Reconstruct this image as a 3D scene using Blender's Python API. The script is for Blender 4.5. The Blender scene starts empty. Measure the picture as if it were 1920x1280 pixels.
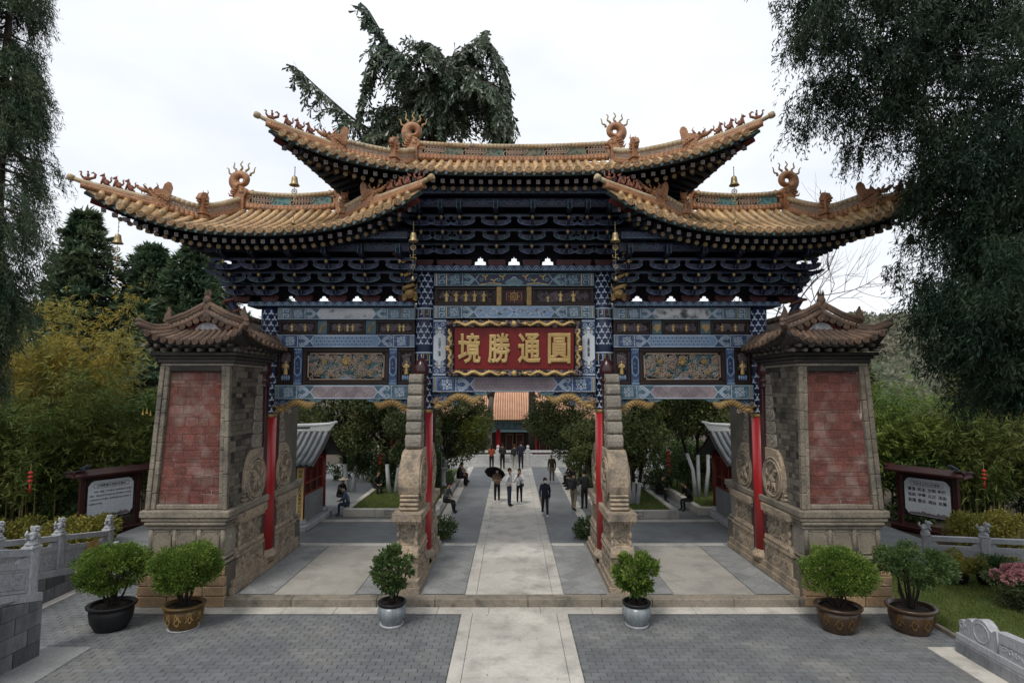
import bpy, math, random
import numpy as np
from mathutils import Vector, Matrix
PI = math.pi
S = bpy.context.scene
COL = S.collection
R = math.radians
random.seed(7)
rng = np.random.default_rng(11)

# ------------------------------------------------------------------ camera, sky, sun, exposure
cam_d = bpy.data.cameras.new('camera')
cam_d.sensor_width = 36
cam_d.lens = 20.0
cam_d.clip_end = 2000
cam = bpy.data.objects.new('camera', cam_d)
COL.objects.link(cam)
cam.location = (-0.065, -17.8, 5.6)
cam.rotation_euler = (R(90) + math.atan(0.0825), 0, 0)
S.camera = cam

SUN_EL, SUN_AZ = R(58), R(205)          # azimuth clockwise from +Y (behind the camera, a little to the left)
world = bpy.data.worlds.new('World')
S.world = world
world.use_nodes = True
wn, wl = world.node_tree.nodes, world.node_tree.links
wn.clear()
w_out = wn.new('ShaderNodeOutputWorld')
w_bg = wn.new('ShaderNodeBackground')
w_sky = wn.new('ShaderNodeTexSky')
w_sky.sky_type = 'NISHITA'
w_sky.sun_disc = False
w_sky.sun_elevation = SUN_EL
w_sky.sun_rotation = SUN_AZ
w_co = wn.new('ShaderNodeTexCoord')
w_no = wn.new('ShaderNodeTexNoise')
w_no.inputs['Scale'].default_value = 2.2
w_no.inputs['Detail'].default_value = 5
w_no.inputs['Roughness'].default_value = .55
w_mp = wn.new('ShaderNodeMapping')
w_mp.inputs['Scale'].default_value = (1, 1, 2.2)
w_rp = wn.new('ShaderNodeValToRGB')
w_rp.color_ramp.elements[0].position = .3
w_rp.color_ramp.elements[0].color = (6.9, 7.3, 8.0, 1)
w_rp.color_ramp.elements[1].position = .6
w_rp.color_ramp.elements[1].color = (8.4, 8.6, 8.9, 1)
w_mx = wn.new('ShaderNodeMixRGB')
w_mx.inputs['Fac'].default_value = .94           # closed cloud deck with a little blue behind it
wl.new(w_co.outputs['Generated'], w_mp.inputs['Vector'])
wl.new(w_mp.outputs['Vector'], w_no.inputs['Vector'])
wl.new(w_no.outputs['Fac'], w_rp.inputs['Fac'])
wl.new(w_sky.outputs['Color'], w_mx.inputs['Color1'])
wl.new(w_rp.outputs['Color'], w_mx.inputs['Color2'])
wl.new(w_mx.outputs['Color'], w_bg.inputs['Color'])
w_bg.inputs['Strength'].default_value = .09
wl.new(w_bg.outputs['Background'], w_out.inputs['Surface'])

sun_d = bpy.data.lights.new('sun', 'SUN')
sun_d.energy = 1.5
sun_d.angle = R(16)
sun_d.color = (1, .95, .88)
sun = bpy.data.objects.new('sun', sun_d)
COL.objects.link(sun)
sun.rotation_euler = (R(90) - SUN_EL, 0, PI - SUN_AZ)
sun.location = (0, -10, 40)

S.view_settings.view_transform = 'Standard'
S.view_settings.look = 'None'
S.view_settings.gamma = 1
S.view_settings.use_curve_mapping = False
S.view_settings.exposure = 0.52
S.render.engine = 'CYCLES'
S.cycles.use_denoising = True
S.cycles.max_bounces = 6
S.cycles.diffuse_bounces = 2
S.cycles.transparent_max_bounces = 4
S.cycles.volume_bounces = 0

# ------------------------------------------------------------------ materials
def mat(name, col, col2=None, rough=.8, var=.25, scale=1.2, bump=.0, bscale=30, objrand=0., fine=.12, spec=.3, metal=0., detail=4, stretch=(1, 1, 1), dirt=None, dscale=.7, dlo=.52, dhi=.68, island=0.):
    m = bpy.data.materials.new(name)
    m.use_nodes = True
    n, l = m.node_tree.nodes, m.node_tree.links
    b = n['Principled BSDF']
    b.inputs['Roughness'].default_value = rough
    b.inputs['Specular IOR Level'].default_value = spec
    b.inputs['Metallic'].default_value = metal
    if col2 is None:
        col2 = tuple(c * (1 - var) for c in col)
    g = n.new('ShaderNodeNewGeometry')
    mp = n.new('ShaderNodeMapping')
    mp.inputs['Scale'].default_value = stretch
    l.new(g.outputs['Position'], mp.inputs['Vector'])
    def noise(sc, det=detail):
        t = n.new('ShaderNodeTexNoise')
        t.inputs['Scale'].default_value = sc
        t.inputs['Detail'].default_value = det
        t.inputs['Roughness'].default_value = .6
        l.new(mp.outputs['Vector'], t.inputs['Vector'])
        return t
    def ramp(src, lo, hi):
        r = n.new('ShaderNodeMapRange')
        r.inputs['From Min'].default_value = lo
        r.inputs['From Max'].default_value = hi
        l.new(src, r.inputs['Value'])
        return r.outputs['Result']
    def mix(f, a, c, mode='MIX'):
        x = n.new('ShaderNodeMixRGB')
        x.blend_type = mode
        for s_, v_ in ((0, f), (1, a), (2, c)):
            if isinstance(v_, (int, float)):
                x.inputs[s_].default_value = v_
            elif isinstance(v_, tuple):
                x.inputs[s_].default_value = (*v_, 1)
            else:
                l.new(v_, x.inputs[s_])
        return x.outputs['Color']
    c = mix(ramp(noise(scale).outputs['Fac'], .35, .65), tuple(col2), tuple(col))
    if fine:
        f2 = n.new('ShaderNodeMapRange')
        f2.inputs['From Min'].default_value = .3
        f2.inputs['From Max'].default_value = .7
        f2.inputs['To Min'].default_value = 1 - fine * 2
        f2.inputs['To Max'].default_value = 1 + fine
        l.new(noise(bscale, 3).outputs['Fac'], f2.inputs['Value'])
        c = mix(1., c, f2.outputs['Result'], 'MULTIPLY')
    if dirt:
        c = mix(ramp(noise(dscale, 7).outputs['Fac'], dlo, dhi), c, tuple(dirt))
    if objrand:
        oi = n.new('ShaderNodeObjectInfo')
        f3 = n.new('ShaderNodeMapRange')
        f3.inputs['To Min'].default_value = 1 - objrand
        f3.inputs['To Max'].default_value = 1 + objrand
        l.new(oi.outputs['Random'], f3.inputs['Value'])
        c = mix(1., c, f3.outputs['Result'], 'MULTIPLY')
    if island:
        f4 = n.new('ShaderNodeMapRange')
        f4.inputs['To Min'].default_value = 1 - island
        f4.inputs['To Max'].default_value = 1 + island
        l.new(g.outputs['Random Per Island'], f4.inputs['Value'])
        c = mix(1., c, f4.outputs['Result'], 'MULTIPLY')
    l.new(c, b.inputs['Base Color'])
    if bump:
        bp = n.new('ShaderNodeBump')
        bp.inputs['Strength'].default_value = bump
        bp.inputs['Distance'].default_value = .02
        l.new(noise(bscale, 6).outputs['Fac'], bp.inputs['Height'])
        l.new(bp.outputs['Normal'], b.inputs['Normal'])
    return m

def leaf_mat(name, col, col2, rough=.6, trans=.25, nscale=.6, island=.35, spec=.25):
    m = bpy.data.materials.new(name)
    m.use_nodes = True
    n, l = m.node_tree.nodes, m.node_tree.links
    b = n['Principled BSDF']
    b.inputs['Roughness'].default_value = rough
    b.inputs['Specular IOR Level'].default_value = spec
    g = n.new('ShaderNodeNewGeometry')
    t = n.new('ShaderNodeTexNoise')
    t.inputs['Scale'].default_value = nscale
    t.inputs['Detail'].default_value = 3
    l.new(g.outputs['Position'], t.inputs['Vector'])
    r = n.new('ShaderNodeMapRange')
    r.inputs['From Min'].default_value = .38
    r.inputs['From Max'].default_value = .62
    l.new(t.outputs['Fac'], r.inputs['Value'])
    x = n.new('ShaderNodeMixRGB')
    x.inputs[1].default_value = (*col, 1)
    x.inputs[2].default_value = (*col2, 1)
    l.new(r.outputs['Result'], x.inputs[0])
    v = n.new('ShaderNodeMapRange')
    v.inputs['To Min'].default_value = 1 - island
    v.inputs['To Max'].default_value = 1 + island
    l.new(g.outputs['Random Per Island'], v.inputs['Value'])
    y = n.new('ShaderNodeMixRGB')
    y.blend_type = 'MULTIPLY'
    y.inputs[0].default_value = 1
    l.new(x.outputs[0], y.inputs[1])
    l.new(v.outputs['Result'], y.inputs[2])
    l.new(y.outputs[0], b.inputs['Base Color'])
    tr = n.new('ShaderNodeBsdfTranslucent')
    l.new(y.outputs[0], tr.inputs['Color'])
    ms = n.new('ShaderNodeMixShader')
    ms.inputs[0].default_value = trans
    l.new(b.outputs[0], ms.inputs[1])
    l.new(tr.outputs[0], ms.inputs[2])
    l.new(ms.outputs[0], n['Material Output'].inputs['Surface'])
    return m

M = {}
def dm(key, *a, **k):
    M[key] = mat(key, *a, **k)
dm('tile', (.56, .37, .17), (.36, .205, .085), rough=.38, spec=.5, objrand=.22, bump=.35, bscale=22, scale=1.8, fine=.22, dirt=(.13, .10, .07), dscale=3.6, dlo=.50, dhi=.68)
dm('tile_end', (.36, .24, .13), (.24, .15, .08), rough=.55, objrand=.25, bump=.4, bscale=40)
dm('terracotta', (.40, .20, .095), (.28, .12, .055), rough=.5, spec=.4, bump=.6, bscale=26, scale=2.5, fine=.22, dirt=(.13, .085, .06), dscale=3.5, dlo=.54, dhi=.74)
dm('terracotta_red', (.26, .105, .06), (.16, .06, .04), rough=.7, bump=.4, bscale=30)
dm('coping', (.50, .42, .29), (.38, .27, .15), rough=.65, bump=.3, bscale=25, dirt=(.15, .12, .09), dscale=2, dlo=.55, dhi=.72)
dm('lattice', (.44, .33, .25), (.33, .24, .18), rough=.7)
dm('lattice_green', (.10, .15, .12), (.16, .15, .1), rough=.6)
dm('lattice_teal', (.10, .24, .24), (.15, .22, .2), rough=.6)
dm('drip', (.055, .085, .08), (.03, .045, .045), rough=.5, objrand=.3)
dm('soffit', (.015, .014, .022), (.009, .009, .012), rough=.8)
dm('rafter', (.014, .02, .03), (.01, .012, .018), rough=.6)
dm('rafter_gold', (.24, .17, .09), (.17, .11, .05), rough=.5, objrand=.15)
dm('rafter_line', (.36, .30, .28), (.28, .22, .2), rough=.6)
dm('hip_red', (.10, .016, .012), (.06, .01, .01), rough=.5)
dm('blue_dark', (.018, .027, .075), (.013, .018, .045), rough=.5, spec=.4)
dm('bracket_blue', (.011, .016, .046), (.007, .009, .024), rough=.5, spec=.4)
dm('blue_mid', (.045, .075, .155), (.032, .055, .115), rough=.5, fine=.2)
dm('blue_pale', (.20, .30, .44), (.14, .22, .34), rough=.55, fine=.2)
dm('blue_line', (.42, .49, .58), (.30, .36, .44), rough=.6)
dm('sky_blue', (.22, .32, .46), (.16, .25, .38), rough=.6, fine=.2)
dm('teal', (.065, .12, .145), (.045, .09, .115), rough=.5)
dm('teal_line', (.24, .37, .40), (.17, .28, .31), rough=.6)
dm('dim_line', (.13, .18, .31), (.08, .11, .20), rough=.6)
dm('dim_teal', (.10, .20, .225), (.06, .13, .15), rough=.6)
dm('mauve', (.30, .25, .26), (.22, .18, .2), rough=.7, fine=.2)
dm('mauve_dark', (.17, .14, .15), (.12, .1, .11), rough=.7)
dm('grey_paint', (.36, .38, .40), (.5, .5, .5), rough=.7, dirt=(.05, .055, .06), dscale=2.6, dlo=.52, dhi=.66)
dm('white_paint', (.62, .66, .70), (.54, .58, .62), rough=.6)
dm('black_ink', (.02, .02, .022), rough=.7)
dm('gold', (.58, .42, .18), (.42, .28, .10), rough=.38, spec=.5, metal=.2, bump=.25, bscale=50)
dm('gold_old', (.40, .27, .11), (.25, .16, .06), rough=.5, metal=.15, bump=.3, bscale=40)
dm('plaque_red', (.185, .010, .010), (.145, .008, .009), rough=.45, spec=.4)
dm('lacquer_red', (.37, .018, .020), (.28, .013, .015), rough=.34, spec=.45, scale=.9, stretch=(3, 3, .6), fine=.06)
dm('lacquer_dark', (.055, .014, .016), (.03, .009, .011), rough=.28, spec=.5, stretch=(3, 3, .5))
dm('dark_wood_and_hollow', (.028, .014, .012), (.016, .009, .008), rough=.45)  # wood; also colours the painted shade inside the hollow ridges
dm('maroon', (.085, .016, .018), (.05, .011, .012), rough=.5)
dm('board_red', (.050, .013, .012), (.032, .009, .009), rough=.4)
dm('bronze', (.40, .31, .16), (.26, .2, .1), rough=.4, metal=.4)
dm('stone', (.38, .295, .205), (.26, .215, .165), rough=.9, bump=.6, bscale=14, scale=1.6, fine=.2, dirt=(.12, .108, .09), dscale=2.6, dlo=.50, dhi=.70)
dm('stone_grey', (.28, .25, .205), (.19, .175, .15), rough=.9, bump=.5, bscale=18, fine=.2, dirt=(.42, .39, .33), dscale=3.5, dlo=.6, dhi=.75)
dm('stone_carved', (.25, .215, .165), (.16, .14, .11), rough=.9, bump=.9, bscale=26)
dm('stone_trim', (.25, .215, .165), (.165, .145, .115), rough=.9, bump=.6, bscale=20, objrand=.18, fine=.2, dirt=(.075, .068, .06), dscale=1.8, dlo=.48, dhi=.72)
dm('stone_warm', (.42, .28, .16), (.32, .22, .13), rough=.95, bump=.7, bscale=16, objrand=.18, dirt=(.17, .13, .1), dscale=1.8, dlo=.5, dhi=.75)
dm('terracotta_old', (.165, .105, .073), (.10, .066, .049), rough=.8, bump=.5, bscale=26, objrand=.2, fine=.2, dirt=(.06, .05, .042), dscale=2.6, dlo=.46, dhi=.68)
dm('brick_red', (.185, .066, .051), (.125, .050, .041), rough=.92, bump=.6, bscale=26, objrand=.2, fine=.25, scale=3, dirt=(.20, .14, .12), dscale=2.2, dlo=.48, dhi=.70)
dm('brick_grey', (.150, .130, .102), (.092, .083, .069), rough=.9, bump=.5, bscale=24, objrand=.4)
dm('brick_black', (.035, .033, .031), (.06, .055, .05), rough=.9, bump=.5, bscale=24, objrand=.4)
dm('mortar', (.17, .085, .07), (.13, .07, .06), rough=.95, bump=.3, dirt=(.40, .33, .30), dscale=1.7, dlo=.55, dhi=.63)
dm('mortar_grey', (.24, .22, .19), (.16, .15, .13), rough=.95, bump=.3)
dm('paver', (.150, .158, .163), (.118, .126, .132), rough=.75, bump=.3, bscale=35, objrand=.12, scale=.7, dirt=(.20, .195, .185), dscale=.6, dlo=.5, dhi=.75)
dm('paver_far', (.150, .158, .163), (.118, .126, .132), rough=.75, bump=.3, bscale=35, island=.12, scale=.7, dirt=(.20, .195, .185), dscale=.6, dlo=.5, dhi=.75)
dm('paver_joint', (.105, .11, .113), rough=.95)
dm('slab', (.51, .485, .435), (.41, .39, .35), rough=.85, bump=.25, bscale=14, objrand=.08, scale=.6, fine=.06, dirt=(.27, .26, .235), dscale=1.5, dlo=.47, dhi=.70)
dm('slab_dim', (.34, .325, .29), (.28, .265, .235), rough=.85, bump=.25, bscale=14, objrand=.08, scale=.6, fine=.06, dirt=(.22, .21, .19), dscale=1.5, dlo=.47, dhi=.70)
dm('slab_grey', (.25, .255, .25), (.19, .195, .195), rough=.8, bump=.3, bscale=20, objrand=.12)
dm('step', (.27, .235, .185), (.19, .165, .13), rough=.95, bump=.7, bscale=15, objrand=.1, dirt=(.085, .08, .07), dscale=2.4, dlo=.48, dhi=.7)
dm('marble', (.36, .37, .385), (.29, .30, .32), rough=.7, bump=.3, bscale=20, stretch=(1, 1, .5), dirt=(.19, .195, .2), dscale=1.4, dlo=.52, dhi=.75)
dm('marble_white', (.58, .58, .56), (.5, .5, .49), rough=.7)
dm('retaining', (.150, .155, .165), (.09, .093, .10), rough=.9, bump=.5, bscale=14, objrand=.42, stretch=(1, 1, .4), dirt=(.23, .23, .23), dscale=1.3, dlo=.5, dhi=.72)
dm('earth', (.07, .055, .038), (.045, .035, .025), rough=1, bump=.6, bscale=20)
dm('lawn', (.045, .075, .016), (.075, .085, .025), rough=1, bump=.6, bscale=40)
dm('soil', (.035, .024, .018), (.02, .014, .011), rough=1, bump=.9, bscale=60)
dm('pond', (.012, .02, .018), rough=.05, spec=.5, fine=0)
dm('bark', (.055, .042, .032), (.03, .024, .02), rough=.95, bump=.9, bscale=18, stretch=(2, 2, .4))
dm('bark_black', (.016, .013, .011), (.026, .021, .017), rough=.95, bump=.7, bscale=30)
dm('bark_grey', (.12, .10, .085), (.07, .06, .05), rough=.95, bump=.7, bscale=16, stretch=(2, 2, .4))
dm('whitewash', (.62, .64, .66), (.48, .5, .52), rough=.9, bump=.4, bscale=25)
dm('cane', (.20, .17, .05), (.12, .11, .035), rough=.5)
dm('pot_glaze', (.22, .245, .26), (.14, .165, .18), rough=.3, spec=.5, stretch=(4, 4, .4), scale=2, dirt=(.10, .10, .09), dscale=6, dlo=.56, dhi=.72)
dm('pot_black', (.012, .012, .013), rough=.5)
dm('pot_brown', (.075, .042, .022), (.045, .026, .015), rough=.32, spec=.5)
dm('pot_gold', (.125, .075, .022), (.085, .05, .016), rough=.38, dirt=(.05, .035, .02), dscale=5, dlo=.5, dhi=.7)
dm('roof_grey', (.32, .345, .36), (.24, .26, .27), rough=.7, objrand=.12, bump=.2)
dm('roof_grey_dark', (.10, .11, .115), (.07, .075, .08), rough=.8)
dm('ridge_white', (.62, .63, .62), (.5, .51, .5), rough=.7)
dm('hall_tile', (.66, .40, .26), (.54, .30, .18), rough=.6, fine=.2)
dm('hall_tile_gap', (.42, .22, .14), (.34, .17, .1), rough=.7)
dm('hall_wall', (.05, .03, .028), (.03, .02, .02), rough=.8)
dm('hall_blue', (.09, .15, .17), (.05, .09, .11), rough=.7)
dm('kiosk_red', (.20, .028, .02), (.13, .018, .014), rough=.4)
dm('banner_yellow', (.62, .45, .20), (.54, .38, .16), rough=.6)
dm('brick_wall_pale', (.22, .23, .235), (.17, .175, .18), rough=.9)
dm('lantern_red', (.45, .045, .025), (.35, .03, .02), rough=.6)
dm('sign_yellow', (.52, .33, .11), rough=.5)
dm('skin', (.42, .25, .17), (.36, .21, .14), rough=.6, fine=.05)
dm('mask_white', (.72, .74, .78), rough=.8)
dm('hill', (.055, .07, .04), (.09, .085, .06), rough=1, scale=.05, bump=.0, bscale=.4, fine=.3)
dm('glass_panel', (.12, .15, .2), rough=.2)
for k_, c_ in dict(c_white=(.66, .67, .70), c_black=(.012, .012, .014), c_navy=(.022, .026, .05), c_khaki=(.27, .225, .165), c_brown=(.13, .085, .055), c_orange=(.34, .075, .03), c_olive=(.05, .052, .04), c_grey=(.10, .105, .11), c_jean=(.04, .055, .09), c_maroon=(.10, .022, .022), c_beige=(.40, .34, .27), c_plaid=(.10, .075, .05), c_cream=(.48, .46, .42), c_darkgrey=(.03, .031, .034), hair=(.012, .010, .009), hair_brown=(.05, .03, .02), c_blue=(.10, .14, .22)).items():
    dm(k_, c_, rough=.85, var=.3, scale=9, fine=.1)

# ------------------------------------------------------------------ mesh builder
class MB:
    def __init__(s):
        s.v, s.f, s.m, s.sm = [], [], [], []
    def add(s, vs, fs, m=0, sm=False):
        o = len(s.v)
        s.v += [tuple(p) for p in vs]
        for f in fs:
            s.f.append(tuple(i + o for i in f))
            s.m.append(m)
            s.sm.append(sm)
    def box(s, c, d, m=0, T=None):
        x, y, z = d[0] / 2, d[1] / 2, d[2] / 2
        vs = [Vector((a * x, b * y, e * z)) for a in (-1, 1) for b in (-1, 1) for e in (-1, 1)]
        vs = [(T @ p if T else p) + Vector(c) for p in vs]
        s.add(vs, [(0, 1, 3, 2), (4, 6, 7, 5), (0, 4, 5, 1), (2, 3, 7, 6), (0, 2, 6, 4), (1, 5, 7, 3)], m)
    def cbox(s, c, d, ch=.015, m=0, T=None):
        """box with chamfered edges"""
        hx, hy, hz = d[0] / 2, d[1] / 2, d[2] / 2
        vs, idx = [], {}
        for a in (-1, 1):
            for b in (-1, 1):
                for e in (-1, 1):
                    for k in range(3):
                        p = [a * hx, b * hy, e * hz]
                        for j in range(3):
                            if j != k:
                                p[j] -= (a, b, e)[j] * ch
                        idx[(a, b, e, k)] = len(vs)
                        p = Vector(p)
                        vs.append((T @ p if T else p) + Vector(c))
        fs = []
        sg = (-1, 1)
        for k in range(3):
            for q in sg:
                o = []
                for a, b in ((-1, -1), (1, -1), (1, 1), (-1, 1)):
                    t = [a, b]
                    t.insert(k, q)
                    o.append(idx[(*t, k)])
                fs.append(o if (q > 0) != (k == 1) else o[::-1])
        for k in range(3):
            j1, j2 = [j for j in range(3) if j != k]
            for a in sg:
                for b in sg:
                    o = []
                    for t, fa in ((-1, j1), (1, j1), (1, j2), (-1, j2)):
                        q = [0, 0, 0]
                        q[k], q[j1], q[j2] = t, a, b
                        o.append(idx[(*q, fa)])
                    fs.append(o)
        for a in sg:
            for b in sg:
                for e in sg:
                    fs.append([idx[(a, b, e, k)] for k in range(3)])
        s.add(vs, fs, m)
    def prism(s, poly, t0, t1, ax='y', m=0, T=None, m_side=None):
        """polygon in the plane across ax, extruded from t0 to t1"""
        def P(u, w, t):
            p = Vector((u, t, w)) if ax == 'y' else Vector((t, u, w)) if ax == 'x' else Vector((u, w, t))
            return T @ p if T else p
        n = len(poly)
        vs = [P(u, w, t0) for u, w in poly] + [P(u, w, t1) for u, w in poly]
        s.add(vs, [tuple(range(n)), tuple(range(2 * n - 1, n - 1, -1))], m)
        o = len(s.v) - 2 * n
        for i in range(n):
            j = (i + 1) % n
            s.f.append((o + i, o + j, o + n + j, o + n + i))
            s.m.append(m if m_side is None else m_side)
            s.sm.append(False)
    def tube(s, pts, rad, n=8, m=0, cap=True, sm=True, flat=None, a0=0, a1=2 * PI):
        pts = [Vector(p) for p in pts]
        if not hasattr(rad, '__len__'):
            rad = [rad] * len(pts)
        full = abs(a1 - a0 - 2 * PI) < 1e-6
        up = Vector((0, 0, 1))
        vs = []
        k = n if full else n + 1
        side = None
        for i, p in enumerate(pts):
            t = (pts[min(i + 1, len(pts) - 1)] - pts[max(i - 1, 0)])
            t = t.normalized() if t.length > 1e-9 else Vector((0, 0, 1))
            if side is None:
                side = t.cross(up)
                if side.length < 1e-3:
                    side = Vector((1, 0, 0))
            side = (side - t * side.dot(t))
            side.normalize()
            w = side.cross(t)
            for j in range(k):
                a = a0 + (a1 - a0) * j / n
                vs.append(p + side * (math.cos(a) * rad[i]) + w * (math.sin(a) * rad[i] * (flat or 1)))
        fs = []
        for i in range(len(pts) - 1):
            for j in range(n):
                j2 = (j + 1) % n if full else j + 1
                fs.append((i * k + j, i * k + j2, (i + 1) * k + j2, (i + 1) * k + j))
        s.add(vs, fs, m, sm)
        if cap:
            o = len(s.v) - len(vs)
            for f in (tuple(o + j for j in range(k))[::-1], tuple(o + (len(pts) - 1) * k + j for j in range(k))):
                s.f.append(f)
                s.m.append(m)
                s.sm.append(False)
    def lathe(s, prof, n=16, c=(0, 0, 0), m=0, T=None, sx=1, sy=1, sm=True):
        vs = []
        for r, z in prof:
            for j in range(n):
                a = 2 * PI * j / n
                p = Vector((r * math.cos(a) * sx, r * math.sin(a) * sy, z))
                vs.append((T @ p if T else p) + Vector(c))
        fs = [(i * n + j, i * n + (j + 1) % n, (i + 1) * n + (j + 1) % n, (i + 1) * n + j) for i in range(len(prof) - 1) for j in range(n)]
        s.add(vs, fs, m, sm)
        o = len(s.v) - len(vs)
        for f in (tuple(o + j for j in range(n))[::-1], tuple(o + (len(prof) - 1) * n + j for j in range(n))):
            s.f.append(f)
            s.m.append(m)
            s.sm.append(False)
    def ell(s, c, r, m=0, nu=8, nv=5, T=None):
        if not hasattr(r, '__len__'):
            r = (r, r, r)
        vs = []
        for i in range(nv + 1):
            ph = PI * i / nv
            for j in range(nu):
                a = 2 * PI * j / nu
                p = Vector((r[0] * math.sin(ph) * math.cos(a), r[1] * math.sin(ph) * math.sin(a), r[2] * math.cos(ph)))
                vs.append((T @ p if T else p) + Vector(c))
        fs = [(i * nu + j, (i + 1) * nu + j, (i + 1) * nu + (j + 1) % nu, i * nu + (j + 1) % nu) for i in range(nv) for j in range(nu)]
        s.add(vs, fs, m, True)
    def ribbon(s, pts, w, F, m=0, h=.004, closed=False):
        """paint line of width w along pts, laid on a surface by F(u, v, h)"""
        P = [Vector((p[0], p[1])) for p in pts]
        n = len(P)
        vs = []
        for i in range(n):
            a = P[(i - 1) % n] if (closed or i > 0) else P[i]
            b = P[(i + 1) % n] if (closed or i < n - 1) else P[i]
            d1, d2 = P[i] - a, b - P[i]
            if d1.length < 1e-9: d1 = d2
            if d2.length < 1e-9: d2 = d1
            d1, d2 = d1.normalized(), d2.normalized()
            t = d1 + d2
            t = t.normalized() if t.length > .2 else d1
            nn = Vector((-t.y, t.x))
            k = w / 2 / max(.5, abs(nn.dot(Vector((-d1.y, d1.x)))))
            vs += [F(P[i].x + nn.x * k, P[i].y + nn.y * k, h), F(P[i].x - nn.x * k, P[i].y - nn.y * k, h)]
        fs = [(2 * i, 2 * i + 1, 2 * ((i + 1) % n) + 1, 2 * ((i + 1) % n)) for i in range(n if closed else n - 1)]
        s.add(vs, fs, m)
    def patch(s, pts, F, m=0, h=.003):
        s.add([F(u, v, h) for u, v in pts], [tuple(range(len(pts)))], m)
    def mesh(s, name, mats):
        me = bpy.data.meshes.new(name)
        me.from_pydata(s.v, [], s.f)
        for k in mats:
            me.materials.append(M[k] if isinstance(k, str) else k)
        me.polygons.foreach_set('material_index', s.m)
        me.polygons.foreach_set('use_smooth', s.sm)
        me.update()
        return me
    def build(s, name, mats, parent=None, loc=(0, 0, 0), rz=0, kind=None):
        if isinstance(mats, str):
            mats = [mats]
        return link(name, s.mesh(name, mats), parent, loc, rz, kind)

def link(name, me, parent=None, loc=(0, 0, 0), rz=0, kind=None, scale=None, rot=None):
    o = bpy.data.objects.new(name, me)
    COL.objects.link(o)
    o.location = loc
    o.rotation_euler = rot if rot else (0, 0, rz)
    if scale:
        o.scale = scale
    if parent:
        o.parent = parent
    if kind:
        o['kind'] = kind
    return o
def tag(o, label, cat, group=None):
    o['label'] = label
    o['category'] = cat
    if group:
        o['group'] = group
    return o
def thing(name, label, cat, loc=(0, 0, 0), rz=0, group=None):
    o = bpy.data.objects.new(name, None)
    o.empty_display_size = .2
    COL.objects.link(o)
    o.location = loc
    o.rotation_euler = (0, 0, rz)
    return tag(o, label, cat, group)
def empty_part(name, parent, loc=(0, 0, 0), rz=0):
    o = bpy.data.objects.new(name, None)
    o.empty_display_size = .1
    COL.objects.link(o)
    o.parent = parent
    o.location = loc
    o.rotation_euler = (0, 0, rz)
    return o
KIDS = {}
def copy_tree(o, parent=None, loc=None, rz=None, label=None, scale=None):
    c = o.copy()
    COL.objects.link(c)
    c.parent = parent
    if loc is not None: c.location = loc
    if rz is not None: c.rotation_euler = (0, 0, rz)
    if scale is not None: c.scale = scale
    if label: c['label'] = label
    for ch in list(o.children):
        copy_tree(ch, c)
    return c

def spiral(cx, cy, r0, r1, a0, turns, n=14):
    return [(cx + (r0 + (r1 - r0) * i / n) * math.cos(a0 + turns * 2 * PI * i / n), cy + (r0 + (r1 - r0) * i / n) * math.sin(a0 + turns * 2 * PI * i / n)) for i in range(n + 1)]
def ring(cx, cy, r, n=12):
    return [(cx + r * math.cos(2 * PI * i / n), cy + r * math.sin(2 * PI * i / n)) for i in range(n)]
def arc(cx, cy, r, a0, a1, n=8):
    return [(cx + r * math.cos(a0 + (a1 - a0) * i / n), cy + r * math.sin(a0 + (a1 - a0) * i / n)) for i in range(n + 1)]
def lerp(a, b, t):
    return tuple(a[i] + (b[i] - a[i]) * t for i in range(len(a)))
def catmull(P, n=8):
    P = [Vector(p) for p in P]
    out = []
    for i in range(len(P) - 1):
        p0, p1, p2, p3 = P[max(i - 1, 0)], P[i], P[i + 1], P[min(i + 2, len(P) - 1)]
        for k in range(n):
            t = k / n
            out.append(.5 * ((2 * p1) + (p2 - p0) * t + (2 * p0 - 5 * p1 + 4 * p2 - p3) * t * t + (3 * p1 - p0 - 3 * p2 + p3) * t ** 3))
    out.append(P[-1])
    return out

TEXT = {}
def load_text(keys):
    """lettering as mesh data, all converted in one go: key = (text, size, bold, extrude, bevel)"""
    made = []
    for key in keys:
        txt, size, bold, extrude, bevel = key
        cu = bpy.data.curves.new('lettering', 'FONT')
        cu.body = txt
        cu.size = size
        cu.offset = bold
        cu.extrude = extrude
        cu.bevel_depth = bevel
        cu.resolution_u = 3
        cu.align_x = 'CENTER'
        cu.align_y = 'CENTER'
        o = bpy.data.objects.new('lettering', cu)
        COL.objects.link(o)
        made.append((key, o, cu))
    dg = bpy.context.evaluated_depsgraph_get()
    for key, o, cu in made:
        me = bpy.data.meshes.new_from_object(o.evaluated_get(dg))
        TEXT[key] = ([tuple(v.co) for v in me.vertices], [tuple(p.vertices) for p in me.polygons])
        bpy.data.meshes.remove(me)
    for key, o, cu in made:
        bpy.data.objects.remove(o)
        bpy.data.curves.remove(cu)
def text_mesh(txt, size=1, bold=0., extrude=0., bevel=0.):
    return TEXT[(txt, size, bold, extrude, bevel)]
NAME_CHARS = '境勝通圓'
SIDE_TEXT = {-1: '平西親王　敬建', 1: '大清康熙八年歲次仲春'}
BOARD_L = ('文明敬香文明参访倡议', ['　　爱国、敬香、文明参访佛教圣地的行为准则', '游客、信众应爱护文物古迹, 自觉维护公共秩序,', '不得在寺内大声喧哗, 爱护环境卫生与花草树木', '共建和谐寺院。　　　　　　　　　　　　　　'])
BOARD_R = ('社会主义核心价值观', ['富强 民主 文明 和谐', '自由 平等 公正 法治', '爱国 敬业 诚信 友善'])
BANNER = {-1: '會方什心海機真事明妙諦詩', 1: '圓通寶地常清淨心境自如'}
PAPER = ['开放时间须知', '请勿入内', '文明参观讲究卫生']
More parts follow.
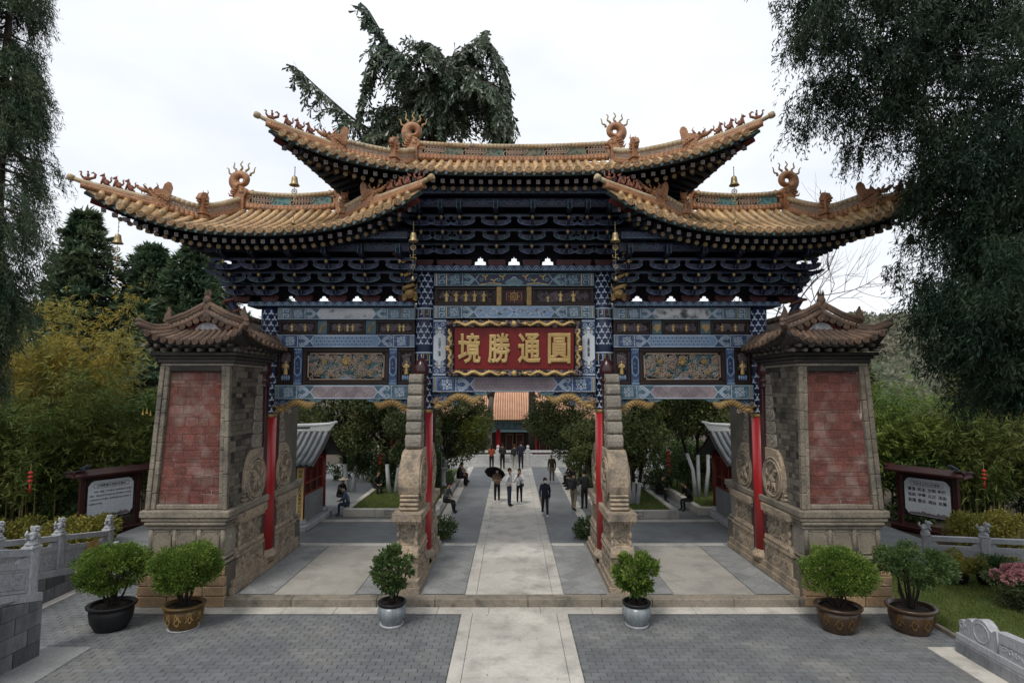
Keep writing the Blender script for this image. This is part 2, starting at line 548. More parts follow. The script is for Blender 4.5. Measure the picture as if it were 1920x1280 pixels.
keys = [(c, 1.0, 0, .004, .032) for c in NAME_CHARS] + [(c, .085, .001, 0., 0.) for t in SIDE_TEXT.values() for c in t if c != '　']
keys += [(t, .105, .0015, 0., 0.) for t in (BOARD_L[0], BOARD_R[0])] + [(t, .072, .001, 0., 0.) for t in BOARD_L[1]] + [(w, .145, .003, 0., 0.) for r in BOARD_R[1] for w in r.split()]
keys += [('小心台阶 注意安全', .045, 0., 0., 0.), ('放生池', .4, 0., 0., 0.)] + [(c, .15, .001, 0., 0.) for t in BANNER.values() for c in t] + [(t, .07, 0., 0., 0.) for t in PAPER]
load_text(sorted(set(keys)))

def np_mesh(name, V, Q, mats, mi=None, smooth=False):
    me = bpy.data.meshes.new(name)
    V = np.ascontiguousarray(V, dtype=np.float32)
    Q = np.ascontiguousarray(Q, dtype=np.int32)
    me.vertices.add(len(V))
    me.vertices.foreach_set('co', V.ravel())
    k = Q.shape[1]
    me.loops.add(Q.size)
    me.loops.foreach_set('vertex_index', Q.ravel())
    me.polygons.add(len(Q))
    me.polygons.foreach_set('loop_start', np.arange(0, Q.size, k, dtype=np.int32))
    for a in mats:
        me.materials.append(M[a] if isinstance(a, str) else a)
    if mi is not None:
        me.polygons.foreach_set('material_index', mi)
    if smooth:
        me.polygons.foreach_set('use_smooth', [True] * len(Q))
    me.update(calc_edges=True)
    me.validate()
    return me
# ------------------------------------------------------------------ ground, plaza, platform, courtyard
def ground_z(x, y):
    if y > 24.4:
        t = min(1, (y - 24.4) / .6)
        z = -.02 - 3.6 * t
        if y > 60:
            z += min(1, (y - 60) / 60) * 3
        return z
    return -.06
mb = MB()
gx = [-900, -300, -120, -60, -30, -15, 0, 15, 30, 60, 120, 300, 900]
gy = [-200, -60, -25, -12, 0, 12, 24.4, 25, 30, 60, 75, 90, 120, 300, 900]
vs = [(x, y, ground_z(x, y)) for y in gy for x in gx]
n_ = len(gx)
mb.add(vs, [(j * n_ + i, j * n_ + i + 1, (j + 1) * n_ + i + 1, (j + 1) * n_ + i) for j in range(len(gy) - 1) for i in range(n_ - 1)])
mb.build('ground', 'earth', kind='structure')
mb = MB()
mb.box((0, 37, -3.2), (60, 24, .1))
mb.build('pond_water', 'pond', kind='structure')

plaza = bpy.data.objects.new('plaza_paving', None)
COL.objects.link(plaza)
plaza['kind'] = 'structure'
mb = MB()
mb.box((-1.5, -6.2, -.045), (27, 15.6, .05))
mb.build('paving_bed', 'paver_joint', plaza)
PATHW = 1.21
def spans(y):
    """runs of brick paving in a course"""
    e = PATHW + .124
    if y > -3.1: return [(-12.03, -9.76)] if y < 1.2 else []
    if y < -4.93: return [(-9.19, -e), (e, 8.94)]
    return [(-12.03, -e), (e, 9.87)]
pv = []
bw, bh = .30, .15
j = 0
y = -7.6
while y < 1.2:
    for x0, x1 in spans(y):
        x = math.floor(x0 / bw) * bw - (bw / 2 if j % 2 else 0)
        while x < x1:
            a, c = max(x, x0), min(x + bw, x1)
            if c - a > .03:
                pv.append(((a + c) / 2, y, c - a))
            x += bw
    y += bh
    j += 1
def paver_mesh(mb, x, y, dz=0., k=.006, w=bw):
    w, h = w / 2 - .002, bh / 2 - .002
    z0, z1 = -.03, dz
    mb.add([(x - w, y - h, z0), (x + w, y - h, z0), (x + w, y + h, z0), (x - w, y + h, z0), (x - w + k, y - h + k, z1), (x + w - k, y - h + k, z1), (x + w - k, y + h - k, z1), (x - w + k, y + h - k, z1)],
           [(4, 5, 6, 7), (0, 1, 5, 4), (1, 2, 6, 5), (2, 3, 7, 6), (3, 0, 4, 7)])
vis = [p for p in pv if p[1] > -6.45 and p[2] > .29]
vis.sort(key=lambda p: (p[1], abs(p[0])))
near = set(vis[:300])
mb = MB()
paver_mesh(mb, 0, 0)
pm = mb.mesh('paver', ['paver'])
for p in vis[:300]:
    o = link('paver', pm, plaza, (p[0], p[1], random.uniform(-.003, .003)))
mb = MB()
for p in pv:
    if p not in near:
        paver_mesh(mb, p[0], p[1], random.uniform(-.003, .003), .006, p[2])
mb.build('paver_field', 'paver_far', plaza, kind='stuff')

def slab(parent, x0, x1, y0, y1, z=0., th=.05, m='slab', name='slab', gap=.009):
    mb = MB()
    mb.cbox((0, 0, -th / 2), (x1 - x0 - gap, y1 - y0 - gap, th), .006)
    return mb.build(name, m, parent, ((x0 + x1) / 2, (y0 + y1) / 2, z + random.uniform(-.002, .002)))
# central stone path, plaza side
y = -7.9
for i in range(6):
    d = .86
    slab(plaza, -PATHW + .16, PATHW - .16, y, min(y + d, -3.06), .003)
    y += d
for s_ in (-1, 1):
    slab(plaza, *sorted((s_ * (PATHW - .16), s_ * (PATHW + .12))), -7.9, -5.3, .003)
    slab(plaza, *sorted((s_ * (PATHW - .16), s_ * (PATHW + .12))), -5.3, -3.06, .003)
x = -9.75
while x < 9.8:                                      # strip in front of the platform step
    slab(plaza, x, x + 1.3, -3.06, -2.66, .004)
    x += 1.3
for i in range(9):                                  # pale outer bands
    y0 = -8.6 + i * .41
    slab(plaza, -10.3, -9.2, y0, y0 + .41, .004, m='slab_grey')
    slab(plaza, -11.5, -10.3, y0, y0 + .41, .004, m='slab_grey')
    slab(plaza, 8.95, 9.95, y0, y0 + .41, .004)
    slab(plaza, 9.95, 11.2, y0, y0 + .41, .004)
for i in range(5):
    slab(plaza, -12.32, -12.04, -4.9 + i * 1.2, -3.7 + i * 1.2, .006)

platform = bpy.data.objects.new('gate_platform', None)
COL.objects.link(platform)
platform['kind'] = 'structure'
PZ = .2
mb = MB()
mb.box((0, .05, .06), (14.9, 5.2, .24))
mb.build('platform_core', 'slab_grey', platform)
x = -7.5
i = 0
while x < 7.45:
    w = min([1.75, 2.2, 1.5, 2.4, 1.9, 1.3, 2.1, 1.7, 2.0][i % 9], 7.5 - x)
    mb = MB()
    mb.cbox((0, 0, 0), (w - .012, .34, .235), .02)
    mb.build('step_stone', 'step', platform, (x + w / 2, -2.50, .09 + random.uniform(-.004, .004)))
    x += w
    i += 1
def clip_poly(P, x0, x1, y0, y1):
    for ax, lim, sg in ((0, x0, 1), (0, x1, -1), (1, y0, 1), (1, y1, -1)):
        out = []
        for i in range(len(P)):
            a, b = P[i - 1], P[i]
            ia, ib = (a[ax] - lim) * sg >= 0, (b[ax] - lim) * sg >= 0
            if ia != ib:
                t = (lim - a[ax]) / (b[ax] - a[ax])
                out.append((a[0] + (b[0] - a[0]) * t, a[1] + (b[1] - a[1]) * t))
            if ib:
                out.append(b)
        P = out
        if not P: return []
    return P
def slab_grid(parent, x0, x1, y0, y1, nx, ny, z, m, skip=0):
    for a in range(nx):
        for b in range(ny):
            slab(parent, x0 + (x1 - x0) * a / nx, x0 + (x1 - x0) * (a + 1) / nx, y0 + (y1 - y0) * b / ny, y0 + (y1 - y0) * (b + 1) / ny, z, m=m)
slab_grid(platform, -1.0, 1.0, -2.32, 2.62, 1, 3, PZ + .012, 'slab')
for s_ in (-1, 1):
    slab_grid(platform, *sorted((s_ * 1.0, s_ * 1.3)), -2.32, 2.62, 1, 2, PZ + .012, 'slab')
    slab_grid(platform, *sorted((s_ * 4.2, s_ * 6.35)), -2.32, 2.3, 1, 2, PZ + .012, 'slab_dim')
    # diagonal grey flags, clipped to their strip
    for a, b in ((1.31, 2.44), (3.16, 4.19), (6.36, 7.3)):
        fl = empty_part('flagging', platform)
        q = .3
        for iy in range(-8, 9):
            for ix in range(-2, 3):
                if (ix + iy) % 2: continue
                cx, cy, h = (a + b) / 2 + ix * q, iy * q, q - .004
                P = [(cx - h, cy), (cx, cy - h), (cx + h, cy), (cx, cy + h)]
                P = clip_poly(P, a + .004, b - .004, -2.3, 2.28)
                if len(P) < 3: continue
                P = [(s_ * px, py) for px, py in P]
                m2 = MB()
                m2.prism(P[::s_], PZ + .0, PZ + .010 + random.uniform(0, .003), 'z')
                m2.build('flagstone', 'slab_grey', fl)
for s_ in (-1, 1):                                   # back edge strips
    slab_grid(platform, *sorted((s_ * 3.2, s_ * 7.3)), 2.32, 2.64, 3, 1, PZ + .012, 'slab')
    slab_grid(platform, *sorted((s_ * 1.31, s_ * 2.44)), 2.32, 2.64, 1, 1, PZ + .012, 'slab')

# courtyard behind the gate: paving too far away to pick apart
def brick_mat(name, c1, c2, mortar, sx, sy):
    m = bpy.data.materials.new(name)
    m.use_nodes = True
    n, l = m.node_tree.nodes, m.node_tree.links
    g = n.new('ShaderNodeNewGeometry')
    b = n.new('ShaderNodeTexBrick')
    b.inputs['Color1'].default_value = (*c1, 1)
    b.inputs['Color2'].default_value = (*c2, 1)
    b.inputs['Mortar'].default_value = (*mortar, 1)
    b.inputs['Scale'].default_value = 1
    b.inputs['Brick Width'].default_value = sx
    b.inputs['Row Height'].default_value = sy
    b.inputs['Mortar Size'].default_value = .008
    l.new(g.outputs['Position'], b.inputs['Vector'])
    t = n.new('ShaderNodeTexNoise')
    t.inputs['Scale'].default_value = .8
    t.inputs['Detail'].default_value = 5
    l.new(g.outputs['Position'], t.inputs['Vector'])
    r = n.new('ShaderNodeMapRange')
    r.inputs['From Min'].default_value = .3
    r.inputs['From Max'].default_value = .7
    r.inputs['To Min'].default_value = .8
    r.inputs['To Max'].default_value = 1.25
    l.new(t.outputs['Fac'], r.inputs['Value'])
    x = n.new('ShaderNodeMixRGB')
    x.blend_type = 'MULTIPLY'
    x.inputs[0].default_value = 1
    l.new(b.outputs['Color'], x.inputs[1])
    l.new(r.outputs['Result'], x.inputs[2])
    l.new(x.outputs[0], n['Principled BSDF'].inputs['Base Color'])
    n['Principled BSDF'].inputs['Roughness'].default_value = .7
    M[name] = m
brick_mat('court_brick', (.16, .17, .176), (.13, .14, .145), (.09, .092, .094), .3, .15)
mb = MB()
mb.box((0, 13.5, .05), (30, 21.7, .1))
court = mb.build('courtyard_paving', 'court_brick', kind='structure')
for i in range(14):
    y0 = 2.7 + i * 1.55
    slab(court, -1.0, 1.0, y0, min(y0 + 1.55, 24.2), .106, .03)
    for s_ in (-1, 1):
        slab(court, *sorted((s_ * 1.0, s_ * 1.3)), y0, min(y0 + 1.55, 24.2), .108, .03)
        slab(court, *sorted((s_ * 2.75, s_ * 3.15)), y0, min(y0 + 1.55, 24.2), .106, .03)
for s_ in (-1, 1):
    slab(court, *sorted((s_ * 3.2, s_ * 9.5)), 2.7, 3.05, .106, .03)
    slab(court, *sorted((s_ * 3.2, s_ * 9.5)), 6.3, 6.75, .106, .03)
# ------------------------------------------------------------------ the gate
gate = thing('memorial_gate', 'large painted wooden memorial gateway with three upturned tiled roofs and red columns', 'gate')
CX1, CX2, CR = 2.80, 7.66, .275

def FY(yf):                         # painting frame on a face that looks towards -Y
    return lambda u, v, h: (u, yf - h, v)
def FC(cx, cy, r):                  # painting frame round a column, u = arc length from the front
    return lambda u, v, h: (cx + (r + h) * math.sin(u / r), cy - (r + h) * math.cos(u / r), v)
def FB(yf, sgn=1):
    return lambda u, v, h: (u, yf + h, v)

# ---- columns
def column(cx, ztop, bands, zr):
    c = empty_part('column', gate)
    mb = MB()
    mb.lathe([(.40, .52), (.40, .60), (.36, .66), (.31, .72), (.30, .76)], 20, (cx, 0, 0))
    mb.build('column_base', 'stone', c)
    mb = MB()
    mb.lathe([(.285, .74), (.275, zr)], 22, (cx, 0, 0))
    mb.build('red_shaft', 'lacquer_red', c)
    mb = MB()
    mb.lathe([(.283, zr + .002), (.283, zr + .10)], 22, (cx, 0, 0), 2)
    mb.lathe([(CR, zr + .11), (CR, ztop)], 24, (cx, 0, 0), 0)
    F = FC(cx, 0, CR)
    half = CR * R(125)
    def in_band(z):
        return any(a - .03 < z < b + .03 for a, b in bands)
    # linked Y pattern
    q = .205
    row = 0
    z = zr + .2
    while z < ztop - .06:
        u = -half + (q / 2 if row % 2 else 0)
        while u < half:
            if not in_band(z) and not in_band(z - .09) and not in_band(z + .09):
                for k in range(3):
                    a = PI / 2 + k * 2 * PI / 3 + (PI if row % 2 == 0 else 0) * 0
                    p = [(u + math.cos(a) * .088 * t, z + math.sin(a) * .088 * t) for t in (0, .5, 1)]
                    mb.ribbon(p, .048, F, 1)
            u += q
        z += q * .866
        row += 1
    for a, b in bands:
        for zz, w in ((a + .02, .045), (b - .02, .045)):
            mb.lathe([(CR + .012, zz - w / 2), (CR + .02, zz), (CR + .012, zz + w / 2)], 24, (cx, 0, 0), 1)
        zc = (a + b) / 2
        hh = (b - a) / 2 - .07
        u = -half
        k = 0
        while u < half:                                    # key fret
            mb.ribbon([(u, zc - hh), (u, zc + hh), (u + .14, zc + hh), (u + .14, zc - hh * .2), (u + .07, zc - hh * .2)], .026, F, 2 if k % 2 else 1)
            u += .2
            k += 1
    mb.build('painted_shaft', ['blue_dark', 'blue_line', 'gold_old'], c)
for s_ in (-1, 1):
    column(s_ * CX1, 9.25, [(7.74, 8.10), (6.28, 6.72)], 4.86)
    column(s_ * CX2, 8.10, [(6.28, 6.72)], 4.72)

# ---- dark square posts clamped before and behind each column
mb = MB()
mb.cbox((0, 0, 3.2), (.30, .24, 5.3), .02)
mb.lathe([(.20, 5.86), (.20, 5.90), (.14, 5.94), (.24, 6.03), (.25, 6.08), (.15, 6.15), (.15, 6.18), (.22, 6.25), (.24, 6.34), (.22, 6.48), (.17, 6.6), (.10, 6.7), (.02, 6.76)], 14)
post_me = mb.mesh('clamp_post', ['lacquer_dark'])
for cx in (-CX2, -CX1, CX1, CX2):
    for sy in (-1, 1):
        link('clamp_post', post_me, gate, (cx + (.03 if abs(cx) < 5 else -.02) * (1 if cx > 0 else -1), sy * .43, -.22))

# ---- drum stones (one built, copied)
def stone_poly(mb, poly, w, m=0, ch=.02):
    """profile in YZ, width w across X, chamfered sides"""
    n = len(poly)
    c = (sum(p[0] for p in poly) / n, sum(p[1] for p in poly) / n)
    def sh(k):
        out = []
        for p in poly:
            d = math.hypot(p[0] - c[0], p[1] - c[1]) or 1
            out.append((p[0] - (p[0] - c[0]) / d * k, p[1] - (p[1] - c[1]) / d * k))
        return out
    rings = [(sh(ch), -w / 2), (poly, -w / 2 + ch), (poly, w / 2 - ch), (sh(ch), w / 2)]
    vs = [(x, p[0], p[1]) for pl, x in rings for p in pl]
    fs = [tuple(range(n))[::-1], tuple(3 * n + i for i in range(n))]
    for k in range(3):
        for i in range(n):
            fs.append((k * n + i, k * n + (i + 1) % n, (k + 1) * n + (i + 1) % n, (k + 1) * n + i))
    mb.add(vs, fs, m)
def relief(mb, F, u0, u1, v0, v1, n, rmin, rmax, m, seed, depth=.03, tubes=True):
    """carved relief: lumps and curling tendrils standing proud of a face"""
    rd = random.Random(seed)
    for _ in range(n):
        u, v = rd.uniform(u0, u1), rd.uniform(v0, v1)
        if tubes and rd.random() < .6:
            r = rd.uniform(rmin, rmax) * 1.4
            sp = spiral(u, v, r, r * .25, rd.uniform(0, 6.28), rd.choice((-1, 1)) * rd.uniform(.7, 1.3), 8)
            sp = [(max(u0, min(u1, a)), max(v0, min(v1, b))) for a, b in sp]
            mb.tube([F(a, b, depth * .5) for a, b in sp], rmin * .55, 5, m)
        else:
            p = F(u, v, 0)
            mb.ell(p, rd.uniform(rmin, rmax) * .8, m, 6, 4)
dsA = empty_part('drum_stone', gate)
FS = lambda w: (lambda s_: (lambda u, v, h: (s_ * (w / 2 + h), u, v)))
mb = MB()
stone_poly(mb, [(-2.36, .2), (.2, .2), (.2, .36), (-2.36, .36)], .84, 0)
stone_poly(mb, [(-2.28, .365), (.2, .365), (.2, .53), (-2.30, .53)], .76, 0)
mb.build('plinth', 'stone', dsA)
mb = MB()
stone_poly(mb, [(-2.05, .535), (-.42, .535), (-.42, .90), (-2.05, .90)], .66, 0)
stone_poly(mb, [(-2.02, .905), (-.42, .905), (-.42, 1.06), (-2.06, 1.02)], .64, 0)
stone_poly(mb, [(-2.10, 1.065), (-.40, 1.065), (-.40, 1.14), (-2.10, 1.14)], .70, 0)
stone_poly(mb, [(-2.04, 1.145), (-.42, 1.145), (-.42, 1.32), (-1.84, 1.32), (-1.96, 1.26)], .64, 0)
for s_ in (-1, 1):
    relief(mb, FS(.66)(s_), -1.95, -.5, .6, .85, 12, .02, .045, 1, 5)
    relief(mb, FS(.64)(s_), -1.9, -.5, .93, 1.02, 14, .015, .03, 1, 6)
    for k in range(12):
        mb.ell((s_ * .32, -1.8 + k * .12, 1.23), (.03, .055, .07), 0, 6, 4)
mb.build('base_block', ['stone', 'stone_carved'], dsA)
mb = MB()
stone_poly(mb, [(-1.82, 1.325), (-.42, 1.325), (-.42, 1.90), (-1.82, 1.90)], .54, 0)
for s_ in (-1, 1):
    relief(mb, FS(.54)(s_), -1.75, -.5, 1.38, 1.86, 40, .03, .06, 1, 7 + s_)
for k in (1.38, 1.62, 1.86):
    for s_ in (-1, 1):
        mb.ell((s_ * .25, -1.84, k - .02), (.05, .06, .1), 0, 6, 5)
relief(mb, lambda u, v, h: (u, -1.82 - h, v), -.16, .16, 1.42, 1.84, 26, .03, .05, 1, 12)
mb.build('carved_waist', ['stone', 'stone_carved'], dsA)
mb = MB()
stone_poly(mb, [(-1.78, 1.905), (-.40, 1.905), (-.40, 2.0), (-2.0, 2.0), (-1.95, 1.96)], .68, 0)
stone_poly(mb, [(-2.06, 2.004), (-.38, 2.004), (-.38, 2.20), (-2.08, 2.20)], .80, 0)
for k in range(9):
    mb.ell((-.32 + k * .08, -1.99, 1.96), (.045, .03, .05), 0, 6, 4)
mb.build('ledge', 'stone', dsA)
mb = MB()
for k in range(4):
    z = 2.205 + k * .115
    stone_poly(mb, [(-1.66 + k * .012, z), (-1.3, z), (-1.3, z + .108), (-1.68 + k * .012, z + .108), (-1.72 + k * .012, z + .055)], .52, 0, .03)
mb.build('ridge_courses', 'stone', dsA)
mb = MB()
P = [(-.40, 2.21), (-1.29, 2.21), (-1.29, 2.67), (-1.62, 2.672), (-1.67, 2.85), (-1.66, 3.1), (-1.60, 3.35), (-1.50, 3.58), (-1.38, 3.74), (-1.22, 3.83), (-.9, 3.86), (-.40, 3.86)]
stone_poly(mb, P, .56, 0, .025)
mb.build('drum', 'stone', dsA)
mb = MB()
for s_ in (-1, 1):
    F = FS(.56)(s_)
    for r_, w_ in ((.60, .035), (.50, .045), (.43, .02)):
        mb.tube([F(a, b, .012) for a, b in ring(-1.0, 3.0, r_, 28)] + [F(-1.0 + r_, 3.0, .012)], w_, 5, 0, cap=False)
    for k in range(44):
        a = 2 * PI * k / 44
        mb.ell(F(-1.0 + .555 * math.cos(a), 3.0 + .555 * math.sin(a), 0), .028, 1, 5, 4)
    # galloping beast inside the ring
    rd = random.Random(3)
    mb.ell(F(-1.0, 2.98, .02), (.06, .22, .12), 0, 8, 5)
    mb.ell(F(-1.18, 3.16, .03), (.05, .09, .11), 0, 7, 5)
    mb.ell(F(-1.26, 3.24, .03), (.05, .10, .05), 0, 7, 5)
    mb.tube([F(-.8, 3.04, .03), F(-.68, 3.14, .04), F(-.7, 3.26, .03)], [.03, .04, .02], 5, 0)
    for dx, ex in ((-.15, -.1), (-.08, .03), (.1, .04), (.16, .14)):
        mb.tube([F(-1.0 + dx, 2.9, .03), F(-1.0 + dx + ex * .5, 2.78, .04), F(-1.0 + dx + ex, 2.66, .03)], [.045, .032, .025], 5, 0)
    for k in range(46):
        a, rr = rd.uniform(0, 6.28), rd.uniform(.2, .4)
        u, v = -1.0 + rr * math.cos(a), 3.0 + rr * math.sin(a)
        mb.tube([F(p, q_, .01) for p, q_ in spiral(u, v, .06, .02, rd.uniform(0, 6), rd.choice((-.8, .8)), 5)], .014, 4, 1)
    relief(mb, F, -1.62, -1.3, 2.7, 2.9, 10, .02, .04, 1, 21)
mb.build('medallion', ['stone', 'stone_carved'], dsA)
# stacked scroll lumps climbing the post
mb = MB()
z, yb = 3.87, -1.14
for k, h in enumerate((.40, .37, .36, .40, .34, .30)):
    yy = yb + k * .055
    w = .46 - k * .012
    stone_poly(mb, [(-.40, z), (yy + .03, z), (yy - .035, z + h * .18), (yy - .045, z + h * .5), (yy - .02, z + h * .82), (yy + .05, z + h - .012), (-.40, z + h - .006)], w, 0, .02)
    for s_ in (-1, 1):
        F = FS(w)(s_)
        mb.tube([F(a, b, .0) for a, b in spiral(yy + .16, z + h * .5, h * .33, .03, PI, -1.2, 12)], .022, 5, 0)
        mb.tube([F(a, b, .0) for a, b in spiral(-.62, z + h * .6, h * .4, .05, 0, .8, 10)], .02, 5, 0)
    z += h
mb.build('scroll_stack', 'stone_grey', dsA)
for cx in (-CX2, -CX1, CX1, CX2):
    for sy in (0, PI):
        if cx == -CX2 and sy == 0:
            dsA.location = (cx - .13, 0, 0)
            continue
        copy_tree(dsA, gate, (cx + math.copysign(.13, cx), 0, 0), sy)

# ---- beams with painted decoration
def cross_flower(mb, cx, cz, r, F, m):
    for k in range(4):
        a = k * PI / 2
        ca, sa = math.cos(a), math.sin(a)
        mb.ribbon([(cx, cz), (cx + ca * r * .55, cz + sa * r * .55)], r * .3, F, m)
        mb.ribbon([(cx + ca * r * .5 - sa * r * .35, cz + sa * r * .5 + ca * r * .35), (cx + ca * r * .8, cz + sa * r * .8), (cx + ca * r * .5 + sa * r * .35, cz + sa * r * .5 - ca * r * .35)], r * .14, F, m)
        b = a + PI / 4
        mb.ribbon(spiral(cx + math.cos(b) * r * .72, cz + math.sin(b) * r * .72, r * .3, r * .08, b, 1.1, 10), r * .12, F, m)
def cloud(mb, cx, cz, w, h, F, m, d=1):
    for k, s_ in enumerate((1, .74, .46)):
        pts = [(cx - d * w * .5 * s_, cz - h * .5 * s_), (cx - d * w * .1 * s_, cz - h * .46 * s_), (cx + d * w * .2 * s_, cz - h * .3 * s_), (cx + d * w * .5 * s_, cz), (cx + d * w * .2 * s_, cz + h * .3 * s_), (cx - d * w * .1 * s_, cz + h * .46 * s_), (cx - d * w * .5 * s_, cz + h * .5 * s_)]
        mb.ribbon(pts, h * .07, F, m)
    for s_ in (-1, 1):
        mb.ribbon(spiral(cx - d * w * .32, cz + s_ * h * .26, h * .18, h * .05, 0, s_ * 1.3, 10), h * .06, F, m)
def fret(mb, x0, x1, z0, z1, F, m, q=.16, w=.022):
    x = x0
    k = 0
    while x < x1:
        for s_ in (1,):
            for t in range(4):
                o = t * q * .5
                a = (x + o, z0 + .02 if k % 2 else z1 - .02)
                L = (z1 - z0) - .04 - o * .5
                b = (a[0] + L, a[1] + (L if k % 2 else -L))
                if b[0] < x1 + .02:
                    mb.ribbon([a, b], w, F, m)
        x += q * 2.1
        k += 1
def beam(x0, x1, z0, z1, yf, style, depth=.44, parent=None):
    mb = MB()
    zc, h = (z0 + z1) / 2, z1 - z0
    L = x1 - x0
    mb.cbox(((x0 + x1) / 2, yf + depth / 2, zc), (L, depth, h), .03)
    F = FY(yf)
    # mats: 0 body 1 pale 2 line 3 gold 4 centre 5 centre line 6 teal
    e = h * 1.15
    for s_ in (-1, 1):
        xe = x0 if s_ < 0 else x1
        X = lambda d: xe - s_ * d
        for d, mm in ((.05, 1), (.10, 3), (.15, 1)):
            mb.ribbon([(X(d), z0 + .03), (X(d), z1 - .03)], .03, F, mm)
        if style in ('key', 'night', 'dragon'):
            for r_ in range(2):
                zz = zc + (r_ - .5) * h * .42
                mb.ribbon([(X(.2), zz - h * .15), (X(.2), zz + h * .15), (X(.36), zz + h * .15), (X(.36), zz - h * .06), (X(.27), zz - h * .06)], .026, F, 2)
            mb.ribbon([(X(.42), z0 + .03), (X(.42), z1 - .03)], .022, F, 3)
        cross_flower(mb, X(.2 + (.24 if style in ('key', 'night', 'dragon') else 0) + e * .5), zc, h * .40, F, 2)
        xe2 = .2 + (.24 if style in ('key', 'night', 'dragon') else 0) + e
        mb.ribbon([(X(xe2), z0 + .03), (X(xe2), z1 - .03)], .022, F, 2)
        cloud(mb, X(xe2 + h * .5), zc, h * .8, h * .86, F, 2, -s_ if s_ > 0 else 1)
    c0 = x0 + .2 + (.24 if style in ('key', 'night', 'dragon') else 0) + e + h * .95
    c1 = x1 - (c0 - x0)
    k = h * .32
    cen = [(c0, zc), (c0 + k, z0 + .03), (c1 - k, z0 + .03), (c1, zc), (c1 - k, z1 - .03), (c0 + k, z1 - .03)]
    mb.patch(cen, F, 4, .0025)
    mb.ribbon(cen, .026, F, 2, .005, True)
    F5 = FY(yf - .003)
    rd = random.Random(int(abs(x0) * 100 + z0 * 10))
    for zz in (z0 + .022, z1 - .022):
        mb.ribbon([(x0 + .02, zz), (x1 - .02, zz)], .016, F, 2)
    for s_ in (-1, 1):                              # small scrolls fill the ends of the beam
        xe = x0 if s_ < 0 else x1
        for _ in range(26):
            u, v = xe - s_ * rd.uniform(.2, c0 - x0 - .05), rd.uniform(z0 + .06, z1 - .06)
            mb.ribbon(spiral(u, v, .05, .012, rd.uniform(0, 6), rd.choice((-1, 1)), 7), .011, FY(yf + .0015), 1)
    if style == 'fret':
        fret(mb, c0 + k * .4, c1 - h * .7, z0 + .04, z1 - .04, F5, 5)
    elif style == 'dots':
        nx = int((c1 - c0 - 2 * k) / .13)
        for i in range(nx):
            for j in range(3):
                u, v = c0 + k + i * .13 + (j % 2) * .065, z0 + h * (.25 + .25 * j)
                mb.patch([(u - .018, v), (u, v - .03), (u + .018, v), (u, v + .03)], F5, 6)
                mb.ribbon(arc(u, v, .055, PI * .1, PI * .9, 5), .014, F5, 5)
    elif style == 'hex':
        nx = int((c1 - c0 - 2 * k) / .12)
        for i in range(nx):
            for j in range(4):
                u, v = c0 + k + i * .12 + (j % 2) * .06, z0 + h * (.17 + .22 * j)
                mb.ribbon(ring(u, v, .05, 6), .010, F5, 5, closed=True)
    elif style == 'dragon':
        mid = (x0 + x1) / 2
        for s_ in (-1, 1):
            cxx = mid + s_ * (c1 - c0) * .26
            pts = [(cxx + (i / 20 - .5) * (c1 - c0) * .34, zc + math.sin(i * .75) * h * .2) for i in range(21)]
            mb.ribbon(pts, .05, F5, 5)
            for p in pts[::2]:
                mb.ribbon(spiral(p[0], p[1], .07, .02, rd.uniform(0, 6), .8, 7), .018, F5, 5)
            for _ in range(16):
                mb.ribbon(spiral(cxx + rd.uniform(-.5, .5), zc + rd.uniform(-.3, .3) * h, .05, .015, rd.uniform(0, 6), 1, 6), .013, F5, 5)
        mb.ribbon([(mid - .2, z0 + .03), (mid, zc), (mid - .2, z1 - .03)], .05, F5, 2)
        mb.ribbon([(mid + .2, z0 + .03), (mid, zc), (mid + .2, z1 - .03)], .05, F5, 2)
    elif style == 'night':
        mid = (x0 + x1) / 2
        mb.ribbon(arc(mid, zc - h * .02, h * .2, 0, PI, 10), .03, F5, 5)
        for k2 in range(5):
            mb.ribbon(arc(mid, z0 - h * .25, h * (.42 + .1 * k2), PI * .2, PI * .8, 10), .022, F5, 6 if k2 % 2 else 2)
        for i in range(3):
            for s_ in (-1, 1):
                u, v = mid + s_ * (.36 + i * .27), zc + (.2 - .3 * (i % 2)) * h
                mb.ell((u, yf - .01, v), (.05, .02, .035), 3, 6, 4)
                mb.ribbon([(u - .10, v + .05), (u, v), (u + .09, v + .07)], .03, F5, 3)
                mb.ribbon([(u, v), (u + .02, v - .10)], .025, F5, 3)
                mb.ribbon(spiral(u + s_ * .12, v - .1, .07, .02, 0, 1.1, 8), .014, F5, 2)
        for s_ in (-1, 1):
            mb.ribbon([(mid + s_ * .4, z0 + .07), (mid + s_ * .75, z0 + .10), (mid + s_ * 1.05, z0 + .05)], .022, F5, 3)
    mats = {'fret': ['teal', 'blue_pale', 'blue_line', 'gold_old', 'mauve', 'mauve_dark', 'teal'],
            'hex': ['blue_mid', 'blue_pale', 'blue_line', 'gold', 'mauve', 'mauve_dark', 'teal'],
            'dots': ['blue_mid', 'blue_pale', 'blue_line', 'gold_old', 'blue_pale', 'blue_line', 'blue_dark'],
            'dragon': ['teal', 'blue_pale', 'blue_line', 'gold', 'sky_blue', 'blue_line', 'blue_dark'],
            'night': ['blue_dark', 'blue_pale', 'teal_line', 'gold', 'blue_dark', 'blue_line', 'teal_line'],
            'key': ['teal', 'blue_pale', 'blue_line', 'gold_old', 'grey_paint', 'black_ink', 'teal']}[style]
    return mb.build('painted_beam', mats, parent or gate)
beam(-2.53, 2.53, 8.78, 9.20, -.23, 'night')
beam(-2.53, 2.53, 7.77, 8.17, -.23, 'dragon')
beam(-2.53, 2.53, 5.49, 5.96, -.26, 'hex', .5)
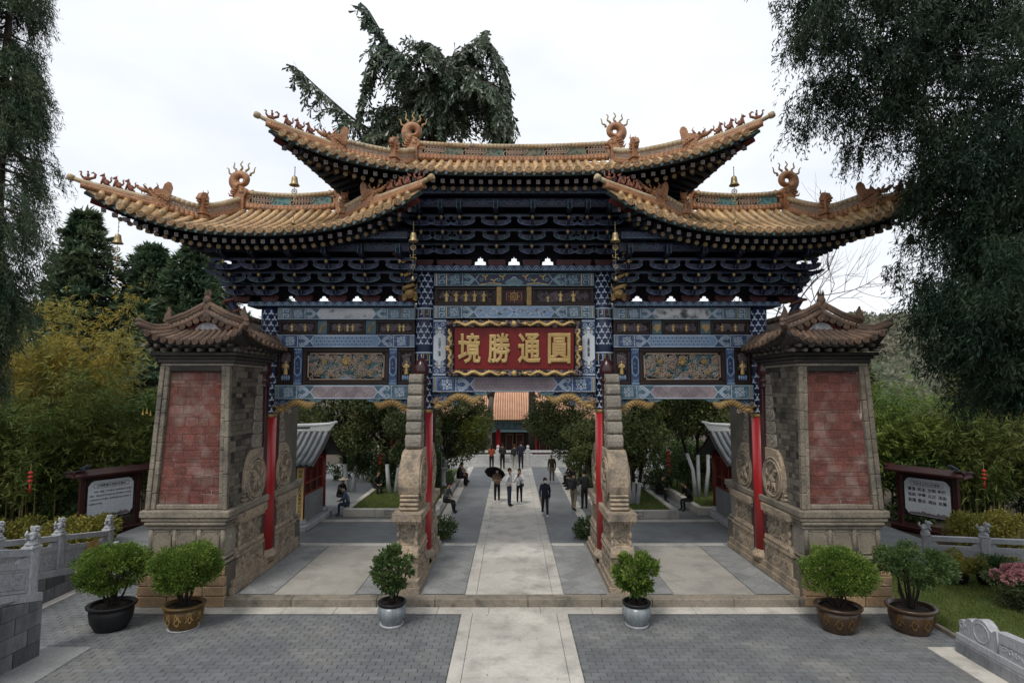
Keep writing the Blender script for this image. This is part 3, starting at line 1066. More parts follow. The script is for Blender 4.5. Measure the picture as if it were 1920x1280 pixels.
for s_ in (-1, 1):
    a, b = sorted((s_ * (CX1 + .27), s_ * (CX2 - .27)))
    beam(a, b, 7.73, 8.11, -.20, 'key', .4)
    beam(a, b, 6.86, 7.27, -.20, 'dots', .4)
    beam(a, b, 5.27, 5.71, -.24, 'fret', .46)

# zigzag cornice boards
def cornice(x0, x1, z0, z1, yf):
    mb = MB()
    mb.cbox(((x0 + x1) / 2, 0, (z0 + z1) / 2), (x1 - x0, 2 * abs(yf), z1 - z0), .02)
    F = FY(yf)
    n = round((x1 - x0) / .27)
    q = (x1 - x0) / n
    h = z1 - z0
    for i in range(n):
        a = x0 + i * q
        mb.ribbon([(a, z0 + .025), (a + q * .3, z1 - .05), (a + q * .5, z1 - .025), (a + q * .7, z1 - .05), (a + q, z0 + .025)], .022, F, 1)
        mb.ribbon([(a + q * .25, z0 + .02), (a + q * .5, z0 + h * .6), (a + q * .75, z0 + .02)], .02, F, 2)
        mb.ribbon(ring(a + q * .5, z0 + h * .25, h * .13, 6), .012, F, 1, closed=True)
    mb.build('cornice_board', ['blue_dark', 'blue_pale', 'teal_line'], gate)
cornice(-3.3, 3.3, 9.215, 9.41, -.42)
for s_ in (-1, 1):
    a, b = sorted((s_ * 3.12, s_ * 8.25))
    cornice(a, b, 8.125, 8.29, -.36)

# ---- panels between the beams
def openwork(mb, x0, x1, z0, z1, y, m, seed, n, r=.075):
    rd = random.Random(seed)
    F = FY(y)
    for _ in range(n):
        u, v = rd.uniform(x0 + .03, x1 - .03), rd.uniform(z0 + .03, z1 - .03)
        rr = rd.uniform(.6, 1.3) * r
        sp = spiral(u, v, rr, rr * .2, rd.uniform(0, 6.28), rd.choice((-1, 1)) * rd.uniform(.8, 1.4), 9)
        sp = [(max(x0, min(x1, a)), max(z0, min(z1, b))) for a, b in sp]
        mb.tube([F(a, b, rd.uniform(0, .03)) for a, b in sp], .011, 4, m)
def flower(mb, u, v, y, r, m):
    mb.ell((u, y - .03, v), (r * .35, .04, r * .35), m, 7, 5)
    for k in range(7):
        a = 2 * PI * k / 7
        mb.ell((u + r * .6 * math.cos(a), y - .015, v + r * .6 * math.sin(a)), (r * .36, .025, r * .36), m, 6, 4)
def figure(mb, u, z, y, h, m):
    """small robed standing figure"""
    mb.lathe([(.14 * h, 0), (.16 * h, .1 * h), (.12 * h, .45 * h), (.15 * h, .62 * h), (.13 * h, .76 * h), (.05 * h, .82 * h)], 8, (u, y, z), m, sy=.7)
    mb.ell((u, y, z + .9 * h), (.075 * h, .075 * h, .095 * h), m, 7, 5)
    for s_ in (-1, 1):
        mb.tube([(u + s_ * .13 * h, y, z + .72 * h), (u + s_ * .2 * h, y - .04 * h, z + .55 * h), (u + s_ * .06 * h, y - .12 * h, z + .52 * h)], [.05 * h, .055 * h, .04 * h], 5, m)
def frame_panel(x0, x1, z0, z1, y, name='carved_panel', bw=.09, m='dark_wood_and_hollow'):
    p = empty_part(name, gate)
    mb = MB()
    for a, b, c, d in ((x0, x1, z0, z0 + bw), (x0, x1, z1 - bw, z1), (x0, x0 + bw, z0 + bw, z1 - bw), (x1 - bw, x1, z0 + bw, z1 - bw)):
        mb.cbox(((a + b) / 2, y + .08, (c + d) / 2), (b - a - .002, .16, d - c - .002), .012)
        i = .03
    for a, b, c, d in ((x0 + bw, x1 - bw, z0 + bw, z0 + bw + .035), (x0 + bw, x1 - bw, z1 - bw - .035, z1 - bw), (x0 + bw, x0 + bw + .035, z0 + bw + .035, z1 - bw - .035), (x1 - bw - .035, x1 - bw, z0 + bw + .035, z1 - bw - .035)):
        mb.box(((a + b) / 2, y + .09, (c + d) / 2), (b - a - .002, .08, d - c - .002))
    mb.build('frame', m, p)
    mb = MB()
    mb.box(((x0 + x1) / 2, y + .135, (z0 + z1) / 2), (x1 - x0 - 2 * bw + .01, .02, z1 - z0 - 2 * bw + .01))
    mb.build('back_panel', m, p)
    return p
def scroll_part(p, x0, x1, z0, z1, y, seed, n, figs, fh, m='mauve_dark', back=False):
    mb = MB()
    openwork(mb, x0, x1, z0, z1, y, 0, seed, n, .06)
    mb.build('scrollwork', m, p)
    for u, z, h in figs:
        mb = MB()
        figure(mb, u, z, y - .02, h * fh, 0)
        mb.build('gilt_figure', 'gold', p)
# centre upper row
for s_, fx in ((-1, (-2.12, -1.82, -1.51, -1.24, -.95)), (1, (1.06, 1.46, 1.86))):
    a, b = sorted((s_ * .56, s_ * 2.5))
    p = frame_panel(a, b, 8.18, 8.77, -.16)
    scroll_part(p, a + .16, b - .16, 8.30, 8.64, -.10, 40 + s_, 130, [(u, 8.30, .95 if s_ < 0 else (.6, .95, .95)[i]) for i, u in enumerate(fx)], .36)
    mb = MB()
    mb.cbox((s_ * .47, -.10, 8.475), (.16, .2, .585), .012)
    relief(mb, FY(-.205), s_ * .47 - .05, s_ * .47 + .05, 8.25, 8.7, 14, .012, .02, 1, 3, .01)
    mb.build('gilt_post', ['gold_old', 'gold'], gate)
p = frame_panel(-.385, .385, 8.18, 8.77, -.17, 'wheel_panel', .07)
mb = MB()
mb.box((0, -.09, 8.475), (.60, .03, .42))
mb.build('backing', 'maroon', p)
mb = MB()
F = FY(-.108)
mb.tube([F(a, b, .0) for a, b in ring(0, 8.475, .115, 24)] + [F(.115, 8.475, 0)], .012, 6, 0, cap=False)
mb.tube([F(a, b, .0) for a, b in ring(0, 8.475, .04, 14)] + [F(.04, 8.475, 0)], .010, 6, 0, cap=False)
for k in range(8):
    a = k * PI / 4
    mb.tube([F(.04 * math.cos(a), 8.475 + .04 * math.sin(a), 0), F(.155 * math.cos(a), 8.475 + .155 * math.sin(a), 0)], [.008, .010], 5)
    mb.ell(F(.17 * math.cos(a), 8.475 + .17 * math.sin(a), 0), .016, 0, 6, 4)
for s_ in (-1, 1):
    mb.tube([F(s_ * (.2 + .04 * math.cos(t)), 8.475 + .12 * math.sin(t), 0) for t in [-1.4 + .35 * i for i in range(9)]], .006, 4)
mb.build('dharma_wheel', 'gold', p)
# side panels
for s_ in (-1, 1):
    bx0, bx1 = sorted((s_ * (CX1 + .28), s_ * (CX2 - .28)))
    L = bx1 - bx0
    def X(px):                       # measured on the bay nearer the left pier, mirrored for the other
        return bx0 + px * L
    cells = [(0.005, .285), (.36, .635), (.715, .995)]
    for k, (a, b) in enumerate(cells):
        p = frame_panel(X(a), X(b), 7.28, 7.72, -.12, bw=.07)
        rd = random.Random(60 + k + 5 * s_)
        fg = [(X(a) + (X(b) - X(a)) * t, 7.37, 1.) for t in ((.3, .65) if s_ > 0 else ((.33, .68), (.3, .52, .66), (.3, .6, .7))[k])]
        scroll_part(p, X(a) + .12, X(b) - .12, 7.38, 7.62, -.06, 70 + k + 10 * s_, 80, fg, .25)
    for k, (a, b) in enumerate(((.287, .358), (.637, .713))):
        mb = MB()
        mb.cbox(((X(a) + X(b)) / 2, -.04, 7.5), (X(b) - X(a), .16, .438), .01)
        Fp = FY(-.12)
        c = (X(a) + X(b)) / 2
        if s_ < 0:
            mb.ribbon([(c - .08, 7.34), (c - .02, 7.46), (c + .03, 7.55), (c + .08, 7.66)], .05, Fp, 1)
            for t in range(5):
                mb.ribbon(spiral(c - .06 + t * .03, 7.38 + t * .06, .05, .015, t, 1, 7), .014, Fp, 1)
        else:
            rd = random.Random(k)
            mb.patch([(c + .09 * (1 + .5 * math.sin(2.3 * t + k)) * math.cos(t), 7.5 + .13 * (1 + .3 * math.sin(3 * t)) * math.sin(t)) for t in [i * .42 for i in range(15)]], Fp, 1)
        mb.build('gilt_motif_board', ['teal', 'gold_old'], gate)
    # lower row: niche, blue strut, large openwork panel, blue strut, niche
    for a, b, bk in ((.0, .125, 0), (.875, 1., 1)):
        p = frame_panel(X(a), X(b), 5.72, 6.85, -.12, 'niche_panel', .09)
        x0, x1 = X(a) + .13, X(b) - .13
        scroll_part(p, x0, x1, 6.15, 6.70, -.06, 90 + bk + 3 * s_, 60, [((x0 + x1) / 2, 6.02, 1.)], .44)
        mb = MB()
        for t in range(4):
            mb.ell((x0 + (x1 - x0) * (t + .5) / 4, -.07, 5.93), (.038, .04, .09), 0, 7, 5)
        mb.build('lotus_seat', 'blue_pale', p)
    for a, b in ((.127, .187), (.813, .873)):
        mb = MB()
        x0, x1 = X(a), X(b)
        c = (x0 + x1) / 2
        mb.cbox((c, -.02, 6.285), (x1 - x0, .3, 1.12), .012)
        Fp = FY(-.17)
        w = (x1 - x0) / 2 - .03
        mb.ribbon([(c, 5.98), (c + w, 6.08), (c + w, 6.50), (c, 6.60), (c - w, 6.50), (c - w, 6.08)], .03, Fp, 1, closed=True)
        mb.patch([(c, 6.05), (c + w * .55, 6.12), (c + w * .55, 6.46), (c, 6.53), (c - w * .55, 6.46), (c - w * .55, 6.12)], Fp, 2)
        relief(mb, Fp, c - w * .3, c + w * .3, 6.2, 6.4, 8, .012, .02, 1, 4, .01)
        for zz in (5.84, 6.72):
            for s2 in (-1, 1):
                mb.ribbon(spiral(c + s2 * w * .45, zz, w * .5, .01, 0, s2 * 1.2, 9), .016, Fp, 1)
        for zz in (5.755, 6.815):
            mb.ribbon([(x0 + .01, zz), (x1 - .01, zz)], .05, Fp, 3)
        mb.build('painted_strut', ['blue_mid', 'blue_pale', 'blue_dark', 'blue_pale'], gate)
    p = frame_panel(X(.189), X(.811), 5.72, 6.85, -.13, 'openwork_panel', .11)
    x0, x1, z0, z1 = X(.189) + .16, X(.811) - .16, 5.88, 6.68
    mb = MB()
    Fp = FY(-.09)
    k = .06
    out = [(x0 + k, z0), (x1 - k, z0), (x1 - k, z0 + k), (x1, z0 + k), (x1, z1 - k), (x1 - k, z1 - k), (x1 - k, z1), (x0 + k, z1), (x0 + k, z1 - k), (x0, z1 - k), (x0, z0 + k), (x0 + k, z0 + k)]
    mb.tube([Fp(a, b, 0) for a, b in out] + [Fp(*out[0], 0)], .016, 6, 0, cap=False)
    mb.build('border', 'lattice', p)
    mb = MB()
    openwork(mb, x0 + .03, x1 - .03, z0 + .03, z1 - .03, -.06, 0, 200 + s_, 330, .085)
    mb.build('scrollwork', 'dim_teal', p)
    mb = MB()
    openwork(mb, x0 + .03, x1 - .03, z0 + .03, z1 - .03, -.075, 0, 300 + s_, 190, .08)
    mb.build('scrollwork', 'lattice', p)
    mb = MB()
    c = (x0 + x1) / 2
    flower(mb, c, 6.44, -.09, .15, 0)
    mb.ell((c, -.13, 6.38), (.07, .05, .08), 0)
    mb.build('gilt_flower', 'gold_old', p)
    for d, zz, r_ in ((-.68, 6.42, .09), (.68, 6.42, .09), (-.8, 6.08, .07), (.8, 6.08, .07), (-.42, 6.0, .05), (.4, 6.02, .05)):
        mb = MB()
        flower(mb, c + d, zz, -.09, r_, 0)
        mb.build('gilt_flower', 'gold_old', p)
    mb = MB()
    mb.patch([(c - .28, z0 + .01), (c + .28, z0 + .01), (c + .12, z0 + .1), (c, z0 + .15), (c - .12, z0 + .1)], FY(-.085), 0)
    mb.build('wave_motif', 'blue_pale', p)

# plain boards close the bays behind the carved work
for x0, x1, z0, z1 in ((-2.6, 2.6, 5.6, 9.2), (3.0, 7.45, 5.4, 8.1), (-7.45, -3.0, 5.4, 8.1)):
    mb = MB()
    mb.box(((x0 + x1) / 2, .085, (z0 + z1) / 2), (x1 - x0, .03, z1 - z0))
    mb.build('infill_board', 'dark_wood_and_hollow', gate)

# ---- name board
plq = empty_part('name_board', gate, (0, -.30, 5.97))
plq.rotation_euler = (R(5), 0, 0)
mb = MB()
mb.cbox((0, -.06, .86), (3.66, .06, 1.28), .01)
mb.build('red_panel', 'plaque_red', plq)
mb = MB()
W2, H2, t_ = 2.06, 1.72, .215
for a, b, c, d in ((-W2, W2, 0, t_), (-W2, W2, H2 - t_, H2), (-W2, -W2 + t_, t_, H2 - t_), (W2 - t_, W2, t_, H2 - t_)):
    mb.cbox(((a + b) / 2, -.09, (c + d) / 2), (b - a - .002, .14, d - c - .002), .03)
mb.build('frame', 'dark_wood_and_hollow', plq)
mb = MB()
Fq = FY(-.17)
rd = random.Random(5)
def dragon(mb, pts, F, r, m=0, head=1):
    P = [F(a, b, .03) for a, b in pts]
    n = len(P)
    mb.tube(P, [r * (.35 + .65 * math.sin(PI * min(1, .12 + .75 * i / (n - 1)))) for i in range(n)], 7, m)
    for i in range(1, n - 1):
        q = Vector(P[i])
        mb.ell(q + Vector((0, -r * .4, r * .9)), (r * .35, r * .3, r * .5), m, 5, 4)
    q = Vector(P[-1])
    d = (Vector(P[-1]) - Vector(P[-2])).normalized()
    mb.ell(q + d * r * 1.2, (r * 1.7, r * 1.2, r * 1.1), m, 8, 5)
    mb.ell(q + d * r * 2.6 + Vector((0, -r * .3, -r * .2)), (r * 1.1, r * .8, r * .5), m, 7, 4)
    for s_ in (-1, 1):
        mb.tube([q + Vector((0, 0, r)), q - d * r * 2 + Vector((0, s_ * r * .6 - r * .5, r * 1.8)), q - d * r * 3.2 + Vector((0, s_ * r * .8 - r * .6, r * 1.6))], [r * .35, r * .25, r * .06], 4, m)
        mb.tube([q + d * r * 2.5, q + d * r * 3.4 + Vector((0, -r * .6, s_ * r * 1.2))], [r * .2, r * .05], 4, m)
for zz, up in ((H2 - t_ / 2, 1), (t_ / 2, 1)):
    for s_ in (-1, 1):
        pts = [(s_ * (1.85 - 1.45 * i / 16), zz + .05 * math.sin(i * 1.15)) for i in range(17)]
        dragon(mb, pts, Fq, .052)
    mb.ell((0, -.19, zz), (.085, .05, .085), 1, 12, 8)
for s_ in (-1, 1):
    for up in (-1, 1):
        pts = [(s_ * (W2 - t_ / 2 + .04 * math.sin(i * 1.3)), H2 / 2 + up * (.58 - .5 * i / 10)) for i in range(11)]
        dragon(mb, pts, Fq, .045)
for a, b, c, d, n in ((-W2 + .04, W2 - .04, .04, t_ - .03, 110), (-W2 + .04, W2 - .04, H2 - t_ + .03, H2 - .03, 110), (-W2 + .03, -W2 + t_ - .03, .2, 1.5, 50), (W2 - t_ + .03, W2 - .03, .2, 1.5, 50)):
    for _ in range(n):
        u, v = rd.uniform(a, b), rd.uniform(c, d)
        mb.tube([Fq(p, q, .01) for p, q in spiral(u, v, .045, .012, rd.uniform(0, 6), rd.choice((-1, 1)), 6)], .010, 4, 2)
mb.build('gilt_dragons', ['gold', 'gold', 'mauve'], plq)
for i, ch in enumerate(NAME_CHARS):
    vs, fs = text_mesh(ch, 1.0, 0, .004, .032)
    xs, ys = [v[0] for v in vs], [v[1] for v in vs]
    cx_, cy_ = (min(xs) + max(xs)) / 2, (min(ys) + max(ys)) / 2
    sx_, sy_ = .70 / (max(xs) - min(xs)), .94 / (max(ys) - min(ys))
    mb = MB()
    mb.add([((v[0] - cx_) * sx_, -v[2] * .9 - .012, (v[1] - cy_) * sy_) for v in vs], fs, 0)
    mb.build('gilt_character', 'gold', plq, (-1.37 + i * .915, -.10, .86))

# side inscription boards between name board and columns
for s_, tx in SIDE_TEXT.items():
    p = empty_part('inscription_board', gate, (s_ * 2.315, -.16, 5.97))
    mb = MB()
    mb.cbox((0, .05, .895), (.44, .1, 1.78), .01)
    F = lambda u, v, h: (u, -h, v)
    for zz in (.06, 1.73):
        mb.ribbon([(-.2, zz), (.2, zz)], .06, F, 2)
    mb.patch([(-.19, .55), (-.10, .47), (-.15, .38), (-.09, .30), (0, .24), (.09, .30), (.15, .38), (.10, .47), (.19, .55), (.19, 1.24), (.10, 1.32), (.15, 1.41), (.09, 1.49), (0, 1.55), (-.09, 1.49), (-.15, 1.41), (-.10, 1.32), (-.19, 1.24)], F, 1, .004)
    for zz, d in ((.18, 1), (1.6, -1)):
        for s2 in (-1, 1):
            mb.ribbon(spiral(s2 * .11, zz + d * .22, .075, .02, PI / 2, s2 * 1.2, 10), .02, F, 2)
            mb.ribbon(spiral(s2 * .09, zz, .08, .02, 0, s2 * 1.3, 10), .022, F, 2)
        mb.ribbon([(-.19, zz + d * .08), (0, zz + d * .16), (.19, zz + d * .08)], .022, F, 2)
    mb.build('painted_board', ['blue_mid', 'white_paint', 'blue_line'], p)
    mb = MB()
    n = len(tx)
    for k, ch in enumerate(tx):
        if ch == '　': continue
        vs, fs = text_mesh(ch, .085, .001)
        mb.add([(v[0], -.008, v[1] + 1.17 - (k + .3) * .56 / n) for v in vs], fs)
    mb.build('lettering', 'black_ink', p)

# ---- carved fish-dragon spandrels under the lower beams
def spandrel(cx, d, z1, L, h):
    p = empty_part('carved_spandrel', gate, (cx, -.05, z1))
    mb = MB()
    mb.prism([(0, 0), (0, -h), (d * .12, -h * 1.02), (d * .3, -h * .85), (d * .55, -h * .62), (d * .8, -h * .45), (d * L, -h * .12), (d * L, 0)][::(1 if d > 0 else -1)], .02, .1, 'y', 0)
    rd = random.Random(int(cx * 10))
    for _ in range(40):
        t = rd.uniform(.02, .5)
        u, v = d * t * L, -rd.uniform(.05, .9) * h * (1 - t * .5)
        mb.tube([(a, -.02 - rd.uniform(0, .04), b) for a, b in spiral(u, v, .07, .02, rd.uniform(0, 6), rd.choice((-1, 1)), 7)], .014, 4, 1)
    mb.build('scroll_ground', ['blue_dark', 'blue_pale'], p)
    mb = MB()
    pts = [(d * .16, -h * .78), (d * .34, -h * .70), (d * .52, -h * .40), (d * .7, -h * .22), (d * .9, -h * .30), (d * 1.08, -h * .48), (d * 1.22, -h * .42), (d * 1.32, -h * .2)]
    P = catmull([(a * L / 1.3, -.08, b) for a, b in pts], 4)
    n = len(P)
    rr = [.035 + .08 * math.sin(PI * (i + 2) / (n + 3)) for i in range(n)]
    mb.tube(P, rr, 9, 0)
    for i in range(2, n - 2):                       # scales and back fin
        for j in range(4):
            a = R(-60 + 50 * j + (25 if i % 2 else 0))
            mb.ell(P[i] + Vector((0, -math.cos(a) * rr[i], math.sin(a) * rr[i])), (.034, .018, .034), 0, 5, 3)
        mb.tube([P[i] + Vector((0, -.02, rr[i] * .8)), P[i] + Vector((-d * .06, -.02, rr[i] + .07))], [.022, .005], 4, 1)
    for k in range(26):
        u, v = d * rd.uniform(.0, .42) * L, -rd.uniform(.25, 1.05) * h
        mb.tube([(a, -.10 - rd.uniform(0, .05), b) for a, b in spiral(u, v, .055, .015, rd.uniform(0, 6), rd.choice((-1, 1)), 7)], .012, 4, 2)
    q = P[0]
    mb.ell(q + Vector((d * .0, -.03, -.01)), (.15, .10, .09), 0, 8, 5)
    mb.ell(q + Vector((-d * .08, -.08, -.06)), (.08, .06, .04), 0, 7, 4)
    for k in range(6):
        mb.tube([q + Vector((0, -.06, .02)), q + Vector((d * (.1 - .07 * k), -.12, .1 + .02 * (k % 2))), q + Vector((d * (.22 - .09 * k), -.1, .14 - .05 * (k % 3)))], [.022, .018, .004], 4, 0)
    e = P[-1]
    for k in range(5):
        a = R(20 + 32 * k)
        mb.tube([e, e + Vector((d * .17 * math.cos(a), -.03, .15 * math.sin(a))), e + Vector((d * .30 * math.cos(a), -.01, .24 * math.sin(a)))], [.035, .045, .008], 5, 1)
    mb.build('gilt_fish_dragon', ['gold_old', 'teal_line', 'lattice'], p)
for s_ in (-1, 1):
    spandrel(s_ * (CX1 - .29), -s_, 5.485, 1.45, .52)
    spandrel(s_ * (CX1 + .29), s_, 5.265, 1.2, .40)
    spandrel(s_ * (CX2 - .29), -s_, 5.265, 1.2, .40)
# ------------------------------------------------------------------ roofs of the gate
def ring3(mb, F, u, v, r, w, m, n=12, d=.03):
    """flat open ring with thickness, in the frame F"""
    vs = []
    for i in range(n):
        a = 2 * PI * i / n
        for rr, hh in ((r - w, 0), (r + w, 0), (r + w, d), (r - w, d)):
            vs.append(F(u + rr * math.cos(a), v + rr * math.sin(a), hh))
    fs = []
    for i in range(n):
        j = (i + 1) % n
        for k in range(4):
            fs.append((4 * i + k, 4 * j + k, 4 * j + (k + 1) % 4, 4 * i + (k + 1) % 4))
    mb.add(vs, fs, m)

def path_frame(P):
    P = [Vector(p) for p in P]
    L = [0]
    for i in range(1, len(P)):
        L.append(L[-1] + (P[i] - P[i - 1]).length)
    def at(u):
        u = max(0, min(L[-1], u))
        for i in range(1, len(P)):
            if u <= L[i] + 1e-9:
                t = (u - L[i - 1]) / max(1e-9, L[i] - L[i - 1])
                return P[i - 1].lerp(P[i], t), (P[i] - P[i - 1]).normalized()
        return P[-1], (P[-1] - P[-2]).normalized()
    def F(u, v, h):
        p, t = at(u)
        n = Vector((t.y, -t.x, 0))
        n = n.normalized() if n.length > 1e-6 else Vector((0, -1, 0))
        if n.y > .05 or (abs(n.y) <= .05 and n.x * p.x > 0):
            n = -n
        return p + Vector((0, 0, v)) + n * h
    return F, L[-1]

def ridge_wall(name, roof, P, z0, hgt, mats_alt, teal=False):
    """open lattice ridge: two base courses, pierced ring panels, rounded coping"""
    F, L = path_frame(P)
    n = max(6, int(L / .12))
    us = [L * i / n for i in range(n + 1)]
    mb = MB()
    for v, r, m in ((z0 + .03, .10, 0), (z0 + .10, .075, 0), (z0 + hgt - .0, .085, 1)):
        k = 0
        for i in range(n):
            mb.tube([F(us[i], v, 0), F(us[i + 1], v, 0)], [r, r * .95], 8, m, cap=True)
    mb.box(F(.02, z0 + hgt * .5, 0), (.1, .1, hgt), 0)
    mb.box(F(L - .02, z0 + hgt * .5, 0), (.1, .1, hgt), 0)
    mb.build(name, ['terracotta', 'coping'], roof)
    mb = MB()
    a, b = z0 + .15, z0 + hgt - .06
    u = .08
    k = 0
    r = (b - a) / 3
    while u < L - .1:
        ue = min(u + .66, L - .06)
        if k % 2 == 0 or mats_alt is None:
            x = u + r
            while x < ue - r * .4:
                ring3(mb, F, x, a + r, r, .010, 0, 10, .035)
                ring3(mb, F, x + r, b - r, r, .010, 0, 10, .035)
                x += r
        else:
            q = [(u, a), (ue, a), (ue, b), (u, b)]
            N = 6
            for i in range(N):
                s0, s1 = u + (ue - u) * i / N, u + (ue - u) * (i + 1) / N
                mb.add([F(s0, a, .01), F(s1, a, .01), F(s1, b, .01), F(s0, b, .01)], [(0, 1, 2, 3)], 1)
            rd = random.Random(k)
            for _ in range(12):
                sp = spiral(rd.uniform(u + .06, ue - .06), rd.uniform(a + .03, b - .03), .05, .01, rd.uniform(0, 6), 1, 7)
                mb.tube([F(c, max(a, min(b, d)), .015) for c, d in sp], .010, 4, 2)
        u = ue
        k += 1
    for v in (a, b):
        mb.tube([F(x, v, 0) for x in us], .014, 4, 0)
    for i in range(n):
        mb.add([F(us[i], a, -.03), F(us[i + 1], a, -.03), F(us[i + 1], b, -.03), F(us[i], b, -.03)], [(0, 1, 2, 3)], 3)  # dark sheet stands in for the shade inside the hollow ridge
    mb.build('ridge_lattice', ['lattice', mats_alt or 'lattice', mats_alt or 'lattice', 'dark_wood_and_hollow'], roof)

def beast_seated(mb):
    mb.ell((.02, 0, .10), (.10, .06, .09), 0, 8, 5)
    mb.ell((-.03, 0, .18), (.06, .055, .10), 0, 8, 5)
    mb.ell((-.06, 0, .29), (.055, .045, .05), 0, 8, 5)
    mb.ell((-.11, 0, .275), (.04, .03, .025), 0, 6, 4)
    for s_ in (-1, 1):
        mb.tube([(-.06, s_ * .035, .17), (-.09, s_ * .035, .08), (-.10, s_ * .035, .0)], [.028, .022, .026], 5)
        mb.ell((.05, s_ * .05, .05), (.06, .03, .05), 0, 6, 4)
        mb.tube([(-.04, s_ * .03, .32), (-.02, s_ * .045, .37)], [.018, .005], 4)
    mb.tube([(.11, 0, .08), (.16, 0, .15), (.14, 0, .24), (.17, 0, .29)], [.03, .026, .022, .008], 5)
    mb.box((.02, 0, -.01), (.26, .1, .03))
def beast_rider(mb):
    mb.ell((.0, 0, .10), (.15, .05, .07), 0, 8, 5)
    mb.tube([(-.12, 0, .12), (-.18, 0, .2), (-.17, 0, .29)], [.04, .03, .025], 6)
    mb.ell((-.19, 0, .31), (.04, .028, .03), 0, 6, 4)
    mb.tube([(-.22, 0, .31), (-.26, 0, .30)], [.015, .003], 4)
    mb.tube([(.12, 0, .12), (.21, 0, .16), (.23, 0, .27), (.16, 0, .33), (.10, 0, .29)], [.045, .045, .04, .03, .012], 6)
    mb.ell((.02, 0, .22), (.045, .04, .08), 0, 7, 5)
    mb.ell((.01, 0, .33), (.035, .033, .04), 0, 7, 5)
    for s_ in (-1, 1):
        mb.tube([(-.04, s_ * .03, .06), (-.05, s_ * .03, 0)], .018, 4)
        mb.tube([(.06, s_ * .03, .06), (.06, s_ * .03, 0)], .018, 4)
    mb.box((0, 0, -.01), (.3, .1, .03))
def dragon_head(mb):
    """open-mouthed dragon head with a tall flame fin behind, looking towards -X"""
    mb.prism([(.26, -.05), (.30, .18), (.36, .36), (.40, .56), (.36, .66), (.28, .68), (.2, .6), (.16, .46), (.04, .44), (-.1, .40), (-.12, .30), (-.06, .2), (-.08, -.05)], -.085, .085, 'y')
    mb.ell((-.06, 0, .34), (.16, .10, .10), 0, 9, 6)
    mb.tube([(-.14, 0, .36), (-.30, 0, .38), (-.42, 0, .44)], [.08, .06, .04], 7)
    mb.ell((-.43, 0, .47), (.05, .05, .035), 0, 7, 4)
    mb.tube([(-.10, 0, .25), (-.22, 0, .22), (-.34, 0, .25)], [.07, .05, .025], 6)
    for s_ in (-1, 1):
        mb.ell((-.12, s_ * .09, .42), (.04, .03, .04), 0, 6, 4)
        mb.tube([(-.02, s_ * .06, .42), (.06, s_ * .09, .52), (.02, s_ * .1, .6)], [.03, .022, .006], 5)
        mb.tube([(-.2, s_ * .05, .43), (-.28, s_ * .07, .5), (-.22, s_ * .07, .55)], [.025, .02, .005], 5)
        for k in range(5):
            mb.tube([(.02 + .05 * k, s_ * .09, .30 - .03 * k), (.10 + .05 * k, s_ * .11, .26 - .03 * k), (.14 + .05 * k, s_ * .1, .34 - .03 * k)], [.028, .022, .006], 5)
        for k in range(3):
            mb.tube([(-.18 - .07 * k, s_ * .03, .33), (-.18 - .07 * k, s_ * .03, .28)], [.014, .002], 4)
    for k in range(14):
        mb.ell((.06 + .05 * (k % 5), .085 if k % 2 else -.085, .02 + .07 * (k // 3)), (.035, .02, .035), 0, 5, 4)
def hip_beast(mb):
    """upright beast closing the end of the short ridge, looking towards -Y"""
    mb.cbox((0, 0, .04), (.24, .24, .16), .02)
    mb.cbox((0, 0, .15), (.30, .30, .05), .015)
    mb.prism([(-.10, .17), (.11, .17), (.10, .45), (.13, .62), (.10, .74), (.0, .80), (-.1, .76), (-.13, .64), (-.09, .45)], -.08, .08, 'x')
    mb.ell((0, -.05, .62), (.10, .13, .11), 0, 8, 6)
    mb.ell((0, -.16, .57), (.07, .09, .05), 0, 7, 5)
    mb.ell((0, -.14, .49), (.06, .08, .035), 0, 7, 4)
    for s_ in (-1, 1):
        mb.ell((s_ * .07, -.12, .67), .03, 0, 6, 4)
        mb.tube([(s_ * .05, 0, .72), (s_ * .09, .08, .80), (s_ * .08, .06, .9)], [.03, .022, .005], 5)
        for k in range(3):
            mb.tube([(s_ * .08, .0, .34 + .1 * k), (s_ * .13, .05, .38 + .1 * k), (s_ * .12, .1, .46 + .1 * k)], [.03, .025, .006], 5)
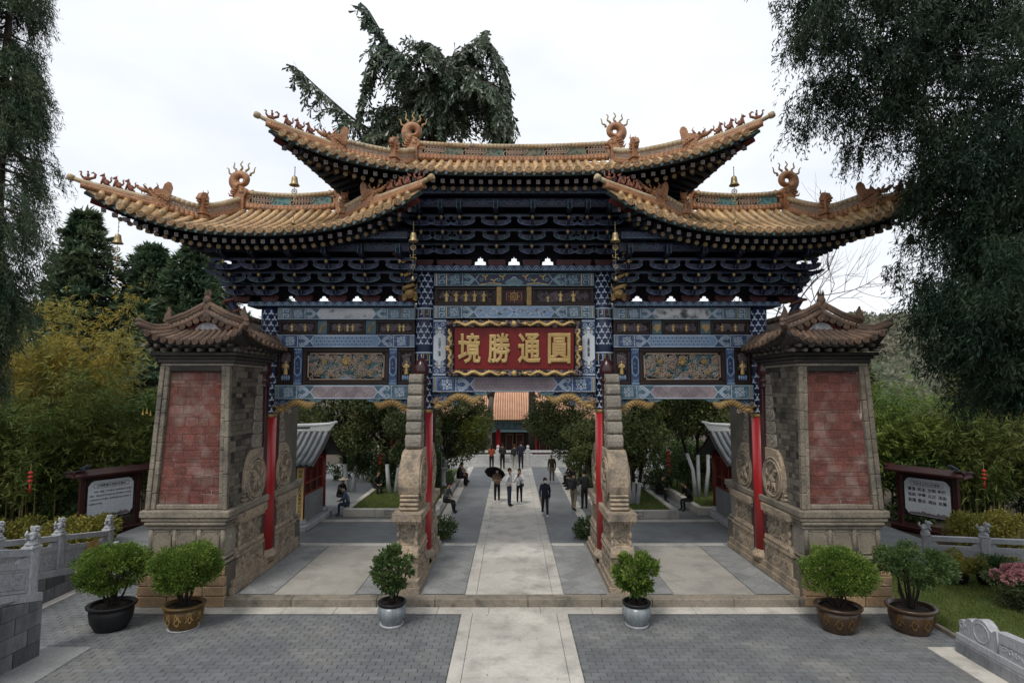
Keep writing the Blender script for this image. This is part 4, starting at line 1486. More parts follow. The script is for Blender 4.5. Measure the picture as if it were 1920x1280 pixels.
def ridge_dragon(mb):
    """ridge-end dragon: jaws biting the ridge, tail curled to a ring with five flames; looks towards +X"""
    mb.prism([(-.14, -.55), (.12, -.55), (.12, -.1), (.20, .02), (.16, .12), (.10, .2), (-.05, .26), (-.22, .2), (-.26, .05), (-.16, -.12)], -.11, .11, 'y', 0)
    mb.ell((.05, 0, .06), (.2, .14, .14), 0, 9, 6)
    mb.tube([(.1, 0, .04), (.26, 0, .05), (.36, 0, .12)], [.09, .06, .03], 7)
    mb.tube([(.1, 0, -.05), (.22, 0, -.08), (.32, 0, -.04)], [.07, .05, .02], 6)
    pts = spiral(-.02, .42, .235, .10, -PI * .55, -1.28, 26)
    n = len(pts)
    for i, (a, b) in enumerate(pts[:-1]):
        pass
    mb.tube([(a, 0, b) for a, b in pts], [.155 - .105 * i / (n - 1) for i in range(n)], 9, 0)
    for k in range(22):
        a, b = pts[k]
        for s_ in (-1, 1):
            mb.ell((a, s_ * .075, b), (.04, .03, .04), 0, 5, 4)
    for s_ in (-1, 1):
        mb.ell((.08, s_ * .12, .13), .035, 0, 6, 4)
        for k in range(4):
            mb.tube([(-.05 - .04 * k, s_ * .1, .1 - .06 * k), (-.15 - .04 * k, s_ * .13, .13 - .07 * k), (-.2 - .04 * k, s_ * .12, .22 - .07 * k)], [.035, .03, .006], 5)
    for k in range(5):
        a = R(28 + 31 * k)
        q = Vector((-.02, 0, .42))
        d = Vector((math.cos(a), 0, math.sin(a)))
        w = Vector((-d.z, 0, d.x))
        up = Vector((0, 0, 1))
        d2 = (d + up * .9).normalized()
        P = [q + d * .30 + d2 * (.30 * t) + w * (.03 * math.sin(t * 9 + k)) for t in [i / 8 for i in range(9)]]
        mb.tube(P, [.034 * (1 - .8 * i / 8) + .004 for i in range(9)], 5, 1)

FIG = {}
for k_, fn_, mm_ in (('seated_beast', beast_seated, ['terracotta_red']), ('phoenix_rider', beast_rider, ['terracotta_red']), ('dragon_head', dragon_head, ['terracotta']), ('ridge_beast', hip_beast, ['terracotta']), ('ridge_dragon', ridge_dragon, ['terracotta', 'gold_old'])):
    b_ = MB()
    fn_(b_)
    FIG[k_] = b_.mesh(k_, mm_)
# eave pieces
b_ = MB()
TX = Matrix.Rotation(R(90), 3, 'X')
b_.lathe([(.001, .030), (.03, .030), (.035, .018), (.055, .018), (.06, .030), (.072, .030), (.075, .02), (.084, .02), (.088, .034), (.1, .034), (.102, .0), (.1, -.06)], 14, (0, 0, 0), 0, TX)
for k in range(8):
    b_.ell((.045 * math.cos(k * PI / 4), -.022, .045 * math.sin(k * PI / 4)), .012, 0, 5, 3)
TILE_END = b_.mesh('tile_end', ['tile_end'])
TILE_END_OLD = b_.mesh('tile_end', ['terracotta_old'])
b_ = MB()
b_.prism([(-.105, .05), (-.09, -.01), (-.05, -.07), (0, -.125), (.05, -.07), (.09, -.01), (.105, .05), (.05, .03), (-.05, .03)][::-1], -.02, .012, 'y')
DRIP = b_.mesh('drip_tile', ['drip'])
b_ = MB()
b_.box((0, .45, 0), (.115, .9, .115), 0)
q_ = .045
Fe = lambda u, v, h: (u, -.001 - h, v)
b_.ribbon([(-q_, -q_), (q_, -q_), (q_, q_), (-q_, q_)], .012, Fe, 1, .002, True)
b_.ribbon([(0, -.026), (0, .026)], .010, Fe, 1)
b_.ribbon([(-.026, 0), (.026, 0)], .010, Fe, 1)
for a_ in ([(0, .026), (.026, .026)], [(.026, 0), (.026, -.026)], [(0, -.026), (-.026, -.026)], [(-.026, 0), (-.026, .026)]):
    b_.ribbon(a_, .010, Fe, 1, .003)
FLY = b_.mesh('flying_rafter', ['rafter', 'rafter_line'])
b_ = MB()
b_.lathe([(.066, 0), (.066, -.8)], 10, (0, 0, 0), 0, TX, sm=True)
b_.lathe([(.001, .006), (.02, .006), (.03, .002), (.05, .002), (.055, .008), (.066, .008), (.066, 0)], 12, (0, 0, 0), 1, TX)
ROUND = b_.mesh('round_rafter', ['rafter', 'rafter_gold'])

def make_roof(cx, W, RR, zr, z0, h, p, hp, Xm, zm, alt, cut=None):
    roof = empty_part('tiled_roof', gate, (cx, 0, 0))
    YT, YM = 2.65, 2.4
    def eave(x):
        s = min(1, abs(x) / W)
        return Vector((x, -(YM + (YT - YM) * s ** 4), z0 + h * s ** p))
    def side(t):
        s = abs(t)
        return Vector((Xm + (W - Xm) * s ** 2, t * YT, zm + (z0 + h - zm) * s ** 2.2))
    HP = catmull([(RR, 0, zr)] + hp + [(W + .05, -YT - .05, z0 + h + .08)], 8)
    def hip(x):
        x = abs(x)
        for i in range(1, len(HP)):
            if x <= HP[i].x:
                t = (x - HP[i - 1].x) / max(1e-6, HP[i].x - HP[i - 1].x)
                return HP[i - 1].lerp(HP[i], t)
        return HP[-1].copy()
    def top(x):
        if abs(x) <= RR:
            return Vector((x, 0, zr))
        q = hip(x)
        return Vector((x, q.y, q.z))
    def surf(x, v, dz=0):
        a, b = eave(x), top(x)
        q = a.lerp(b, v)
        q.z += dz - .11 * 4 * v * (1 - v) * min(1, (b - a).length / 2.4)
        return q
    # sheets
    mb = MB()
    nx, nv = 64, 6
    for sy in (1, -1):
        vs = []
        for i in range(nx + 1):
            x = -W + 2 * W * i / nx
            for k in range(nv + 1):
                q = surf(x, k / nv)
                vs.append((q.x, sy * q.y, q.z))
        mb.add(vs, [(i * (nv + 1) + k, (i + 1) * (nv + 1) + k, (i + 1) * (nv + 1) + k + 1, i * (nv + 1) + k + 1) for i in range(nx) for k in range(nv)], 0, True)
    for sx in (-1, 1):
        n = 20
        vs = []
        for i in range(2 * n + 1):
            t = -1 + i / n
            e = side(t)
            q = HP[min(len(HP) - 1, int(abs(t) * (len(HP) - 1)))]
            vs += [(sx * e.x, e.y, e.z), (sx * q.x, q.y if t <= 0 else -q.y, q.z)]
        mb.add(vs, [(2 * i, 2 * i + 1, 2 * i + 3, 2 * i + 2) for i in range(2 * n)], 0, True)
    mb.build('roof_sheet', 'tile', roof)
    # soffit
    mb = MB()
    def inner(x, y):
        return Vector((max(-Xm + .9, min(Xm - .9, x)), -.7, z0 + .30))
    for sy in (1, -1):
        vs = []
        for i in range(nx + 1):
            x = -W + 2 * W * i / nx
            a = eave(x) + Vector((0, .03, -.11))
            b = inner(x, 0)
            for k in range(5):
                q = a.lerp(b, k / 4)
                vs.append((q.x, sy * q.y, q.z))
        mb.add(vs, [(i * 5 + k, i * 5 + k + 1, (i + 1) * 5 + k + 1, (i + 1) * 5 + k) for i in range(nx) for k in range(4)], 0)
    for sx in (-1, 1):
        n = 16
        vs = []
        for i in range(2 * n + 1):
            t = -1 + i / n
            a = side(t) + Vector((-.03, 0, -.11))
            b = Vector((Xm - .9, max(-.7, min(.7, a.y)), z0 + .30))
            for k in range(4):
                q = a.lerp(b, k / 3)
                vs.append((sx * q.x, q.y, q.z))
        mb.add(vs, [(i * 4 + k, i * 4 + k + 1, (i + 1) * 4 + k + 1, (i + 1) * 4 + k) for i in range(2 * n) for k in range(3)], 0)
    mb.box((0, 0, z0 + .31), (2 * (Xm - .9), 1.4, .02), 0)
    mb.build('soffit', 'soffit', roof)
    mb = MB()
    for sy in (1, -1):
        mb.tube([(q.x, sy * (q.y + .04), q.z - .075) for q in [eave(-W + 2 * W * i / 60) for i in range(61)]], .05, 4, 0, sm=False)
    for sx in (-1, 1):
        mb.tube([(sx * (q.x - .04), q.y, q.z - .075) for q in [side(-1 + i / 20) for i in range(41)]], .06, 4, 0, sm=False)
    mb.build('eave_board', 'drip', roof)
    # tile rows, caps, drip tiles, rafters
    q = .272
    n = int((2 * W - .3) / q)
    xs = [(i - (n - 1) / 2) * q for i in range(n)]
    rd = random.Random(int(cx * 7) + 3)
    for x in xs:
        a, b = eave(x), top(x)
        L = (b - a).length
        mb = MB()
        k = max(1, round(L / .33))
        pts, rad = [], []
        for i in range(k):
            pts += [surf(x, i / k + (-.02 if i == 0 else 0), .012), surf(x, (i + .97) / k, .012)]
            rad += [.094 + rd.uniform(-.003, .003), .083]
        mb.tube(pts, rad, 8, 0, cap=True, a0=-.25, a1=PI + .25)
        mb.build('tile_row', 'tile', roof)
        e = eave(x)
        link('tile_end', TILE_END, roof, (e.x, e.y - .05, e.z + .018), rot=(R(-8) + rd.uniform(-.05, .05), 0, rd.uniform(-.08, .08)))
        if x != xs[-1]:
            e = eave(x + q / 2)
            link('drip_tile', DRIP, roof, (e.x, e.y - .01, e.z - .045), rot=(R(-12), 0, 0), scale=(1, 1, .8))
    nr = int((2 * W - .5) / .268)
    for i in range(nr):
        x = (i - (nr - 1) / 2) * .268
        e = eave(x)
        s = x / W
        f = -math.copysign(max(0, abs(s) - .5) * 1.5, s)
        sl = R(10)
        link('flying_rafter', FLY, roof, (e.x + math.copysign(max(0, abs(s) - .5) * -.2, s), e.y + .16, e.z - .245), rot=(sl, 0, f), scale=(1, max(.2, 1 - 2.2 * max(0, abs(s) - .55)), 1))
        if abs(s) < .93:
            link('round_rafter', ROUND, roof, (e.x - math.copysign(max(0, abs(s) - .4) * .5, s), e.y + .38, e.z - .37 - max(0, abs(s) - .5) * .18), rot=(sl + R(2), 0, f), scale=(1, max(.2, 1 - 2.0 * max(0, abs(s) - .5)), 1))
    for sx in (-1, 1):
        for i in range(-12, 13):
            t = i / 13.5
            e = side(t)
            f = sx * (R(90) - t * .9) if True else 0
            link('flying_rafter', FLY, roof, (sx * (e.x - .12), e.y, e.z - .18), rot=(R(8), 0, f), scale=(1, max(.25, 1 - 1.1 * max(0, abs(t) - .3)), 1))
    # red hip rafters at the corners
    for sx in (-1, 1):
        for sy in (-1, 1):
            mb = MB()
            P = catmull([(sx * (Xm - .9), sy * .7, z0 + .16), (sx * (Xm - .9 + (W - Xm + .8) * .5), sy * 1.66, z0 + .15 + h * .45 - .22), (sx * (W - .12), sy * (YT - .12), z0 + h - .26)], 6)
            mb.tube(P, [.17, .16, .15, .15, .14, .14, .13, .13, .13, .12, .11, .10, .09], 4, 0, sm=False)
            mb.build('hip_rafter', 'hip_red', roof)
    # ridges
    P = [(x, 0, zr + .12 * (x / RR) ** 2) for x in [(-RR + .16) + (2 * RR - .32) * i / 16 for i in range(17)]]
    ridge_wall('main_ridge', roof, P, .02, .50, alt)
    i1 = 8
    i2 = 16
    for sx in (-1, 1):
        H = [Vector((sx * v.x, v.y, v.z)) for v in HP]
        ridge_wall('short_ridge', roof, H[1:i1 + 1], .02, .40, None)
        ridge_wall('hip_ridge', roof, H[i1:i2 + 1], .02, .36, None)
        mb = MB()
        F, L = path_frame(H[i2:])
        nn = 16
        ext = [F(L * i / nn, 0, 0) for i in range(nn + 1)]
        tip = ext[-1] + (ext[-1] - ext[-2]).normalized() * .22 + Vector((0, 0, .05))
        for dz, r_, mm in ((.03, .10, 0), (.11, .085, 0), (.19, .075, 1)):
            pts = [q_ + Vector((0, 0, dz * (1 - .35 * i / nn))) for i, q_ in enumerate(ext)]
            if dz > .15:
                pts.append(tip + Vector((0, 0, .10)))
            mb.tube(pts, [r_ * (1 - .15 * i / len(pts)) for i in range(len(pts))], 8, mm)
        e = tip + Vector((0, 0, .10))
        d = (pts[-1] - pts[-2]).normalized()
        mb.tube([e - d * .05, e + d * .05, e + d * .10], [.085, .095, .07], 10, 1)
        mb.build('hip_tip', ['terracotta', 'coping'], roof)
        if cut and cut(sx):
            pass
        yaw = lambda u: math.atan2(*(list((F(min(L, u + .1), 0, 0) - F(max(0, u - .1), 0, 0)).xy)[::-1])) + PI
        link('dragon_head', FIG['dragon_head'], roof, F(.12, .02, 0), yaw(.12), scale=(1.05, 1.05, 1.05))
        for k in range(3):
            u = L * (.40 + .155 * k)
            link('seated_beast', FIG['seated_beast'], roof, F(u, .24 - .02 * k, 0), yaw(u), scale=(.9, .9, .9))
        link('phoenix_rider', FIG['phoenix_rider'], roof, F(L * .93, .17, 0), yaw(L * .9), scale=(.8, .8, .8))
        b1 = H[i1]
        link('ridge_beast', FIG['ridge_beast'], roof, (b1.x, b1.y - .05, b1.z), sx * R(18), scale=(1.05, 1.05, 1.0))
        link('ridge_dragon', FIG['ridge_dragon'], roof, (sx * (RR + .02), -.02, zr + .55), 0 if sx < 0 else PI, scale=(1.1, 1.1, 1.08))
    return roof
ctr_roof = make_roof(0, 6.78, 3.22, 12.86, 11.62, 1.14, 2.9, [(3.60, -1.25, 12.30), (5.1, -1.90, 12.40)], 5.3, 11.62, 'lattice_green')
for s_ in (-1, 1):
    make_roof(s_ * 7.14, 4.62, 1.58, 11.24, 9.92, 1.10, 2.45, [(2.10, -1.25, 10.60), (3.0, -1.90, 10.76)], 2.65, 9.98, 'lattice_teal')

# ------------------------------------------------------------------ bracket sets under the eaves
def arm_poly(y, z):
    return [(.15, z - .07), (y + .22, z - .07), (y + .08, z - .05), (y - .03, z + .02), (y - .07, z + .10), (y + .0, z + .12), (y + .08, z + .07), (y + .2, z + .06), (.15, z + .06)]
def bracket_mesh(offs):
    mb = MB()
    mb.prism([(-.20, .0), (.20, .0), (.27, .12), (.27, .20), (-.27, .20), (-.27, .12)], -.24, .24, 'y', 3)
    mb.ribbon([(-.25, .19), (.25, .19)], .012, FY(-.24), 4)
    for k, zo in enumerate(offs):
        y = -.62 - .37 * k
        mb.prism(arm_poly(y, zo)[::-1], -.06, .06, 'x', 0)
        # diamond boss on the nose
        q = Vector((0, y - .06, zo + .13))
        mb.add([q + Vector(v) for v in ((-.05, -.02, 0), (0, -.02, -.065), (.05, -.02, 0), (0, -.02, .065), (0, -.06, 0), (0, .02, 0))], [(0, 1, 4), (1, 2, 4), (2, 3, 4), (3, 0, 4), (1, 0, 5), (2, 1, 5), (3, 2, 5), (0, 3, 5)], 2)
        for s_ in (-1, 1):
            mb.ribbon([(s_ * .061 + 0, zo - .05), (s_ * .061, zo + .05)], .014, FY(y + .0), 1)
        # lateral cloud arm with little blocks
        w = .36 + .03 * k
        yl = y + .16
        P = [(-w, zo + .13), (-w - .02, zo + .06), (-w + .05, zo + .0), (-w + .12, zo - .03), (-.16, zo - .06), (.16, zo - .06), (w - .12, zo - .03), (w - .05, zo + .0), (w + .02, zo + .06), (w, zo + .13), (w - .08, zo + .13), (w - .12, zo + .10), (.1, zo + .09), (-.1, zo + .09), (-w + .12, zo + .10), (-w + .08, zo + .13)]
        mb.prism(P, yl - .04, yl + .05, 'y', 0)
        mb.ribbon([(a, b) for a, b in P[:10]], .016, FY(yl - .04), 5 if k % 2 else 1)
        for s_ in (-1, 1):
            mb.ribbon(spiral(s_ * (w - .12), zo + .01, .05, .01, PI / 2, s_ * 1.1, 8), .012, FY(yl - .045), 5 if k % 2 else 1)
            mb.box((s_ * (w - .03), yl, zo + .17), (.13, .12, .06), 0)
            mb.ribbon([(s_ * (w - .03) - .06, zo + .19), (s_ * (w - .03) + .06, zo + .19)], .010, FY(yl - .061), 4)
    zo = offs[-1] + .32
    y = -.62 - .37 * 3
    mb.prism([(.1, zo - .08), (y + .3, zo - .08), (y + .1, zo - .02), (y, zo + .14), (y + .02, zo + .26), (y + .12, zo + .22), (.1, zo + .2)][::-1], -.07, .07, 'x', 0)
    for s_ in (-1, 1):
        mb.ribbon([(s_ * .055, zo - .02), (s_ * .055, zo + .24)], .014, FY(y + .0), 5)
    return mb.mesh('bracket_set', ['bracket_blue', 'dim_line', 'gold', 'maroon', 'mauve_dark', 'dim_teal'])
OC, OS = (.40, .74, 1.08), (.24, .56, .88)
bmC, bmS = bracket_mesh(OC), bracket_mesh(OS)
for x in (-2.8, -2.15, -1.61, -.54, .54, 1.61, 2.15, 2.8):
    link('bracket_set', bmC, gate, (x, 0, 9.412))
side_sets = {}
for s_ in (-1, 1):
    for d in (3.35, 4.45, 5.5, 6.55, 7.62, 8.5):
        link('bracket_set', bmS, gate, (s_ * d, 0, 8.292))
# tie beams along each tier, backing boards with stepped gaps
def tier_beams(x0, x1, zb, offs, gaps, ztop, col):
    mb = MB()
    for k, zo in enumerate(offs):
        y = -.46 - .37 * k
        mb.box(((x0 + x1) / 2, y, zb + zo + .235), (x1 - x0, .09, .07), 0)
        mb.ribbon([(x0, zb + zo + .21), (x1, zb + zo + .21)], .010, FY(y - .046), 1)
        mb.ribbon([(x0, zb + zo + .26), (x1, zb + zo + .26)], .008, FY(y - .046), 2)
    y = -.62 - .37 * 2.4
    zt = zb + offs[-1] + .36
    mb.box(((x0 + x1) / 2, y, zt + .16), (x1 - x0, .1, .26), 0)
    x = x0 + .3
    k = 0
    while x < x1 - .2:
        F = FY(y - .05)
        mb.ribbon(spiral(x, zt + .16, .09, .02, 0, 1.4, 10), .014, F, 2 if k % 2 else 1)
        mb.ribbon(arc(x + .2, zt + .1, .1, 0, PI, 7), .014, F, 1)
        x += .4
        k += 1
    y2 = y - .3
    mb.box(((x0 + x1) / 2, y2, zt + .42), (x1 - x0, .16, .2), 0)
    F = FY(y2 - .08)
    mb.ribbon([(x0, zt + .34), (x1, zt + .34)], .012, F, 2)
    x = x0 + .2
    while x < x1 - .2:
        mb.ribbon(ring(x, zt + .42, .06, 8), .010, F, 1, closed=True)
        x += .17
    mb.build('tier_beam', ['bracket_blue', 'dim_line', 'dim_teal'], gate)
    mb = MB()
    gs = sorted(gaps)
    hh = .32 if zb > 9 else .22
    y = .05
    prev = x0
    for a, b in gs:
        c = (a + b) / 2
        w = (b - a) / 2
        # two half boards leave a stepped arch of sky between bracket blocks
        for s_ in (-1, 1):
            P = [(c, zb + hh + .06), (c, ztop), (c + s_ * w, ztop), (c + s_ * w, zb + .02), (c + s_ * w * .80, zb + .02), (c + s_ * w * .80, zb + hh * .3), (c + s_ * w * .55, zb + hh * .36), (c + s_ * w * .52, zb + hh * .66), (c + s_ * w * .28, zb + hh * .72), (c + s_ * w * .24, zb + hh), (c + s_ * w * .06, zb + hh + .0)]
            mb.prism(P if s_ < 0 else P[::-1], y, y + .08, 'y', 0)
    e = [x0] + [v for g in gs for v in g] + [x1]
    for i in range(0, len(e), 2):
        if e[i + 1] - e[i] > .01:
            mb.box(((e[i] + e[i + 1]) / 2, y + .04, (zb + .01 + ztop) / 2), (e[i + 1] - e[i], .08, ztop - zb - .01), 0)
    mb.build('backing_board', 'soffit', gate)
tier_beams(-3.6, 3.6, 9.412, OC, [(-1.40, -.75), (-.33, .33), (.75, 1.40)], 12.0, 0)
for s_ in (-1, 1):
    a, b = sorted((s_ * 3.05, s_ * 9.0))
    gp = [tuple(sorted((s_ * u, s_ * v))) for u, v in ((3.62, 4.2), (4.72, 5.25), (5.77, 6.3), (6.82, 7.35))]
    tier_beams(a, b, 8.292, OS, gp, 10.2, 0)
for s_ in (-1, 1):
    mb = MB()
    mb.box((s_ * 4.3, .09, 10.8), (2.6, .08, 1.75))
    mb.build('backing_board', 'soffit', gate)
# long corner arms sticking out sideways beyond the end columns
for cx, zb, offs, base in ((CX2, 8.292, OS, 1.05), (CX1, 9.412, OC, .9)):
    for s_ in (-1, 1):
        mb = MB()
        for k, zo in enumerate(offs):
            for y in (-.35, .0, .35):
                x1_ = base + .42 * k
                z = zo
                P = [(0, z - .07), (x1_ - .3, z - .07), (x1_ - .08, z - .02), (x1_ + .06, z + .1), (x1_ + .0, z + .13), (x1_ - .14, z + .08), (x1_ - .3, z + .06), (0, z + .06)]
                mb.prism([(s_ * a, b) for a, b in P][::s_], y - .05, y + .05, 'y', 0)
                mb.ribbon([(s_ * a, b) for a, b in P[1:5]], .014, FY(y - .05), 1)
            yd = -.62 - .37 * k
            T = Matrix.Rotation(s_ * R(45), 3, 'Z')
            mb.prism(arm_poly(yd * 1.35, zo)[::-1], -.06, .06, 'x', 0, T)
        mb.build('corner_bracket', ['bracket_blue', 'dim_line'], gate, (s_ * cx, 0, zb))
# dragon-wrapped braces
def dragon_brace(P, r, mats, name='dragon_brace'):
    mb = MB()
    C = catmull(P, 8)
    mb.tube(C, r, 9, 1)
    n = len(C)
    hp = []
    tot = 4.2
    for i in range(n * 3):
        t = i / (n * 3 - 1)
        k = min(n - 2, int(t * (n - 1)))
        q = C[k].lerp(C[k + 1], t * (n - 1) - k)
        a = t * tot * 2 * PI
        hp.append(q + Vector((math.cos(a) * r * 1.5, math.sin(a) * r * 1.5, 0)))
    mb.tube(hp, [r * .62 * (1 - .5 * i / len(hp)) for i in range(len(hp))], 7, 0)
    for i in range(0, len(hp), 2):
        mb.ell(hp[i] + (hp[i] - C[min(n - 1, i // 3)]).normalized() * r * .4, r * .3, 0, 5, 4)
    q = Vector(P[0])
    mb.ell(q + Vector((0, -.05, .0)), (r * 1.5, r * 1.4, r * 1.7), 0, 8, 6)
    mb.ell(q + Vector((0, -.18, -.06)), (r * .9, r * 1.2, r * .6), 0, 7, 5)
    for s_ in (-1, 1):
        mb.tube([q + Vector((s_ * r, 0, .1)), q + Vector((s_ * r * 2, .02, .2)), q + Vector((s_ * r * 2.2, -.05, .3))], [.04, .03, .006], 5, 0)
        for k in range(4):
            mb.tube([q + Vector((s_ * r, 0, -.05 * k)), q + Vector((s_ * r * 2, .02, -.06 * k - .04)), q + Vector((s_ * r * 2.4, -.02, -.07 * k + .04))], [.035, .028, .005], 5, 0)
    mb.build(name, mats, gate)
for s_ in (-1, 1):
    dragon_brace([(s_ * 3.20, -.55, 8.50), (s_ * 3.30, -.85, 9.1), (s_ * 3.45, -1.30, 9.75)], .10, ['gold_old', 'dark_wood_and_hollow'])
    dragon_brace([(s_ * 8.35, -.45, 7.25), (s_ * 8.42, -.50, 7.7), (s_ * 8.75, -.60, 8.35)], .11, ['terracotta_red', 'blue_dark'])

# ------------------------------------------------------------------ wind bells under the eave corners
def wind_bell(loc, label, L):
    t = thing('wind_bell', label, 'bell', loc, 0, 'bells hanging from the eave corners')
    mb = MB()
    mb.tube([(0, 0, 0), (0, 0, -L)], .008, 5)
    for k in range(4):
        mb.tube([(0, 0, -L * k / 4 - .02), (0, 0, -L * k / 4 - .05)], .016, 6)
    mb.build('hook_rod', 'bronze', t)
    mb = MB()
    mb.lathe([(.02, 0), (.05, -.01), (.075, -.04), (.085, -.12), (.095, -.19), (.13, -.25), (.145, -.27), (.13, -.265), (.085, -.2), (.07, -.05), (.01, -.02)], 16, (0, 0, -L))
    mb.build('bell_cup', 'bronze', t)
    mb = MB()
    z = -L - .22
    mb.tube([(0, 0, z), (0, 0, z - 1.05)], .007, 5)
    F = FY(0)
    mb.tube([F(a, b, 0) for a, b in ring(0, z - .22, .07, 14)] + [F(.07, z - .22, 0)], .012, 5, cap=False)
    for k in range(8):
        a = k * PI / 4
        mb.tube([(0, 0, z - .22), (.09 * math.cos(a), 0, z - .22 + .09 * math.sin(a))], .006, 4)
    c = z - .5
    for P in ([(-.08, .08), (-.08, 0), (.08, 0), (.08, -.08)], [(.08, .08), (0, .08), (0, -.08), (-.08, -.08)]):
        for i in range(3):
            mb.tube([(P[i][0], 0, c + P[i][1]), (P[i + 1][0], 0, c + P[i + 1][1])], .010, 4)
    mb.tube([F(a, b, 0) for a, b in ring(0, z - .76, .05, 12)] + [F(.05, z - .76, 0)], .010, 5, cap=False)
    mb.build('pendant_chain', 'bronze', t)
    mb = MB()
    mb.lathe([(.012, 0), (.03, -.02), (.035, -.07), (.065, -.13), (.03, -.12), (.01, -.03)], 12, (0, 0, z - 1.03))
    mb.build('small_bell', 'bronze', t)
wind_bell((-6.15, -2.3, 11.8), 'bronze wind bell under the high roof corner towards the weeping conifer', .28)
wind_bell((6.15, -2.3, 11.8), 'bronze wind bell under the high roof corner towards the dark cedar', .28)
wind_bell((-2.82, -2.2, 10.25), 'bronze wind bell before the golden dragon brace nearer the weeping conifer', .3)
wind_bell((2.82, -2.2, 10.25), 'bronze wind bell before the golden dragon brace nearer the dark cedar', .3)
wind_bell((-11.0, -2.3, 10.35), 'outermost bronze wind bell hanging in front of the green pines', .48)
wind_bell((11.0, -2.3, 10.35), 'outermost bronze wind bell half hidden by the cedar boughs', .48)
# ------------------------------------------------------------------ brick piers at both ends of the gate
brick_cache = {}
def brick(parent, name, m, c, d, ch=.008, rz=0):
    key = (m, round(d[0], 2), round(d[1], 2), round(d[2], 2))
    if key not in brick_cache:
        b = MB()
        b.cbox((0, 0, 0), key[1:], ch)
        brick_cache[key] = b.mesh(name, [m])
    return link(name, brick_cache[key], parent, c, rz)
def pier(sg, label):
    P = thing('brick_pier', label, 'pier', (sg * 8.6, 0, 0), 0, 'brick piers flanking the gate')
    def X(a):                           # distance from the gate axis -> local x
        return sg * (a - 8.6)
    def span(a, b):
        return (X(a) + X(b)) / 2, abs(b - a)
    rd = random.Random(5 if sg > 0 else 9)
    # cores
    mb = MB()
    for a, b, y, z0, z1, m in ((7.50, 9.70, 2.60, 0, 1.02, 1), (7.62, 9.36, 2.41, 2.42, 6.2, 1)):
        c, w = span(a, b)
        mb.box((c, 0, (z0 + z1) / 2), (w, 2 * y, z1 - z0), m)
    c, w = span(7.80, 9.40)
    mb.box((c, -2.405, 4.3), (w, .03, 3.7), 0)
    mb.build('masonry_core', ['mortar', 'brick_grey'], P)
    # base courses
    z = 0
    for k, h in enumerate((.27, .25, .26, .25)):
        a, b = 7.47 + .012 * k, 9.75 - .012 * k
        n = 3 + k % 2
        cuts = [a] + sorted(a + (b - a) * (i + rd.uniform(-.12, .12)) / n for i in range(1, n)) + [b]
        for i in range(n):
            c, w = span(cuts[i], cuts[i + 1])
            brick(P, 'base_stone', 'stone_warm', (c, -2.60 + rd.uniform(-.012, .012), z + h / 2), (w - .012, .16, h - .01), .02)
        for i in range(7):               # outer flank
            brick(P, 'base_stone', 'stone_warm', (X(b - .02), -2.15 + i * .7 + (.3 if k % 2 else 0) - .15, z + h / 2), (.12, .68, h - .01), .02)
        z += h
    # mouldings
    def course(a, b, y, z0, z1, name='moulding', m='stone_trim', ch=.03):
        c, w = span(a, b)
        b_ = MB()
        b_.cbox((c, 0, (z0 + z1) / 2), (w, 2 * y, z1 - z0 - .003), ch)
        b_.build(name, m, P)
    course(7.50, 9.74, 2.66, 1.035, 1.13)
    course(7.54, 9.70, 2.62, 1.13, 1.25, ch=.05)
    course(7.60, 9.58, 2.50, 1.25, 1.92, 'waist', 'stone_grey', .01)
    for a in (7.60, 8.22, 8.86, 9.48):
        c, w = span(a, a + .1)
        b_ = MB()
        b_.tube([(c, -2.51, 1.26), (c, -2.51, 1.91)], .055, 10)
        b_.build('half_column', 'stone_trim', P)
    for a, b in ((7.74, 8.20), (8.36, 8.84), (9.0, 9.46)):
        c, w = span(a, b)
        b_ = MB()
        k = .06
        pl = []
        for sx, sz in ((-1, -1), (1, -1), (1, 1), (-1, 1)):
            x0, z0 = sx * w / 2, sz * .28
            q = [(x0 - sx * k, z0), (x0 - sx * k, z0 - sz * k), (x0, z0 - sz * k)]
            pl += q if sx * sz < 0 else q[::-1]
        pl = pl[2:] + pl[:2]
        b_.prism([(c + u, 1.585 + v) for u, v in pl], -2.525, -2.45, 'y', 0)
        b_.tube([(c + u, -2.527, 1.585 + v) for u, v in pl] + [(c + pl[0][0], -2.527, 1.585 + pl[0][1])], .014, 5, 0, cap=False)
        b_.build('cartouche', 'stone_carved', P)
    course(7.56, 9.64, 2.56, 1.92, 2.0, ch=.02)
    course(7.52, 9.70, 2.62, 2.0, 2.13, ch=.05)
    course(7.48, 9.76, 2.62, 2.13, 2.22, ch=.02)
    course(7.44, 9.80, 2.66, 2.222, 2.42, 'ledge', 'stone_trim', .03)
    # edge trim stones (front)
    for a, b, y in ((7.56, 7.68, -2.49), (7.685, 7.80, -2.455), (9.455, 9.575, -2.455), (9.58, 9.70, -2.49)):
        z = 2.425
        while z < 6.15:
            h = min(rd.choice((.36, .48, .56, .42)), 6.2 - z)
            if 6.2 - z - h < .15: h = 6.2 - z
            tp = (z - 2.4) / 3.8 * .22
            c, w = span(a + (tp if a < 8.5 else 0) * 0, b)
            brick(P, 'trim_stone', 'stone_trim', (c - sg * (tp if a > 8.5 else -.3 * tp), y, z + h / 2), (w - .004, .14, h - .006), .012).rotation_euler = (0, -sg * math.atan(.22 / 3.8) if a > 8.5 else sg * math.atan(.066 / 3.8), 0)
            z += h
    c, w = span(7.80, 9.455)
    brick(P, 'trim_stone', 'stone_trim', (c, -2.44, 2.49), (w, .12, .12), .02)
    c, w = span(7.86, 9.25)
    brick(P, 'trim_stone', 'brick_black', (c, -2.46, 6.125), (w, .14, .14), .02)
    # red bricks
    z = 2.555
    k = 0
